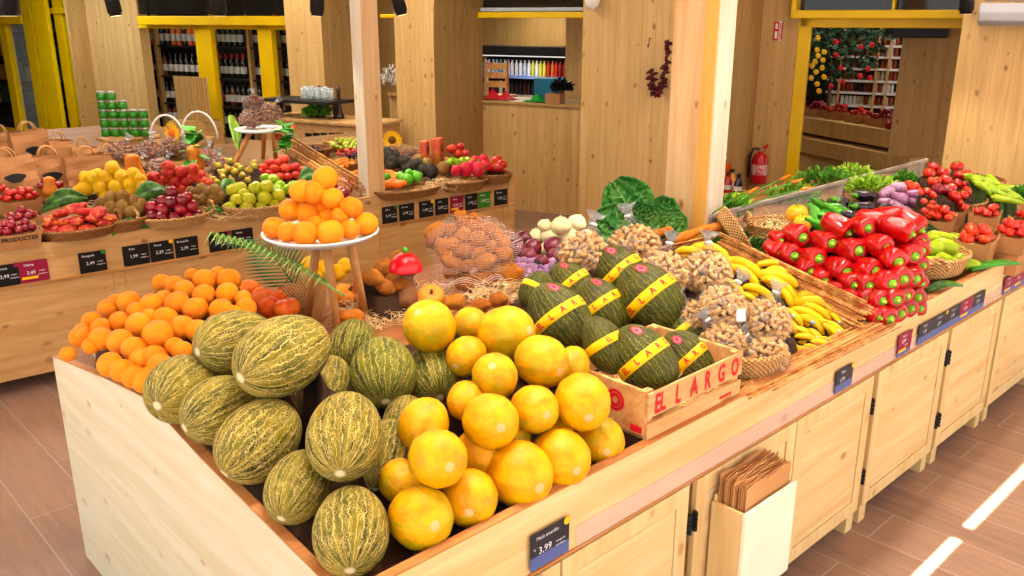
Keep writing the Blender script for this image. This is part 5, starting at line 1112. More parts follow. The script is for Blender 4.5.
# ================================================================ cabbage, green bunch and leaves by the post
def cabbage_leaf(base, d, up, L, W, seed, curl=.4):
    d, up = Vector(d).normalized(), Vector(up).normalized(); s = d.cross(up).normalized(); base = Vector(base)
    def f(u, v):
        w_ = (v - .5) * 2; ww = W * math.sin(math.pi * min(.93, .12 + .82 * u)) ** .7; cr_ = .012 * math.sin(14 * w_ + seed) * u + .012 * noise.noise(Vector((u * 9, w_ * 8, seed)))
        return base + d * L * u + s * w_ * ww + up * (curl * L * u * u * .5 + .35 * W * w_ * w_ * (1 - .3 * u) + cr_)
    return f
M['cabbage'] = None
t_ = NT('savoy_cabbage_leaf'); vv_ = t_.n('TexVoronoi', {'Vector': t_.co, 'Scale': 34.0}, feature='DISTANCE_TO_EDGE').outputs['Distance']
c_ = t_.mix(t_.ramp(t_.noise(t_.co, 5.0), .4, .65), lin('#2c7428'), lin('#5c9a38')); c_ = t_.mix(t_.math('MULTIPLY', t_.ramp(vv_, .05, .0), .4), c_, lin('#5c9a44')); t_.bump(vv_, .02, .8); M['cabbage'] = t_.fin(c_, .45)
def big_leaf(t, b, al, ta, L, W, seed, curl):
    d = idir(al, ta); f = cabbage_leaf(b - t.location, d, -FWD, L, W, seed, curl); mb = MB(); mb.grid(f, 22, 22); o = mb.build('outer_leaf', M['cabbage'], t, True, world=False); o.modifiers.new('thick', 'SOLIDIFY').thickness = .003
    mb = MB(); e = -FWD * .003; mb.tube([f(k / 12, .5) + e for k in range(13)], [.006 * (1 - k / 14) for k in range(13)], 6)
    for q in (.15, .32, .5, .66, .8):
        for sg in (-1, 1): mb.tube([f(min(.97, q + .22 * k / 5), .5 + sg * .42 * k / 5) + e for k in range(6)], [.003 * (1 - k / 7) for k in range(6)], 5)
    mb.build('leaf_veins', M['leaf_vein'], o, True, world=False)
M['leaf_vein'] = simple('pale_leaf_vein', '#8ab468', '#a0c47c', .5, 5)
for l, px, py, Y, hr_, lv in [('savoy cabbage with one wide raised leaf behind the peanut bags', 622, 222, 2.62, .075, [(640, 226, 125, 12, .25, .13, 1, .2), (628, 228, 165, 20, .18, .10, 2, .3), (636, 228, 75, 25, .13, .09, 3, .3)]), ('second savoy cabbage half hidden by the timber post', 655, 224, 2.5, .08, [(656, 232, 75, 15, .17, .09, 4, .3), (655, 230, 118, 25, .13, .08, 5, .3), (662, 230, 40, 20, .12, .08, 6, .3)])]:
    c = aty(px, py, Y); t = thing('cabbage', l, 'cabbage', c); mb = MB().lathe([(hr_ * math.cos(-math.pi / 2 + math.pi * k / 12) if 0 < k < 12 else 0, hr_ * math.sin(-math.pi / 2 + math.pi * k / 12)) for k in range(13)], 20)
    for v in mb.v: v *= 1 + .1 * noise.noise(v * 14)
    mb.build('heart', M['cabbage'], t, True, world=False)
    for x_, y_, al, ta, L, W, sd, cu in lv: big_leaf(t, CP + ray(x_, y_) * (depth(c) * .985 / FPX), al, ta, L, W, sd, cu)
    riser('gap_filler', [(c, hr_)], tray, 'added dark filler below the ' + l.split(' with')[0].split(' half')[0], 'riser_green')
for px, py, al in [(687, 236, 25), (715, 228, 20), (650, 235, 15)]:
    p = on(px, py, .09); q = 6 * mpp(p); put('squash', 'orange_gourd', 'slim orange gourd lying by the foot of the timber post, {}', 'gourd', p, (q, q, q * 2.2), idir(al, 10), group='slim orange gourds by the post')
# ================================================================ paper bag holder on the counter front
ph = thing('bag_holder', 'pale wooden box for paper bags fixed to the cabinet front', 'box', (2.01, 1.14, .2)); bx0, bx1, by0, by1, bz0, bz1 = 2.012, 2.30, 1.14, 1.258, .25, .567
MB().box(bx0, bx1, by0, by0 + .012, bz0, bz1 + .003).build('front_board', M['ply'], ph, bevel=.0015); MB().box(bx0, bx0 + .012, by0 + .012, by1, bz0, bz1).build('side_board', M['pine_door'], ph); MB().box(bx1 - .012, bx1, by0 + .012, by1, bz0, bz1).build('side_board', M['pine_door'], ph)
MB().box(bx0 + .012, bx1 - .012, by0 + .012, by1, bz0, bz0 + .012).build('bottom_board', M['pine_door'], ph); MB().box(bx0 + .012, bx1 - .012, by1 - .01, by1, bz0, bz1 + .02).build('back_board', M['pine_door'], ph)
rr = random.Random(5)
for i in range(22):
    y = by0 + .018 + i * .0041; h = bz1 + .065 + .02 * (i / 22) + rr.uniform(-.006, .008); a = rr.uniform(-.006, .006); mb = MB(); sx = rr.uniform(-.006, .006)
    def f(u, v, y=y, h=h, a=a, sx=sx): return Vector((bx0 + .02 + sx + (bx1 - bx0 - .04) * u, y + a * u + .006 * math.sin(u * 5 + i) * v * .4, bz0 + .02 + (h - bz0 - .02) * v + .006 * math.sin(u * 9 + i) * v))
    mb.grid(f, 6, 3); o = mb.build('paper_bag', M['kraft' if i % 2 else 'kraft_light'], None, False); mo = o.modifiers.new('thick', 'SOLIDIFY'); mo.thickness = .0025
    tag(o, 'folded brown paper bag in the wooden holder, ' + ('frontmost' if i == 0 else 'rearmost' if i == 21 else ['second', 'third', 'fourth', 'fifth', 'sixth', 'seventh', 'eighth', 'ninth', 'tenth', 'eleventh', 'twelfth', 'thirteenth', 'fourteenth', 'fifteenth', 'sixteenth', 'seventeenth', 'eighteenth', 'nineteenth', 'twentieth', 'twenty-first'][i - 1] + ' from the front'), 'paper bag', 'paper bags in the wooden holder')
# ================================================================ price cards on the near counter
M['card'] = simple('black_card', '#26262c', '#2c2c34', .4, 3); M['card_blue'] = simple('blue_card', '#4c5c90', '#526298', .4, 3); M['card_red'] = simple('crimson_card', '#8c1438', '#7c1030', .4, 3); M['card_yellow'] = simple('yellow_strip', '#f0b818', '#ecb010', .4, 3); M['chalk'] = simple('white_ink', '#e8e8ea', '#dcdce0', .5, 3)
M['card_green'] = simple('green_card', '#2f7a24', '#286c20', .4, 3); M['card_back'] = simple('black_card_back', '#101014', '#16161a', .3, 3)
def price_card(label, o, xd, ud, w_, h, lines, lower=.35, color='card', strip=False, dot=None, group='price cards on the near counter', detail=True, lowm='card_blue', tk=.003):
    o, xd, ud = Vector(o), Vector(xd).normalized(), Vector(ud).normalized(); n = xd.cross(ud)
    t = thing('price_card', label, 'price card', o, 0, group)
    def plate(name, x0, x1, z0, z1, m, d0, d1):
        P = [o + xd * x + ud * z for x, z in ((x0, z0), (x1, z0), (x1, z1), (x0, z1))]; return MB().hexa([P[0] + n * d1, P[1] + n * d1, P[1] + n * d0, P[0] + n * d0, P[3] + n * d1, P[2] + n * d1, P[2] + n * d0, P[3] + n * d0]).build(name, M[m], t)
    plate('card', 0, w_, h * lower, h, color, 0, tk)
    if lower: plate('card_foot', 0, w_, 0, h * lower, lowm, 0, tk)
    if strip: plate('yellow_strip', w_ * .06, w_ * .62, h * .16, h * .28, 'card_yellow', tk, tk + .0008)
    if dot: q = MB(); q.lathe([(0, .001), (h * .11, .001), (h * .11, 0)], 14, Matrix.Translation(o + xd * w_ * .93 + ud * h * .92 + n * (tk + .0005)) @ frame_z(n).to_4x4()); q.build('fruit_mark', M[dot], t)
    for s_, fx, fz, sz in lines:
        me = textmesh(s_, h * sz, M['chalk'], 'lettering', False); ob = link('lettering', me, t); ob.matrix_basis = Matrix.Translation(xd * w_ * fx + ud * h * fz + n * (tk + .001)) @ Matrix((xd, ud, n)).transposed().to_4x4()
    return t
FYp = FY0 - .008; zt = .688
NL = lambda a, b: [(a, .36, .84, .15), ('origen', .26, .72, .07), (b, .42, .5, .26), ('varietat', .76, .42, .08), ('categoria', .76, .32, .08)]
price_card('black price card for yellow melon reading 399 near the front corner', (1.252, FYp, zt), (1, 0, 0), (0, 0, 1), .132, .098, [('Meló amarillo', .42, .84, .14), ('kg', .09, .58, .08), ('3,99', .36, .48, .27), ('categoria', .76, .50, .09), ('producte', .76, .38, .09)], .36, 'card', False, 'card_yellow')
price_card('black and blue price card with yellow tip below the bananas', (2.745, FYp, zt), (1, 0, 0), (0, 0, 1), .125, .085, [('Plàtan', .4, .84, .16), ('1,99', .36, .5, .26)], .34, 'card', False, 'card_yellow')
p_ = aty(897, 350, FYp).x; price_card('crimson offer card alone between the bananas and the peppers', (p_, FYp, zt), (1, 0, 0), (0, 0, 1), .12, .09, [('Pebrot', .4, .86, .15), ('0,99', .4, .62, .24), ('oferta', .6, .42, .12)], .16, 'card_red', True, 'card_red')
for i, (c__, l) in enumerate([('card', 'black price card, first of the joined row of five'), ('card', 'black price card with an orange mark, second of the joined row'), ('card', 'black price card, third of the joined row, beside the crimson pair'), ('card_red', 'crimson price card with yellow strip in the joined row'), ('card', 'black price card closing the joined row of five')]):
    price_card(l, (3.43 + i * .143, FYp, zt), (1, 0, 0), (0, 0, 1), .142, .085, [(['Pebrot', 'Carbassó', 'Tomaca', 'Oferta', 'Albergina'][i], .4, .86, .15), (['1,49', '2,29', '1,99', '0,99', '2,49'][i], .4, .55, .24)], .34, c__, c__ == 'card_red', 'card_yellow' if i == 1 else None)
x5 = aty(1003, 290, FYp).x
for i, c__ in enumerate(['card_red', 'card_red', 'card']): price_card(['crimson card starting the last row at the picture edge', 'second crimson card of the last row', 'black card after the two crimson ones in the last row'][i], (x5 + i * .143, FYp, zt), (1, 0, 0), (0, 0, 1), .142, .085, [(['Tomaca', 'Oferta', 'Ceba'][i], .4, .86, .15), (['1,29', '0,89', '1,19'][i], .4, .55, .24)], .3, c__, c__ == 'card_red')
# ================================================================ far counter produce
def bon(px, py, h): return at_surf(px, py, lambda X, Y: btray(X, Y) + h)
c5 = C(0, 130)
def heap(kind, name, lab, cat, pts, cvt, group, mound=(0, 0, 0, 0), base=.05, ks=1.0, axf=None, sub=None, liner=True, lm='riser'):
    out = []
    ys = [q[1] for q in pts]; y0_, y1_ = min(ys), max(ys)
    for q in pts:
        x, y, r = q[:3]; px, py = cvt(x, y); h = base + mound[0] * (1 - (y - y0_) / max(1, y1_ - y0_))
        p = bon(px, py, h); rr_ = r / (cvt(1, 0)[0] - cvt(0, 0)[0]) ** -1 * mpp(p) * ks; rr_ *= .94; out.append((p, rr_ * .95))
        put(q[3] if len(q) > 3 else kind, name, lab, cat, p, rr_, axf() if axf else None, group=group, sub=sub)
    if liner: riser('gap_filler', out, btray, 'added dark filler below the ' + group, lm)
    return out
def bb(px, py, label, r, h=.06, m='wicker_brown', ry=None, handles=0):
    p = bon(px, py, .003); return basket('straw_basket', label, p, r, h, m, ry=ry, handles=handles, rz=-.08)
bb(79, 235, 'flat wicker basket of flat peaches at the front edge of the back counter', .21, .05, 'wicker_brown', .17, 2)
heap('flat_peach', 'flat_peach', 'flat red peach in the wicker basket, {}', 'peach', [(200,358,32),(255,362,30),(285,312,33),(240,330,33),(330,322,34),(370,350,34),(300,358,33),(207,393,33),(267,393,35),(343,388,36),(408,372,36),(385,325,34),(430,345,32),(315,300,30),(440,368,26),(190,370,26)], c5, 'flat peaches in the wicker basket', (.10,), .06, 1.05)
bb(122, 228, 'brown wicker basket of kiwis beside the flat peaches', .15, .06)
heap('kiwi', 'kiwi', 'brown kiwi in the basket beside the flat peaches, {}', 'kiwi', [(437,270,25),(485,267,26),(440,310,26),(485,305,27),(400,295,25),(530,280,22),(545,305,24),(515,325,24),(470,335,24),(425,325,22),(555,290,18)], c5, 'kiwis in the basket', (.08,), .07, 1.1)
bb(176, 223, 'flat woven basket with dark red plums and ring handles', .21, .05, 'wicker', .16, 2)
heap('plum', 'plum', 'dark red plum in the woven basket, {}', 'plum', [(597,305,25),(640,315,25),(672,285,25),(710,312,24),(755,300,25),(717,275,24),(675,245,24),(635,345,24),(685,345,24),(740,340,22),(775,335,22),(597,340,22),(640,280,24),(740,262,20)], c5, 'plums in the woven basket', (.12,), .06, 1.1)
bb(205, 208, 'small wicker basket of brown kiwis right of the plums', .14, .07)
heap('kiwi', 'kiwi', 'brown kiwi in the small basket right of the plums, {}', 'kiwi', [(755,250,24),(820,250,26),(790,235,22),(850,240,24),(870,265,20),(800,275,22),(840,280,22),(775,280,22)], c5, 'kiwis right of the plums', (.06,), .08, 1.1)
heap('lemon', 'yellow_citrus', 'big round yellow citrus fruit in the back heap, {}', 'citrus', [(442,150,28),(385,180,28),(340,190,28),(365,188,28),(420,188,28),(480,185,29),(525,175,28),(335,230,31),(395,226,31),(457,225,30),(512,217,28),(562,222,28),(520,248,26),(415,262,26),(310,240,24),(550,195,26),(480,250,24)], c5, 'yellow citrus fruit on the back counter', (.16,), .07, 1.08)
heap('peach', 'peach', 'round red peach in the heap behind the plums, {}', 'peach', [(662,145,26),(607,187,25),(663,170,26),(715,165,27),(760,155,24),(628,212,25),(690,207,26),(735,205,22),(758,190,22),(797,205,24),(790,180,22),(645,198,22),(720,235,24),(607,222,24),(680,237,22),(825,212,20)], c5, 'round peaches behind the plums', (.14,), .07, 1.08)
cp = C(180, 140, 8.225)
heap('pear', 'pear', 'green brown pear between peaches and apples, {}', 'pear', [(305,210,40),(345,265,42),(390,235,40),(420,325,36),(515,290,38),(570,245,40),(610,190,36),(405,170,38),(270,320,38),(620,215,34),(445,255,42),(475,212,34),(350,300,34),(300,345,36),(370,370,34),(560,325,34),(500,230,34)], cp, 'pears on the back counter', (.10,), .08, .85, lambda: idir(rnd.uniform(-30, 210), rnd.uniform(0, 40)))
bb(258, 214, 'round wicker basket of golden green apples', .2, .06, 'wicker', .16)
heap('apple_yellow', 'golden_apple', 'yellow green apple in the round basket, {}', 'apple', [(0,230,27),(60,228,27),(105,222,26),(35,272,27),(95,267,29),(150,255,27),(25,305,26),(80,302,24),(132,290,24),(-30,235,24),(-14,275,25),(-40,305,24),(15,250,22)], c2, 'golden green apples in the round basket', (.10,), .06, 1.1)
heap('apple_green', 'green_apple', 'bright green apple behind the golden ones, {}', 'apple', [(130,195,25),(100,190,22),(155,217,22),(192,232,26),(145,235,24),(210,218,22)], c2, 'bright green apples', (.05,), .10, 1.05, sub=[('stem', 'stem', .7)])
bb(292, 190, 'shallow basket of red apples under the chestnut stand', .2, .05, 'wicker', .15)
heap('apple_red', 'red_apple', 'red apple in the shallow basket, {}', 'apple', [(120,132,22),(170,118,24),(75,167,22),(135,155,22),(178,152,22),(215,147,22),(248,157,20),(155,185,19),(190,183,18),(222,178,18),(92,148,20),(112,172,20),(150,128,18)], c2, 'red apples in the shallow basket', (.10,), .07, 1.1)
for i, (x, y) in enumerate([(385,215),(405,205),(425,235),(395,240),(420,215),(370,225),(410,250)]):
    px, py = c2(x, y); p = bon(px, py, .06); put('plum', 'plum', 'small crimson plum behind the orange pyramid, {}', 'plum', p, 4.8 * mpp(p), group='crimson plums behind the orange pyramid')
for px, py, r, h, l in [(50, 186, 8, .10, 'orange butternut squash standing alone among the cartons'), (134, 170, 12, .16, 'largest butternut squash standing behind the yellow citrus'), (195, 160, 10, .16, 'butternut squash standing behind the peaches')]:
    p = bon(px, py + 4, h); q = r * mpp(p); put('squash', 'butternut_squash', l, 'squash', p, (q, q, q * .95), (0.02, 0, 1))
def bleaf(label, a, b, wpx, m='leaf_dark', h=.05): A = bon(*a, h); B_ = bon(*b, h + .04); flatleaf('green_leaf', label, A, B_, wpx * 1.1 * mpp(A), m, bend=.05, tilt=1.2)
bleaf('dark striped leaf behind the flat peaches', (42, 212), (88, 200), 9); bleaf('dark striped leaf above the kiwi basket', (132, 205), (168, 192), 9); bleaf('dark leaf between the kiwis and the golden apples', (222, 205), (238, 186), 9); bleaf('dark leaf behind the orange pyramid', (298, 186), (318, 178), 8)
bleaf('green leaf hanging over the counter edge left of the plums', (112, 236), (150, 229), 5, 'leaf_dark', .015); bleaf('green leaf on the edge right of the plums', (203, 220), (228, 217), 4, 'leaf_dark', .015)
bleaf('pointed yellow green leaf left of the chestnut stand', (237, 150), (234, 118), 9, 'leaf_light', .16)
# cartons at the left
for i, (px, py, s_, l) in enumerate([(16, 246, .24, 'brown carton of red berries with printed front at the left picture edge'), (20, 212, .24, 'open carton of wrapped red fruit behind the printed one'), (52, 200, .18, 'carton of red fruit under the small squash'), (-8, 205, .2, 'carton of red fruit cut by the picture edge'), (26, 232, .16, 'carton with red and white fruit between the two brown ones')]):
    p = bon(px, py, .004); carton('fruit_carton', l, p, s_, s_ * .8, .10, -.1, 'cartons of red fruit on the back counter')
    fill('plum' if i % 2 == 0 else 'tomato', 'red_fruit', 'small red fruit in the back cartons, {}', 'fruit', p, s_ * .4, s_ * .32, p.z + .095, .022, 12, 'small red fruit in cartons', 90 + i, 2, -.1)
    if i == 0: flat_text('PRODUCTES', .03, M['black'], None, p + Vector((0, -s_ * .41, .055)), BD, (0, 0, 1)).name = 'printed_lettering'
for o in list(COL.objects):
    if o.name.startswith('printed_lettering'): tag(o, 'dark printed lettering on the front of the brown carton', 'lettering')
# paper bags with twisted handles
def paperbag(label, p, w_, d, h, rz, seed, lean=0.0, mark=True):
    t = thing('paper_bag', label, 'paper bag', p, rz, 'brown paper bags with handles'); t.rotation_euler.x = lean; rr = random.Random(seed)
    def f(u, v):
        a = 2 * math.pi * u; c, s = math.cos(a), math.sin(a); q = max(abs(c), abs(s)); x, y = c / q * w_ / 2, s / q * d / 2 * (1 - .55 * v)
        n = noise.noise_vector(Vector((x * 9, y * 9 + seed, v * 3))) * .014; return Vector((x, y, h * v)) + n
    mb = MB(); mb.grid(f, 32, 8); mb.build('bag_body', M['kraft'], t, False, world=False)
    for s in (-1, 1):
        pts = [Vector((w_ * .2 * math.cos(a), s * d * .2, h * .97 + .07 * math.sin(a))) for a in [math.pi * k / 8 for k in range(9)]]; MB().tube(pts, .005, 5).build('twisted_handle', M['kraft_light'], t, True, world=False)
    if mark:
        mb = MB(); P = [Vector((.07 * w_ * 3 * math.cos(a) * (1 + .2 * math.sin(3 * a)), -d * .5 - .012, h * .35 + .03 * math.sin(a))) for a in [2 * math.pi * k / 20 for k in range(20)]]; mb.extrude(P, (0, -.002, 0)).build('dark_print', M['black'], t, world=False)
for i, (px, py, w_, h, rz, lean, l) in enumerate([(14, 192, .30, .22, .25, -.25, 'brown paper bag slumped over at the left picture edge'), (52, 186, .27, .2, .0, -.05, 'brown paper bag standing behind the small squash'), (90, 184, .28, .19, -.05, 0, 'wide brown paper bag behind the yellow citrus'), (32, 160, .26, .22, .15, 0, 'creased brown paper bag in the second row'), (4, 158, .22, .18, .1, 0, 'brown paper bag in the second row at the left edge'), (62, 162, .2, .16, .3, 0, 'open brown paper bag with dark inside, second row'), (86, 163, .18, .12, 0, 0, 'small brown paper bag beside the chestnut bags'), (108, 166, .16, .1, .2, 0, 'low brown paper bag next to the chestnut bags'), (-10, 176, .2, .2, .1, 0, 'paper bag with handles cut by the picture edge')]):
    paperbag(l, bon(px, py, .004), w_, .13, h, -.08 + rz, i + 1, lean, i < 4)
# bags of chestnuts
CB = [(122, 152, 17, 'chestnut bag beside the paper bags'), (150, 152, 18, 'chestnut bag below the green jars'), (174, 146, 17, 'chestnut bag beneath the sunflower'), (162, 168, 16, 'chestnut bag behind the yellow citrus'), (208, 158, 15, 'chestnut bag right of the standing squash'), (222, 166, 15, 'chestnut bag behind the pears'), (137, 168, 14, 'chestnut bag hidden by the largest squash')]
for i, (px, py, r, l) in enumerate(CB):
    p = bon(px, py, .10); nutbag('chestnut', l, p, r * mpp(p) * .8, idir(80 + 20 * (i % 3 - 1), 10), i, 'transparent bags of chestnuts', .9)
# stand with chestnut bags
ft = bon(232, 168, .0); sp_ = CP + ray(262, 129) * (depth(ft) * .99 / FPX); r_ = 27 * mpp(sp_)
t = thing('plate_stand', 'white plate stand on splayed wooden legs carrying chestnut bags', 'stand', sp_)
MB().lathe([(0, -.014), (r_ * .9, -.012), (r_, .006), (r_ * .97, .008), (r_ * .88, 0), (0, 0)], 36).build('plate', M['white'], t, True, world=False)
for px, py, sx in ((231, 170, -.5), (276, 160, .5), (263, 158, .1)):
    e = bon(px, py, 0.0); MB().tube([RT * sx * r_ * .8 + Vector((0, 0, -.01)), e - sp_], [.02, .016], 10).build('leg', M['beech'], t, True, world=False)
for i, (px, py, r, l) in enumerate([(252, 118, 15, 'chestnut bag lying low on the plate stand'), (254, 104, 13, 'topmost chestnut bag on the plate stand'), (271, 112, 14, 'chestnut bag at the right of the plate stand')]):
    p = CP + ray(px, py) * (depth(sp_) / FPX); nutbag('chestnut', l, p, r * mpp(p) * .85, idir([100, 95, 60][i], 0), i, 'chestnut bags on the plate stand', .9)
# sprays of leaves and flowers
M['petal'] = simple('sunflower_petal', '#f4b80c', '#f6c820', .5, 8)
def sunflower(label, c, r, nrm):
    t = thing('sunflower', label, 'flower', c); Rm = frame_z(nrm).to_4x4(); rr = random.Random(3)
    MB().lathe([(0, -.01), (r * .35, -.008), (r * .42, 0), (r * .3, .02), (0, .026)], 20, Rm).build('seed_head', M['orange_red'] if 'orange' in label else simple('seed_head', '#5c3a10', '#7a4c14', .8, 30), t, True, world=False)
    mb = MB()
    for k in range(26):
        a = 2 * math.pi * k / 26 + rr.uniform(-.06, .06); l = r * rr.uniform(.9, 1.1); d = Vector((math.cos(a), math.sin(a), .15 * (k % 2))); s = Vector((-math.sin(a), math.cos(a), 0)) * r * .17
        mb.add([Rm @ q for q in (d * r * .35 - s * .6, d * l * .7 - s, d * l, d * l * .7 + s, d * r * .35 + s * .6)], [(0, 1, 2, 3, 4)])
    mb.build('petals', M['petal'], t, world=False)
p = bon(178, 136, .16) - FWD * .1; sunflower('sunflower with orange centre in front of the green jars', p, 13 * mpp(p), idir(200, 50))
p = bon(392, 140, .10); sunflower('sunflower standing beside the slimmer post above the avocados', p, 10 * mpp(p), idir(-40, 65))
def spray(label, px, py, rp, n, seed, h=.12, m='leaf'):
    p = bon(px, py, h); t = thing('leaf_spray', label, 'leaves', p); rr = random.Random(seed); q = rp * mpp(p)
    MB().tube([Vector((0, 0, -q)), Vector((.01, 0, 0)), Vector((0, .01, q * .9))], .005, 5).build('stalk', M['stem_green'], t, True, world=False)
    for i in range(n):
        a = rr.uniform(0, 6.28); z = rr.uniform(-.8, 1) * q; d = Vector((math.cos(a), math.sin(a), rr.uniform(-.5, 1.1))).normalized(); L = q * .8; s = d.cross(Vector((0, 0, 1))).normalized(); b = Vector((0, 0, z * .8)); mb = MB()
        mb.grid(lambda u, v: b + d * L * u + s * L * .36 * (v - .5) * 2 * math.sin(math.pi * (.05 + .9 * u)) - Vector((0, 0, L * .25 * u * u)), 6, 3); mb.build('leaf', M[m], t, True, world=False)
spray('leafy green twig beside the sunflower', 193, 146, 20, 20, 5, .28); spray('leafy twig with two red fruits hanging off the chestnut stand', 285, 138, 17, 30, 6, .26, 'leaf')
for px, py, l in [(292, 129, 'red orange fruit on the leafy twig, upper one'), (279, 137, 'red orange fruit on the leafy twig, lower one')]:
    p = bon(px, py + 8, .22); p = CP + ray(px, py) * (depth(bon(286, 146, .16)) * .985 / FPX); put('orange', 'clementine', l, 'fruit', p, 4 * mpp(p)).data = K['tomato_orange']
put('mandarin', 'red_flower', 'small red flower bud between leaves and sunflower', 'flower', bon(186, 150, .06), .02)
put('pumpkin', 'small_pumpkin', 'small orange pumpkin below the leafy twig', 'pumpkin', bon(194, 150, .2), .05)
# green jars stacked on their rack
M['jar_green'] = fruit('pickled_green', '#2f8a1c', '#1f6414', None, 4, .2); M['lid'] = simple('jar_lid', '#c8ccc8', '#8c948c', .3, 5, Metallic=.5)
K['jar'] = MB().lathe([(0, 0), (.85, 0), (1, .1), (1, 1.3), (.8, 1.5), (.8, 1.6), (0, 1.6)], 12).mesh('jar', M['jar_green']); K['lid'] = MB().lathe([(0, 1.58), (.88, 1.58), (.88, 1.9), (0, 1.9)], 12).mesh('lid', M['lid'])
jb = bon(130, 139, .0); jr = 4.6 * mpp(jb)
for lev in range(5):
    for k in range(5 if lev < 3 else 2 + (lev == 3)):
        p = jb + RT * ((k - 2.2) * jr * 2.15) + Vector((0, 0, .02 + lev * jr * 1.93)) + Vector((0, .03, 0))
        o = bpy.data.objects.new('pickle_jar', None); COL.objects.link(o); o.matrix_basis = Matrix.Translation(p) @ Matrix.Diagonal((jr, jr, jr, 1)); tag(o, 'jar of green pickles in the stack, {}', 'jar', 'stacked jars of green pickles'); link('jar_glass', K['jar'], o); link('lid', K['lid'], o)
MB_ = MB().obox(jb + Vector((0, .03, .01)), (.46, .2, .02)); tag(MB_.build('jar_tray', M['pine_back']), 'low wooden tray under the stack of green jars', 'tray')
# wire hoops of two baskets, wood box behind
for i, (px, py, r) in enumerate([(168, 128, 17), (200, 126, 18)]):
    p = bon(px, py + 12, .12); q = r * mpp(p); t = thing('hoop_basket', ['low basket with tall white hoop handle beside the green jars', 'low basket with tall white hoop handle above the leafy twig'][i], 'basket', p, 0, 'baskets with white hoop handles')
    MB().lathe([(0, -.1), (q * .6, -.1), (q * .8, 0), (q * .76, 0), (q * .58, -.09), (0, -.09)], 24).build('basket_body', M['wicker'], t, True, world=False)
    MB().tube([RT * (q * math.cos(a)) + Vector((0, 0, q * 1.45 * math.sin(a) )) for a in [math.pi * k / 20 for k in range(21)]], .008, 6).build('hoop_handle', M['white'], t, True, world=False)
# reed screens on the far counter
A = bon(292, 152, .05); B_ = bon(372, 203, .03); reeds('reed_screen', 'bundle of reeds running towards the slimmer post, upper one', A + Vector((0, 0, .04)), B_ + Vector((-.02, .06, .06)), (.03, .03, .08), 16, .006, 21, .05, 3)
A = bon(284, 152, .03); B_ = bon(350, 200, .01); reeds('reed_screen', 'bundle of reeds beside the red apples, lower one', A, B_ + Vector((0, 0, .04)), (.02, .02, .06), 12, .006, 22, .05, 3)
# grapes, berries and chillies left of the post
def bunch(kind, name, lab, px, py, n, rpx, rx, seed, group):
    rr = random.Random(seed)
    for i in range(n):
        a = rr.uniform(0, 6.28); q = math.sqrt(rr.random()); p = bon(px + rx * q * math.cos(a), py + rx * .35 * q * math.sin(a), .06 + .04 * (1 - q)); put(kind, name, lab, 'fruit', p, rpx * mpp(p), group=group)
bb(345, 148, 'basket of green grapes beside the slimmer post', .18, .06, 'wicker'); bunch('grape_green', 'green_grape', 'pale green grape in the far basket, {}', 345, 144, 34, 2.3, 16, 1, 'pale green grapes')
bb(312, 156, 'basket of dark grapes behind the reeds', .16, .06); bunch('grape_dark', 'dark_grape', 'dark grape in the basket behind the reeds, {}', 312, 152, 30, 2.2, 14, 2, 'dark grapes')
bunch('tomato', 'red_berry', 'small red berry beside the slimmer post, {}', 350, 152, 22, 1.9, 13, 3, 'red berries beside the slimmer post')
bunch('grape_dark', 'dark_berry', 'dark berry below the red ones, {}', 352, 155, 14, 1.8, 9, 4, 'dark berries beside the slimmer post')
bb(344, 170, 'small basket of orange physalis by the reeds', .12, .05); bunch('mandarin', 'orange_berry', 'orange berry in the small basket by the reeds, {}', 344, 163, 20, 1.8, 10, 5, 'orange berries by the reeds')
bunch('mandarin', 'orange_slice', 'orange fruit at the foot of the slimmer post, {}', 356, 174, 8, 2.8, 6, 6, 'orange fruit at the foot of the slimmer post')
# right of the post
bb(408, 196, 'flat basket of carrots and limes right of the slimmer post', .26, .05, 'wicker_brown', .14)
for i, (x, y, al) in enumerate([(590,170,-10),(610,180,0),(600,205,5),(615,215,-5),(590,195,10),(630,210,0),(580,215,0),(600,160,-15)]):
    px, py = c2(x, y); p = bon(px, py, .06); q = 3.4 * mpp(p); put('mandarin', 'carrot', 'short orange carrot in the flat basket, {}', 'carrot', p, (q, q, q * 2.6), idir(al, 8), group='short carrots in the flat basket')
heap('lime', 'lime', 'green lime in the flat basket, {}', 'lime', [(580,185,14),(632,182,17),(660,195,20),(697,188,18),(665,172,16),(690,175,15),(705,180,14),(640,190,14)], c2, 'limes in the flat basket', (.03,), .07, 1.15, liner=False)
heap('avocado', 'avocado', 'dark avocado in the middle of the back counter, {}', 'avocado', [(600,128,22),(640,128,20),(680,142,22),(718,155,18),(755,165,22),(735,158,18),(655,155,16),(590,105,20),(575,90,20),(610,100,18),(660,125,18),(700,135,18),(590,140,16)], c2, 'avocados on the back counter', (.10,), .07, 1.2)
heap('coconut', 'coconut', 'hairy brown coconut between avocados and dragon fruits, {}', 'coconut', [(702,118,22),(738,128,18),(800,152,24)], c2, 'coconuts', (.04,), .09, 1.15, liner=False)
for i, (x, y, al) in enumerate([(765,110,80),(780,95,60),(775,120,100),(790,110,85)]):
    px, py = c2(x, y); p = bon(px, py, .10); q = 4.5 * mpp(p); put('sweet_potato%d' % i, 'cassava_root', 'brown pointed root standing beside the orange boxes, {}', 'root', p, (q, q, q * 1.9), idir(al, 10), group='brown pointed roots')
M['netpink'] = simple('white_striped_netting', '#cfc8c4', '#6a5a54', .4, 24)
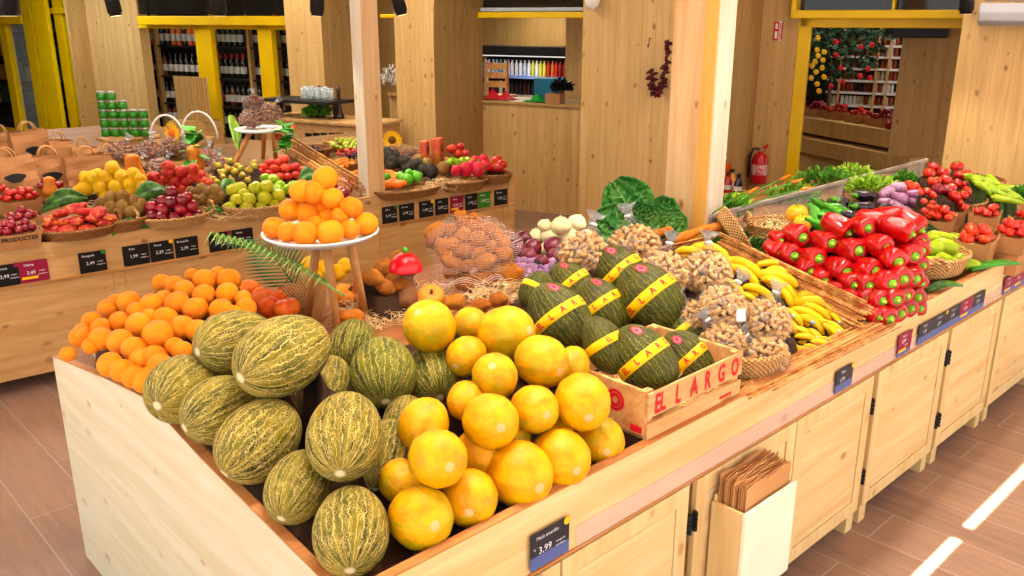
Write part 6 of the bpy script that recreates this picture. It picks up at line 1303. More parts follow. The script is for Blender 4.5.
for i, (x, y, r) in enumerate([(655, 95, 22), (690, 92, 22), (725, 95, 20), (600, 75, 18)]):
    px, py = c2(x, y); p = bon(px, py, .13); q = r / 3.938 * mpp(p); nutbag('chestnut', 'bag of nuts with white film behind the avocados, %s' % ['first from the post side', 'second from the post side', 'third from the post side', 'lying beneath the sunflower'][i], p, q, idir(100 - 20 * i, 10), i, 'bags of nuts behind the avocados', 1.0)
def pbox(label, px, py, w_, h):
    p = bon(px, py, .1); mb = MB(); t = thing('juice_box', label, 'box', p); s_ = mpp(p)
    MB().obox((0, 0, h * s_ / 2), (w_ * s_, w_ * s_ * .7, h * s_), Matrix.Rotation(.5, 3, 'Z')).build('carton_body', simple('coral_carton', '#cc5a3c', '#b84a30', .5, 9), t, bevel=.004, world=False)
    MB().obox(Matrix.Rotation(.5, 3, 'Z') @ Vector((0, -w_ * s_ * .352, h * s_ * .55)), (w_ * s_ * .5, .003, h * s_ * .35), Matrix.Rotation(.5, 3, 'Z')).build('printed_panel', simple('dark_print', '#4a2a22', '#8a3a28', .5, 30), t, world=False)
pbox('coral coloured carton standing left of its twin above the avocados', 425, 160, 10, 19); pbox('coral coloured carton with dark print standing right of its twin', 438, 159, 13, 21)
bb(463, 189, 'wicker basket of dragon fruits at the counter edge', .19, .06, 'wicker_brown', .14); bb(494, 182, 'wicker basket of red tomatoes at the end of the back counter', .13, .06, 'wicker_brown')
def dragonfruit(i, x, y, r):
    px, py = c2(x, y); p = bon(px, py, .10); q = r / 3.938 * mpp(p) * 1.1
    o = thing('dragon_fruit', 'spiky pink dragon fruit in the wicker basket, {}', 'dragon fruit', p, 0, 'dragon fruits'); link('body', K['dragon'], o, (0, 0, 0), frame_z(idir(80, 30)), q); rr = random.Random(i); mb = MB()
    for k in range(16):
        d = Vector((rr.gauss(0, 1), rr.gauss(0, 1), rr.gauss(0, 1))).normalized(); s = d.orthogonal().normalized() * q * .18; mb.add([d * q * .9 + s, d * q * .9 - s, d * q * 1.45 + UP * q * .25, d * q * .9 + d.cross(s)], [(0, 1, 2), (1, 3, 2), (3, 0, 2)])
    mb.build('scales', M['leaf_light'] if i % 2 else M['dragon'], o, world=False)
for i, (x, y, r) in enumerate([(890,155,24),(937,155,24),(925,125,20),(960,115,18),(850,160,18),(915,140,18),(965,140,18)]): dragonfruit(i, x, y, r)
heap('tomato', 'tomato', 'red tomato in the last basket of the back counter, {}', 'tomato', [(987,140,26),(1010,120,24),(1020,150,20),(1005,148,20),(1030,135,22)], c2, 'tomatoes in the last basket', (.04,), .08, 1.1, sub=TS)
heap('apple_green', 'green_mango', 'green fruit behind the dragon fruits, {}', 'fruit', [(825,130,14),(850,125,16),(875,122,16),(895,118,14),(860,135,14),(835,120,14)], c2, 'green fruit behind the dragon fruits', (.03,), .10, 1.1)
heap('apple_red', 'wrapped_apple', 'red and yellow fruit in pale wrapping at the back, {}', 'fruit', [(835,75,20),(860,95,20),(890,90,14),(870,65,16)], c2, 'wrapped fruit at the back', (.05,), .14, 1.1, liner=False)
p = bon(430, 190, .01); straw('packing_straw', 'straw spilling over the back counter edge beside the limes', p + Vector((.1, .0, 0)), .22, .1, .06, 220, 30, .09, rot=-.1)
for i, k in enumerate((24, 60, 98)):
    straw('packing_straw', ['wood wool between the paper bags and the yellow citrus', 'wood wool under the golden apples', 'wood wool behind the kiwi basket'][i], bon([85, 235, 115][i], [196, 215, 205][i], .02), .25, .15, .03, 200, k)
# price cards on the far fascia
bn_ = -BN; 
def bx(px, py):  # along the fascia front
    d = ray(px, py); t = (B0 - CP).dot(BN) / d.dot(BN); return CP + d * t
cards = [(-6, 18, 'card_back', 'black card at the left picture edge'), (19, 48, 'card_red', 'crimson card with yellow strip'), (79, 106, 'card_back', 'black card with a red mark below the flat peaches'), (123, 149, 'card_back', 'black card below the kiwi basket'), (150, 173, 'card_back', 'black card left of its twin below the plums'), (175, 198, 'card_back', 'black card right of its twin below the plums'), (209, 231, 'card_back', 'black card left below the golden apples'), (232, 253, 'card_back', 'black card right below the golden apples'),
         (382, 397, 'card_back', 'black card just right of the slimmer post'), (399, 414, 'card_back', 'second black card from the slimmer post'), (419, 433, 'card_back', 'third black card from the slimmer post'), (435, 448, 'card_back', 'black card left of the crimson one, right segment'), (450, 463, 'card_red', 'crimson card in the right segment'), (465, 477, 'card_back', 'black card between the crimson and the green one'), (478, 490, 'card_green', 'green card near the counter end'), (494, 507, 'card_back', 'last black card at the counter end')]
for i, (x0_, x1_, m, l) in enumerate(cards):
    yy = 270 - .145 * (x0_ - 40); a = bx(x0_, yy); b = bx(x1_, yy); a.z = .612
    price_card('small ' + l, a - BN * .003, BD, (0, 0, 1), (b - a).length * 1.0, .115, [(['Cirera', 'Oferta', 'Paraguaià', 'Kiwi', 'Pruna', 'Bresquilla', 'Pera', 'Poma', 'Llima', 'Alvocat', 'Coco', 'Iuca', 'Pitaia', 'Caqui', 'Mango', 'Tomaca'][i], .35, .82, .15), (['2,99', '3,49', '2,49', '1,99', '2,29', '2,79', '1,89', '1,69', '2,19', '3,99', '1,49', '2,59', '4,99', '1,79', '2,89', '1,59'][i], .4, .45, .22), ('origen', .78, .5, .1), ('categoria', .78, .35, .1)], 0, m, m == 'card_red', ['card_red', 'card_yellow', 'card_green'][i % 3] if i % 2 == 0 else None, 'price cards on the back counter', tk=.004)
# ================================================================ shop behind
def wp(px, z, n): p = won(px, 20, n); return Vector((p.x, p.y, z))
def zat(px, py, n): return won(px, py, n).z
# wine shelves
K['bottle'] = MB().lathe([(0, 0), (.037, 0), (.038, .01), (.038, .19), (.03, .215), (.015, .24), (.0145, .3), (.016, .3), (.016, .31), (0, .31)], 12)
lb = MB().lathe([(.0386, .06), (.0386, .15)], 12); cpm = MB().lathe([(.0162, .25), (.0165, .312), (0, .313)], 10)
def bot(name, mb_, gm, lm, cm):
    m = MB(); m.v = list(mb_.v); m.f = list(mb_.f); m.m = [0] * len(m.f); m.mi = 1; m.add(lb.v, lb.f); m.mi = 2; m.add(cpm.v, cpm.f); return m.mesh(name, [gm, lm, cm])
G1 = simple('dark_bottle_glass', '#0c120c', '#141a10', .12, 3); G2 = simple('rose_bottle', '#c8541c', '#d86a2c', .15, 3); L1 = simple('wine_label', '#c8c4b8', '#b8b4a8', .6, 3); L2 = simple('red_wine_label', '#b01c1c', '#c02424', .6, 3); G3 = simple('amber_bottle', '#5a2c0c', '#6c3410', .15, 3)
BT_ = [bot('wine_bottle', K['bottle'], G1, L1, G1), bot('wine_bottle', K['bottle'], G1, L1, L2), bot('wine_bottle', K['bottle'], G2, L1, M['card_yellow']), bot('wine_bottle', K['bottle'], G1, L2, L2), bot('wine_bottle', K['bottle'], G3, L1, G1)]
rr = random.Random(8); shz = [zat(210, 126, -.5), zat(210, 104.5, -.5), zat(210, 77, -.5), zat(210, 46, -.5)]
ws = thing('wine_shelf', 'dark wine shelf behind the yellow framed window', 'shelf', wp(210, 0, -.5))
for z in shz:
    mb = MB(); wslab(mb, 141, 290, -.65, -.40, z - .02, z, -.4); mb.build('shelf_board', M['dark'], ws)
for x in (152, 210, 246, 274):
    mb = MB(); wslab(mb, x - 1.5, x + 1, -.45, -.38, 0, 2.4, -.38); mb.build('upright', M['wall_jamb'], ws)
for ri, z in enumerate(shz):
    x = 143.0
    while x < 287:
        if not any(abs(x - u) < 3 for u in (152, 210, 246, 274)):
            k = (2 if x < 200 and rr.random() < .8 else 0) if ri == 3 else (1 if 205 < x < 245 and ri == 2 else rr.choice([0, 0, 0, 4, 0, 3 if rr.random() < .2 else 0]))
            o = link('wine_bottle', BT_[k], None, wp(x, z, -.5)); tag(o, ('rosé' if k == 2 else 'dark') + ' wine bottle on the shelf behind the window, {}', 'bottle', 'wine bottles behind the yellow framed window' if k != 2 else 'rosé bottles on the top shelf'); o.rotation_euler.z = YAW
        x += rr.uniform(5.2, 6.0)
# slatted wooden bottle rack in front of the wine window
p = bon(183, 128, .0); t = thing('slatted_crate', 'grey slatted wooden crate standing in front of the wine window', 'crate', wp(184, 1.0, .5)); q0 = t.location
for i in range(8): MB().obox(q0 + WDv * (.05 * i - .18) + Vector((0, 0, .0)), (.02, .35, .52), Matrix.Rotation(.0, 3, 'Z')).build('slat', M['wall_jamb'], t)
MB().obox(q0 + Vector((0, 0, -.26)), (.45, .4, .02)).build('crate_bottom', M['wall_jamb'], t)
MB().obox(q0 + Vector((0, 0, -.64)), (.5, .45, .74)).build('crate_stand', M['pine_back'], t)
# console table with glass cylinders
ct_ = wp(310, 0, 1.3); z1 = zat(310, 99, 1.3)
t = thing('glass_top_console', 'narrow console with dark top and posts between the wine window and the post', 'table', ct_)
mb = MB(); wslab(mb, 268, 336, 1.1, 1.5, z1 - .03, z1, 1.3); mb.build('top_board', M['dark'], t)
for x in (272, 330): mb = MB(); wslab(mb, x - 1, x + 1, 1.25, 1.32, 0, z1 - .03, 1.3); mb.build('leg', M['black'], t)
gcm = glass('bluish_clear_glass', '#c8d8dc', .35, .05)
K['cyl'] = MB().lathe([(0, 0), (1, 0), (1, 3.4), (.93, 3.4), (.93, .1), (0, .1)], 20).mesh('glass_body', gcm)
for i, x in enumerate([299, 306, 313, 320, 326]):
    p = wp(x, z1, 1.3); o = link('glass_cylinder', K['cyl'], None, p, scale=3.4 * mpp(p) * (1 + .12 * (i % 2))); tag(o, 'tall clear glass cylinder on the console, {}', 'glass', 'clear glass cylinders on the console')
zc_ = zat(320, 124, 1.5); t = thing('low_counter', 'pine counter under the console with a row of small black cards', 'counter', wp(320, 0, 1.5))
mb = MB(); wslab(mb, 252, 362, 1.0, 1.5, .1, zc_, 1.5); mb.build('counter_body', M['pine_back'], t, bevel=.01)
mb = MB(); wslab(mb, 250, 364, .98, 1.53, zc_, zc_ + .03, 1.5); mb.build('counter_top', M['pine_back'], t, bevel=.005)
for i in range(6):
    x = 297 + i * 8.2; mb = MB(); a = zat(x, 141, 1.52); wslab(mb, x, x + 6.3, 1.505, 1.515, a, a + .085, 1.515); o = mb.build('price_card', M['card_back'] if i < 5 else L1); tag(o, 'tiny %s card on the low counter, {}' % ('black' if i < 5 else 'white'), 'price card', 'tiny cards on the low counter')
K['grinder'] = MB().lathe([(0, 0), (.045, 0), (.05, .02), (.03, .06), (.02, .15), (.016, .24), (.022, .27), (.018, .3), (0, .31)], 12).mesh('peppermill', simple('dark_red_wood', '#3a1410', '#2a0e0c', .2, 8))
for i, (x, y) in enumerate([(305, 118), (315, 117), (334, 122)]):
    p = wp(x, zc_ + .03, 1.25); o = link('dark_bottle', K['grinder'], None, p); tag(o, 'slender dark bottle on the low counter, {}', 'bottle', 'slender dark bottles on the low counter')
leafy('potted_herb', 'small green plant between the slender bottles', wp(311, zc_ + .05, 1.3), .12, .12, 200, 'herb', 91, .06, 'plant', 'thing')
# flowers in the niche
leafy('white_blossom', 'white blossom twigs in the niche right of the slimmer post', wp(388, zat(388, 85, .0), .02), .09, .22, 120, 'white', 92, .05, 'flowers', 'thing')
mb = MB(); wslab(mb, 384, 398, -.1, .06, 1.12, 1.15); struct(mb.build('trim_7', M['wall_jamb']))
# kiosk hatch: counter top and what stands on and behind it
zk = 1.12; mb = MB(); wslab(mb, 474, 584, -.5, .03, 1.095, zk); o = mb.build('hatch_counter_top', M['wall_jamb']); tag(o, 'pine counter top of the kiosk hatch', 'counter')
n_ = -1.35; bs = thing('drinks_shelf', 'lit shelf of drinks seen through the kiosk hatch', 'shelf', wp(530, 0, n_))
zz = [zat(530, 76, n_), zat(530, 95, n_), zat(530, 57, n_)]
mb = MB(); wslab(mb, 478, 572, n_ - .2, n_ + .12, zz[0] - .025, zz[0], n_); mb.build('shelf_board', simple('blue_edge', '#5a78b8', '#6a88c8', .4, 4), bs); mb = MB(); wslab(mb, 478, 572, n_ - .2, n_ + .12, zz[1] - .02, zz[1], n_); mb.build('shelf_board', M['steel'], bs)
mb = MB(); wslab(mb, 478, 572, n_ - .25, n_ - .2, .2, zz[2] + .1, n_); mb.build('back_board', M['dark'], bs); mb = MB(); wslab(mb, 478, 572, n_ - .2, n_ + .15, zz[2] + .02, zz[2] + .12, n_); mb.build('light_canopy', M['black'], bs)
em = NT('added_glow_strip'); strip_glow = em.fin(lin('#ffffff'), .4, Emission_Color=(1, .98, .92, 1), Emission_Strength=.8)  # glowing strip added to brighten the drinks shelf
mb = MB(); wslab(mb, 480, 570, n_ + .06, n_ + .09, zz[2] + .005, zz[2] + .015, n_); mb.build('added_glow_strip', strip_glow, bs)
lamp('shelf_fill_light', 'AREA', wp(525, zz[2] + .0, n_ + .45), 5, (1, .95, .88), (0, 0, 0), size=.5)  # unseen fill added in front of the drinks shelf
K['pack'] = MB().obox((0, 0, .5), (.8, .8, 1)); dcol = ['#e8e8e8', '#b8d0e8', '#d8d040', '#c83020', '#d87020', '#e8e8f0', '#7ab0c8', '#a02818']; packs = [MB().lathe([(0, 0), (.42, 0), (.42, .75), (.2, .9), (.2, 1), (0, 1)], 10).mesh('drink_bottle', simple('drink_%d' % i, c, c, .3, 3)) for i, c in enumerate(dcol)]
darkp = [MB().lathe([(0, 0), (.42, 0), (.42, .7), (.2, .88), (.2, 1), (0, 1)], 10).mesh('drink_bottle', simple('dark_drink_%d' % i, c, c, .3, 3)) for i, c in enumerate(['#2a2420', '#3a2c20', '#4a1c18', '#c8c0b0', '#201c20'])]
x = 481.0
while x < 566:
    k = rr.choice([0, 1, 5, 6]) if x < 530 else rr.choice([2, 0, 5, 2]) if x < 548 else rr.choice([3, 4, 7])
    p = wp(x, zz[0], n_); q = 4.2 * mpp(p); o = link('drink_bottle', packs[k], None, p, scale=(q, q, 15 * mpp(p))); tag(o, 'small bright bottle on the lit drinks shelf, {}', 'bottle', 'bright bottles on the lit drinks shelf')
    p = wp(x, zz[1], n_); o = link('drink_bottle', darkp[rr.randrange(5)], None, p, scale=(q, q, 13 * mpp(p))); tag(o, 'small dark bottle on the lower drinks shelf, {}', 'bottle', 'dark bottles on the lower drinks shelf'); x += rr.uniform(3.6, 4.4)
a = wp(495, 0, -.5); t = thing('slatted_crate', 'light wooden crate with gaps standing on the kiosk hatch', 'crate', wp(495, zk, -.4))
for zq in (84, 75, 66): mb = MB(); z_ = zat(495, zq, -.4); wslab(mb, 484, 507, -.42, -.40, z_ - .035, z_ + .03, -.4); mb.build('slat', M['crate'], t)
for xq in (484, 505): mb = MB(); wslab(mb, xq, xq + 2, -.44, -.40, zk, zat(495, 61, -.4), -.4); mb.build('crate_post', M['crate'], t)
mb = MB(); wslab(mb, 484, 507, -.60, -.40, zk, zk + .015, -.4); mb.build('crate_bottom', M['crate'], t)
mb = MB(); wslab(mb, 538, 558, -.30, -.12, zk, zat(548, 78, -.2), -.2); o = mb.build('teal_box', simple('teal_card', '#14607c', '#186c8a', .5, 3), bevel=.006); tag(o, 'teal blue box standing on the kiosk hatch', 'box')
mb = MB(); wslab(mb, 546, 561, -.10, .02, zk, zk + .10); o = mb.build('brown_box', M['cardboard'], bevel=.004); tag(o, 'small brown carton in front of the teal box', 'box')
leafy('dark_plant', 'dark bushy plant beside the teal box on the kiosk hatch', wp(563, zk + .12, -.08), .1, .12, 260, 'black', 93, .05, 'plant', 'thing')
def cloth(name, label, x0, x1, m, seed, hh=.05):
    a = wp(x0, zk + .004, -.02); b = wp(x1, zk + .004, -.02); u = b - a; mb = MB(); mb.grid(lambda s, v: a + u * s - WN * .25 * v + Vector((0, 0, .006 + hh * max(0, noise.noise(Vector((s * 4, v * 3, seed))) + .15) * math.sin(math.pi * s) * math.sin(math.pi * v) * 2)), 20, 10); o = mb.build(name, m, None, True); tag(o, label, 'cloth')
cloth('red_cloth', 'crumpled red cloth on the kiosk hatch', 476, 508, simple('red_cloth', '#c01828', '#d02030', .7, 6), 1.3, .10); cloth('green_cloth', 'flat bright green cloth on the kiosk hatch', 521, 546, simple('green_cloth', '#1c9a2c', '#28a838', .7, 6), 2.6)
# dried chilli garland on a hook, camera dome
hk = wp(658, 1.55, 1.02); t = thing('chilli_garland', 'dark red dried pepper garland hanging on the pine wall beside the thick post', 'garland', hk); rg = random.Random(4); mb = MB()
n9 = 1.09; path = [wp(669, zat(669, 40, n9), n9), wp(668, zat(668, 60, n9), n9), wp(667, zat(667, 80, n9), n9), wp(664, zat(664, 91, n9), n9), wp(658, zat(658, 92, n9), n9), wp(655, zat(655, 84, n9), n9), wp(654, zat(654, 69, n9), n9)]
for i in range(len(path) - 1):
    for k in range(16):
        c = path[i].lerp(path[i + 1], k / 16); d = Vector((rg.gauss(0, 1), rg.gauss(0, 1), rg.gauss(0, 1) - .6)).normalized(); mb.tube([c, c + d * .03, c + d * .055], [.012, .014, .003], 5)
mb.build('dried_peppers', simple('dried_pepper', '#3c0c10', '#5c1014', .35, 12), t, True)
MB().tube(path, .004, 5).build('string', M['stem_brown'], t, True)
p = wp(652, zat(652, 38, 1.0), 1.0); t = thing('wall_hook', 'small steel hook on the pine wall above the garland', 'hook', p); MB().tube([p, p + WN * .04, p + WN * .045 - Vector((0, 0, .05)), p + WN * .06 - Vector((0, 0, .07)), p + WN * .07 - Vector((0, 0, .05))], .004, 6).build('hook_wire', M['black'], t, True)
p = wp(592, zat(592, 2, 1.0), 1.05); t = thing('dome_camera', 'white dome camera at the top of the pine wall', 'camera', p); MB().lathe([(0, .06), (.06, .06), (.065, .02), (.05, -.03), (.02, -.06), (0, -.065)], 20).build('dome', M['white'], t, True, world=False); MB().obox((0, 0, .09), (.05, .05, .07)).build('bracket', M['white'], t, world=False)
# red fire sign and extinguisher on the wall beside the doorway
n9 = .02; a = wp(773.5, zat(779, 40, n9), n9); b = wp(784, 0, n9); t = thing('fire_sign', 'red sign with white marks on the pine wall beside the yellow door frame', 'sign', a); zt_ = zat(779, 22, n9)
mb = MB(); wslab(mb, 774.5, 783.5, .003, .009, a.z, zt_); mb.build('sign_plate', simple('sign_red', '#c8101c', '#c4101c', .4, 3), t)
for x0_, x1_, f0, f1 in ((776, 778.4, .08, .48), (776, 778.4, .62, .92)): mb = MB(); wslab(mb, x0_, x1_, .009, .011, a.z + (zt_ - a.z) * f0, a.z + (zt_ - a.z) * f1); mb.build('white_symbol', M['white'], t)
me = textmesh('EXTINTOR', .035, M['white'], 'sign_lettering'); ob = link('sign_lettering', me, t); u_ = WDv; cc = wp(781.3, (a.z + zt_) / 2, .0112); ob.matrix_basis = Matrix.Translation(cc - t.location) @ Matrix((Vector((0, 0, 1)), -u_, WN)).transposed().to_4x4()
ex = wp(772, zat(772, 184, .12), .12); s_ = 7.8 * mpp(ex); t = thing('fire_extinguisher', 'red fire extinguisher with white label beside the yellow door frame', 'fire extinguisher', ex); RX = simple('extinguisher_red', '#b8101c', '#c01420', .2, 3)
MB().lathe([(0, 0), (s_ * .95, 0), (s_, .02), (s_, s_ * 3.0), (s_ * .8, s_ * 3.6), (s_ * .3, s_ * 3.9), (s_ * .3, s_ * 4.1), (0, s_ * 4.1)], 20).build('cylinder', RX, t, True, world=False)
MB().lathe([(s_ * 1.01, s_ * 1.1), (s_ * 1.01, s_ * 2.4)], 20).build('label', simple('extinguisher_label', '#e0c8c4', '#c8485c', .4, 30), t, True, world=False)
MB().obox(Vector((0, 0, s_ * 4.3)), (s_ * .5, s_ * .5, s_ * .5)).build('valve', M['steel'], t, world=False)
for q, nm in ((.25, 'handle'), (.6, 'lever')): MB().tube([Vector((0, 0, s_ * 4.3)), RT * s_ * .9 + Vector((0, 0, s_ * (4.3 + q)))], s_ * .14, 6).build(nm, RX, t, True, world=False)
MB().tube([Vector((0, 0, s_ * 4.3)), RT * -s_ * .9 + Vector((0, 0, s_ * 4.4)), RT * -s_ * 1.35 + Vector((0, 0, s_ * 3.4)), RT * -s_ * 1.35 + Vector((0, 0, s_ * .8))], s_ * .16, 8).build('hose', M['black'], t, True, world=False)
# juice bottles on an orange stand
n9 = 1.15; OR_ = simple('orange_lacquer', '#dc4c0c', '#d04408', .4, 3); z_lo = zat(725, 190, n9); z_hi = zat(725, 167, n9); t = thing('orange_stand', 'orange stepped stand with juice bottles behind the thick post', 'stand', wp(725, 0, n9))
mb = MB(); wslab(mb, 712, 736, n9 - .2, n9 + .1, z_lo - .02, z_lo, n9); mb.build('lower_tier', OR_, t); mb = MB(); wslab(mb, 708, 735, n9 - .2, n9 - .05, z_lo, z_hi, n9); mb.build('upper_tier', OR_, t); mb = MB(); wslab(mb, 710, 760, n9 - .2, n9 + .1, 0, z_lo - .02, n9); mb.build('plinth', M['pine_back'], t)
jm = [simple('juice_%d' % i, c, c, .15, 3) for i, c in enumerate(['#20101c', '#8a0c1c', '#e05010', '#d89018', '#a02010'])]; K['jb'] = [MB().lathe([(0, 0), (1, 0), (1.05, .3), (1.05, 2.4), (.5, 3.8), (.42, 4.4), (.5, 4.4), (.5, 4.9), (0, 4.9)], 14).mesh('juice_bottle', m) for m in jm]
K['jcap'] = MB().lathe([(.52, 4.35), (.55, 4.4), (.55, 4.95), (0, 4.97)], 12).mesh('cap', M['black']); K['jlab'] = MB().lathe([(1.07, .8), (1.07, 1.9)], 14).mesh('label', L1)
for i, (x, zz_, k, off, l) in enumerate([(725, z_hi, 0, -.12, 'dark juice bottle on the upper orange tier'), (732, z_hi, 1, -.17, 'red juice bottle on the upper orange tier'), (730, z_lo, 2, .0, 'orange juice bottle on the lower tier, front'), (740, z_lo - .02, 4, -.02, 'red orange juice bottle in the middle of the lower tier'), (751, z_lo - .02, 0, .0, 'dark juice bottle standing last on the lower tier'), (744, z_lo - .02, 3, -.15, 'amber juice bottle at the back of the lower tier'), (737, z_lo, 3, -.14, 'yellow juice bottle behind the orange one'), (724, z_lo, 3, .02, 'pale juice bottle beside the thick post')]):
    p = wp(x, zz_, n9 + off); q = 4.1 * mpp(p); o = thing('juice_bottle', l, 'bottle', p, 0, 'juice bottles behind the thick post'); link('bottle_body', K['jb'][k], o, scale=q); link('cap', K['jcap'], o, scale=q); link('label', K['jlab'], o, scale=q)
# white wall unit (air curtain) on the right pier
n9 = .85; M['unit'] = simple('unit_plastic', '#b8bcc2', '#b0b4ba', .4, 2); t = thing('air_unit', 'white wall mounted air unit at the top right of the pine wall', 'air unit', wp(1000, 0, n9) + Vector((0, 0, zat(1000, 25, n9))))
u0, u1 = wp(979, 0, n9), wp(1060, 0, n9); za, zb_ = zat(1000, 25, n9 + .15), zat(1000, 3, n9 + .15); u = (u1 - u0).normalized(); L = (u1 - u0).length
prof_ = [(0, 0), (.12, .0), (.17, .03), (.19, .08), (.17, zb_ - za), (0, zb_ - za)]
mb = MB(); mb.extrude([u0 + WN * a + Vector((0, 0, za + b)) for a, b in prof_], u * L); mb.build('housing', M['unit'], t, bevel=.01); mb = MB(); mb.extrude([u0 + WN * a + Vector((0, 0, za + b)) + u * .01 for a, b in [(.02, -.004), (.125, -.004), (.168, .024), (.165, .03), (.02, .02)]], u * (L - .02)); mb.build('air_outlet', simple('grey_plastic', '#8c9094', '#84888c', .4, 3), t)
MB().obox(u0 + u * .35 + WN * .188 + Vector((0, 0, za + .12)), (.1, .004, .012), Matrix((u, -WN, Vector((0, 0, 1)))).transposed()).build('blue_mark', simple('blue_mark', '#4a6a98', '#4a6a98', .4, 3), t)
MB().tube([u0 + WN * .1 + u * (.02 + .1 * k) + Vector((0, 0, zb_ + .02 + .01 * (k % 2))) for k in range(12)], .012, 6).build('cable', M['steel'], t, True)
# store behind the doorway: shelving, table of cartons, flower tree
n9 = -4.0; st = thing('store_shelving', 'pale shelving with jars at the far end of the store behind the doorway', 'shelf', wp(870, 0, n9))
sz = [zat(872, y, n9) for y in (105, 92, 80, 68, 56, 45)]
for z in sz: mb = MB(); wslab(mb, 835, 908, n9 - .15, n9 + .12, z - .025, z, n9); mb.build('shelf_board', M['white'], st)
for x in (848, 884, 896): mb = MB(); wslab(mb, x - 1, x + 1, n9 + .1, n9 + .14, 0, 2.2, n9); mb.build('upright', M['crate'], st)
mb = MB(); wslab(mb, 830, 912, n9 - .18, n9 - .15, 0, 2.4, n9); mb.build('back_board', M['dark'], st)
jc = ['#7a3c1c', '#a84c20', '#c8b890', '#5a2014', '#d8d8d0', '#302018', '#c87830', '#984018']; jms = [MB().lathe([(0, 0), (.45, 0), (.45, .75), (.38, .8), (.38, 1), (0, 1)], 8).mesh('shelf_jar', simple('jar_tone_%d' % i, c, c, .3, 3)) for i, c in enumerate(jc)]
for zi, z in enumerate(sz):
    x = 838.0
    while x < 904:
        k = rr.choice([4, 2, 7]) if x > 884 or zi == 0 else rr.choice([0, 1, 3, 5, 7, 5]); p = wp(x, z, n9); q = 4 * mpp(p); o = link('shelf_jar', jms[k], None, p, scale=(q, q, 8 * mpp(p))); tag(o, 'tiny jar on the far store shelving, {}', 'jar', 'jars on the far store shelving'); x += rr.uniform(3.8, 4.6)
a = CP + ray(836, 68) * (12.2 / FPX); b = CP + ray(832, 98) * (12.2 / FPX); e2 = NT('cyan_tube'); cy = e2.fin(lin('#a8e8f4'), .4, Emission_Color=lin('#9ae4f4'), Emission_Strength=4.0)
t = thing('light_tube', 'slanting pale cyan light tube behind the flower tree', 'light', a); MB().tube([a, b], .02, 8).build('tube', cy, t, True); MB().tube([a, Vector((a.x, a.y, 3.2))], .004, 5).build('cord', M['black'], t, True)
tr_ = atz(828, 116, .55); tc = CP + ray(832, 60) * (10.0 / FPX); t = thing('flower_tree', 'leafy artificial tree with red and yellow blossoms inside the doorway', 'tree', Vector((tc.x, tc.y, 0)))
MB().tube([Vector((.1, 0, 0)), Vector((.02, 0, 1.0)), Vector((0, 0, 1.4)), Vector((-.05, .1, 1.8))], [.03, .025, .02, .01], 8).build('trunk', M['stem_brown'], t, True, world=False)
rg = random.Random(12); mb = MB()
for i in range(1500):
    d = Vector((rg.gauss(0, 1), rg.gauss(0, 1), rg.gauss(0, 1))).normalized() * rg.random() ** .4; b = Vector((d.x * .7, d.y * .6, 1.72 + d.z * .5)); e = Vector((rg.uniform(-1, 1), rg.uniform(-1, 1), rg.uniform(-1, .4))).normalized(); s = e.orthogonal().normalized() * .02; mb.add([b, b + e * .04 + s, b + e * .08, b + e * .04 - s], [(0, 1, 2, 3)])
mb.build('foliage', simple('dark_foliage', '#0e2c14', '#1c4420', .5, 6), t, world=False)
for i, (px, py, c) in enumerate([(818,38,0),(817,50,0),(824,52,0),(818,56,0),(823,60,0),(815,62,0),(822,68,0),(816,72,0),(824,77,0),(817,84,0),(812,66,0),(819,91,0),(811,78,0),(836,42,1),(836,55,1),(861,47,1),(872,45,1),(868,69,1),(841,68,1),(831,86,1),(860,76,1),(843,82,1),(870,78,1)]):
    p = CP + ray(px, py) * (9.35 / FPX); q = 3.0 * mpp(p); mb = MB()
    for k in range(6): a = k * 1.047; mb.lathe([(0, -q * .4), (q * .5, 0), (0, q * .4)], 6, Matrix.Translation(p + (RT * math.cos(a) + UP * math.sin(a)) * q * .5) @ frame_z(-FWD).to_4x4())
    mb.build('blossom', M['petal'] if c == 0 else M['sign'] if 'sign' in M else simple('red_petal', '#c0141c', '#cc1c24', .5, 8), t)
# low table with cartons of red fruit inside the doorway
n9 = -1.0; z1 = zat(930, 137, n9); t = thing('produce_table', 'pine produce table with cartons of red fruit inside the doorway', 'table', wp(870, 0, n9))
u = (wp(800, 0, n9) - wp(930, 0, n9)); c0 = atz(921, 151, .72); xd = (atz(800, 131, .72) - atz(899, 149, .72)); xd.z = 0; xd = xd.normalized(); yd = Vector((xd.y, -xd.x, 0)) * 1
c0 = atz(899, 150, .70); yd = -Vector((0, 0, 1)).cross(xd); yd = yd if yd.dot(Vector((FX, FY, 0))) > 0 else -yd
def tb(nm, a0, a1, b0, b1, z0, z1_, m='wall_front'): P = [c0 + xd * a + yd * b for a, b in ((a0, b0), (a1, b0), (a1, b1), (a0, b1))]; P = P if True else P; mb = MB().hexa([Vector((q.x, q.y, z0)) for q in P[::-1]] + [Vector((q.x, q.y, z1_)) for q in P[::-1]]); return mb.build(nm, M[m], t, bevel=.004)
tb('upper_fascia', 0, 3.2, 0, .9, .70, .87); tb('lower_fascia', -.25, 3.2, -.1, .8, .50, .66); tb('base_panel', -.1, 3.2, .05, .7, 0, .49)
for i in range(9):
    p = c0 + xd * (.18 + i * .33) + yd * .22; p.z = .872; carton('fruit_carton', 'small brown carton of red fruit inside the doorway, {}', p, .27, .24, .10, math.atan2(xd.y, xd.x), 'cartons of red fruit inside the doorway')
    fill(['apple_red', 'plum', 'tomato'][i % 3], 'red_fruit', 'small red fruit in the cartons inside the doorway, {}', 'fruit', p, .12, .1, p.z + .1, .032, 6, 'red fruit inside the doorway', 200 + i, 2, math.atan2(xd.y, xd.x))
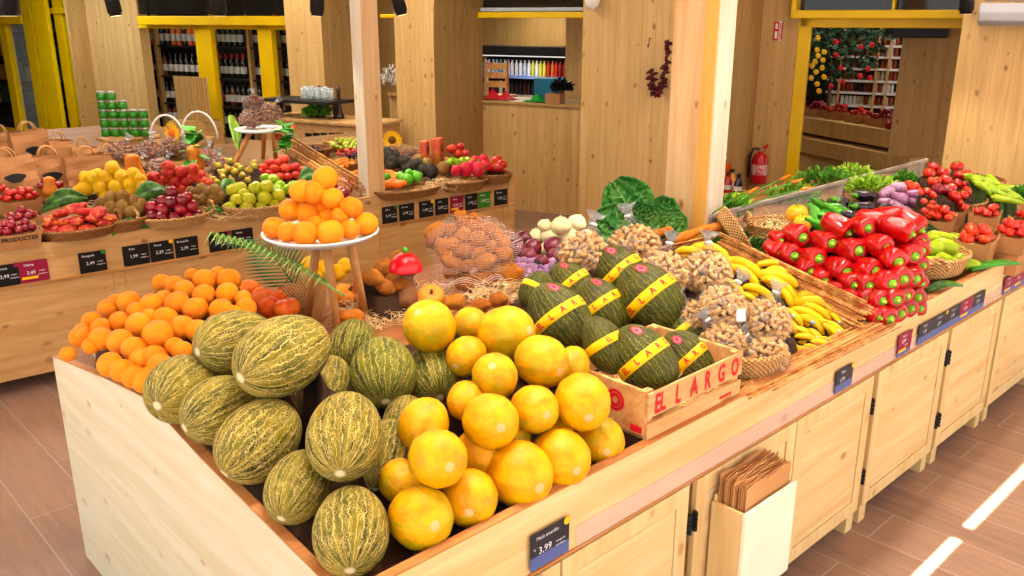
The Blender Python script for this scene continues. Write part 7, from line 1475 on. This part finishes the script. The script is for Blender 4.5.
for i in range(8):
    p = c0 + xd * (.02 + .08 * (i % 4)) + yd * (.08 + .1 * (i // 4)); p.z = .91; put('plum', 'red_fruit', 'loose crimson fruit at the table end inside the doorway, {}', 'fruit', p, .04, group='loose crimson fruit inside the doorway')
# things glimpsed through the yellow doors on the left
rg = random.Random(21); gcols = [simple('glimpse_%d' % i, c, c, .4, 3) for i, c in enumerate(['#4a7c94', '#8cb4c4', '#c8ccc0', '#3c5a34', '#5a8a9c', '#b88c4c'])]
ls = thing('magazine_rack', 'rack of coloured leaflets behind the far left glass door', 'rack', wp(30, 0, -1.2)); n9 = -1.2
for z in (.5, .9, 1.3, 1.7): mb = MB(); wslab(mb, -30, 72, n9 - .2, n9, z - .02, z, n9); mb.build('shelf_board', M['dark'], ls)
for z in (.5, .9, 1.3, 1.7):
    x = -20.0
    while x < 70:
        w_ = rg.uniform(4, 9); h = rg.uniform(.16, .32); mb = MB(); wslab(mb, x, x + w_, n9 - .05, n9 - .03, z, z + h, n9); o = mb.build('leaflet', gcols[rg.randrange(6)]); tag(o, 'coloured leaflet glimpsed behind the left glass door, {}', 'leaflet', 'leaflets behind the left glass door'); x += w_ + rg.uniform(1, 3)
lamp('left_fill_light', 'AREA', wp(30, 2.6, 1.2), 45, (.85, .95, 1), (0, 0, 0), size=1.0)  # unseen fill added to lift the yellow frames on the left
# ================================================================ telling look-alikes apart by row and place
ORD = ['first', 'second', 'third', 'fourth', 'fifth', 'sixth', 'seventh', 'eighth', 'ninth', 'tenth', 'eleventh', 'twelfth', 'thirteenth', 'fourteenth', 'fifteenth', 'sixteenth', 'seventeenth', 'eighteenth', 'nineteenth', 'twentieth'] + ['further'] * 60
def scr(o):
    p = o.matrix_basis.translation - CP; c = p.dot(FWD); return FPX * p.dot(RT) / c, -FPX * p.dot(UP) / c
gr = {}
for o in COL.objects:
    l = o.get('label')
    if l and '{}' in l: gr.setdefault(l, []).append((scr(o), o))
for l, L in gr.items():
    L.sort(key=lambda q: q[0][1]); n = len(L)
    if n == 1: L[0][1]['label'] = l.replace(', {}', ''); continue
    ys = [q[0][1] for q in L]; xs = [q[0][0] for q in L]; asp = (max(xs) - min(xs) + 8) / (max(ys) - min(ys) + 8)
    nr = max(1, round(math.sqrt(n / max(asp, .3)))); per = math.ceil(n / nr); k = 0
    rows = [L[i:i + per] for i in range(0, n, per)]
    for ri, row in enumerate(rows):
        row.sort(key=lambda q: q[0][0])
        for ci, (_, o) in enumerate(row):
            rn = '' if len(rows) == 1 else ('top row, ' if ri == 0 else 'bottom row, ' if ri == len(rows) - 1 else ORD[ri] + ' row down, ')
            cn = 'leftmost' if ci == 0 else 'rightmost' if ci == len(row) - 1 else ORD[ci] + ' from left'
            o['label'] = l.replace('{}', rn + cn)
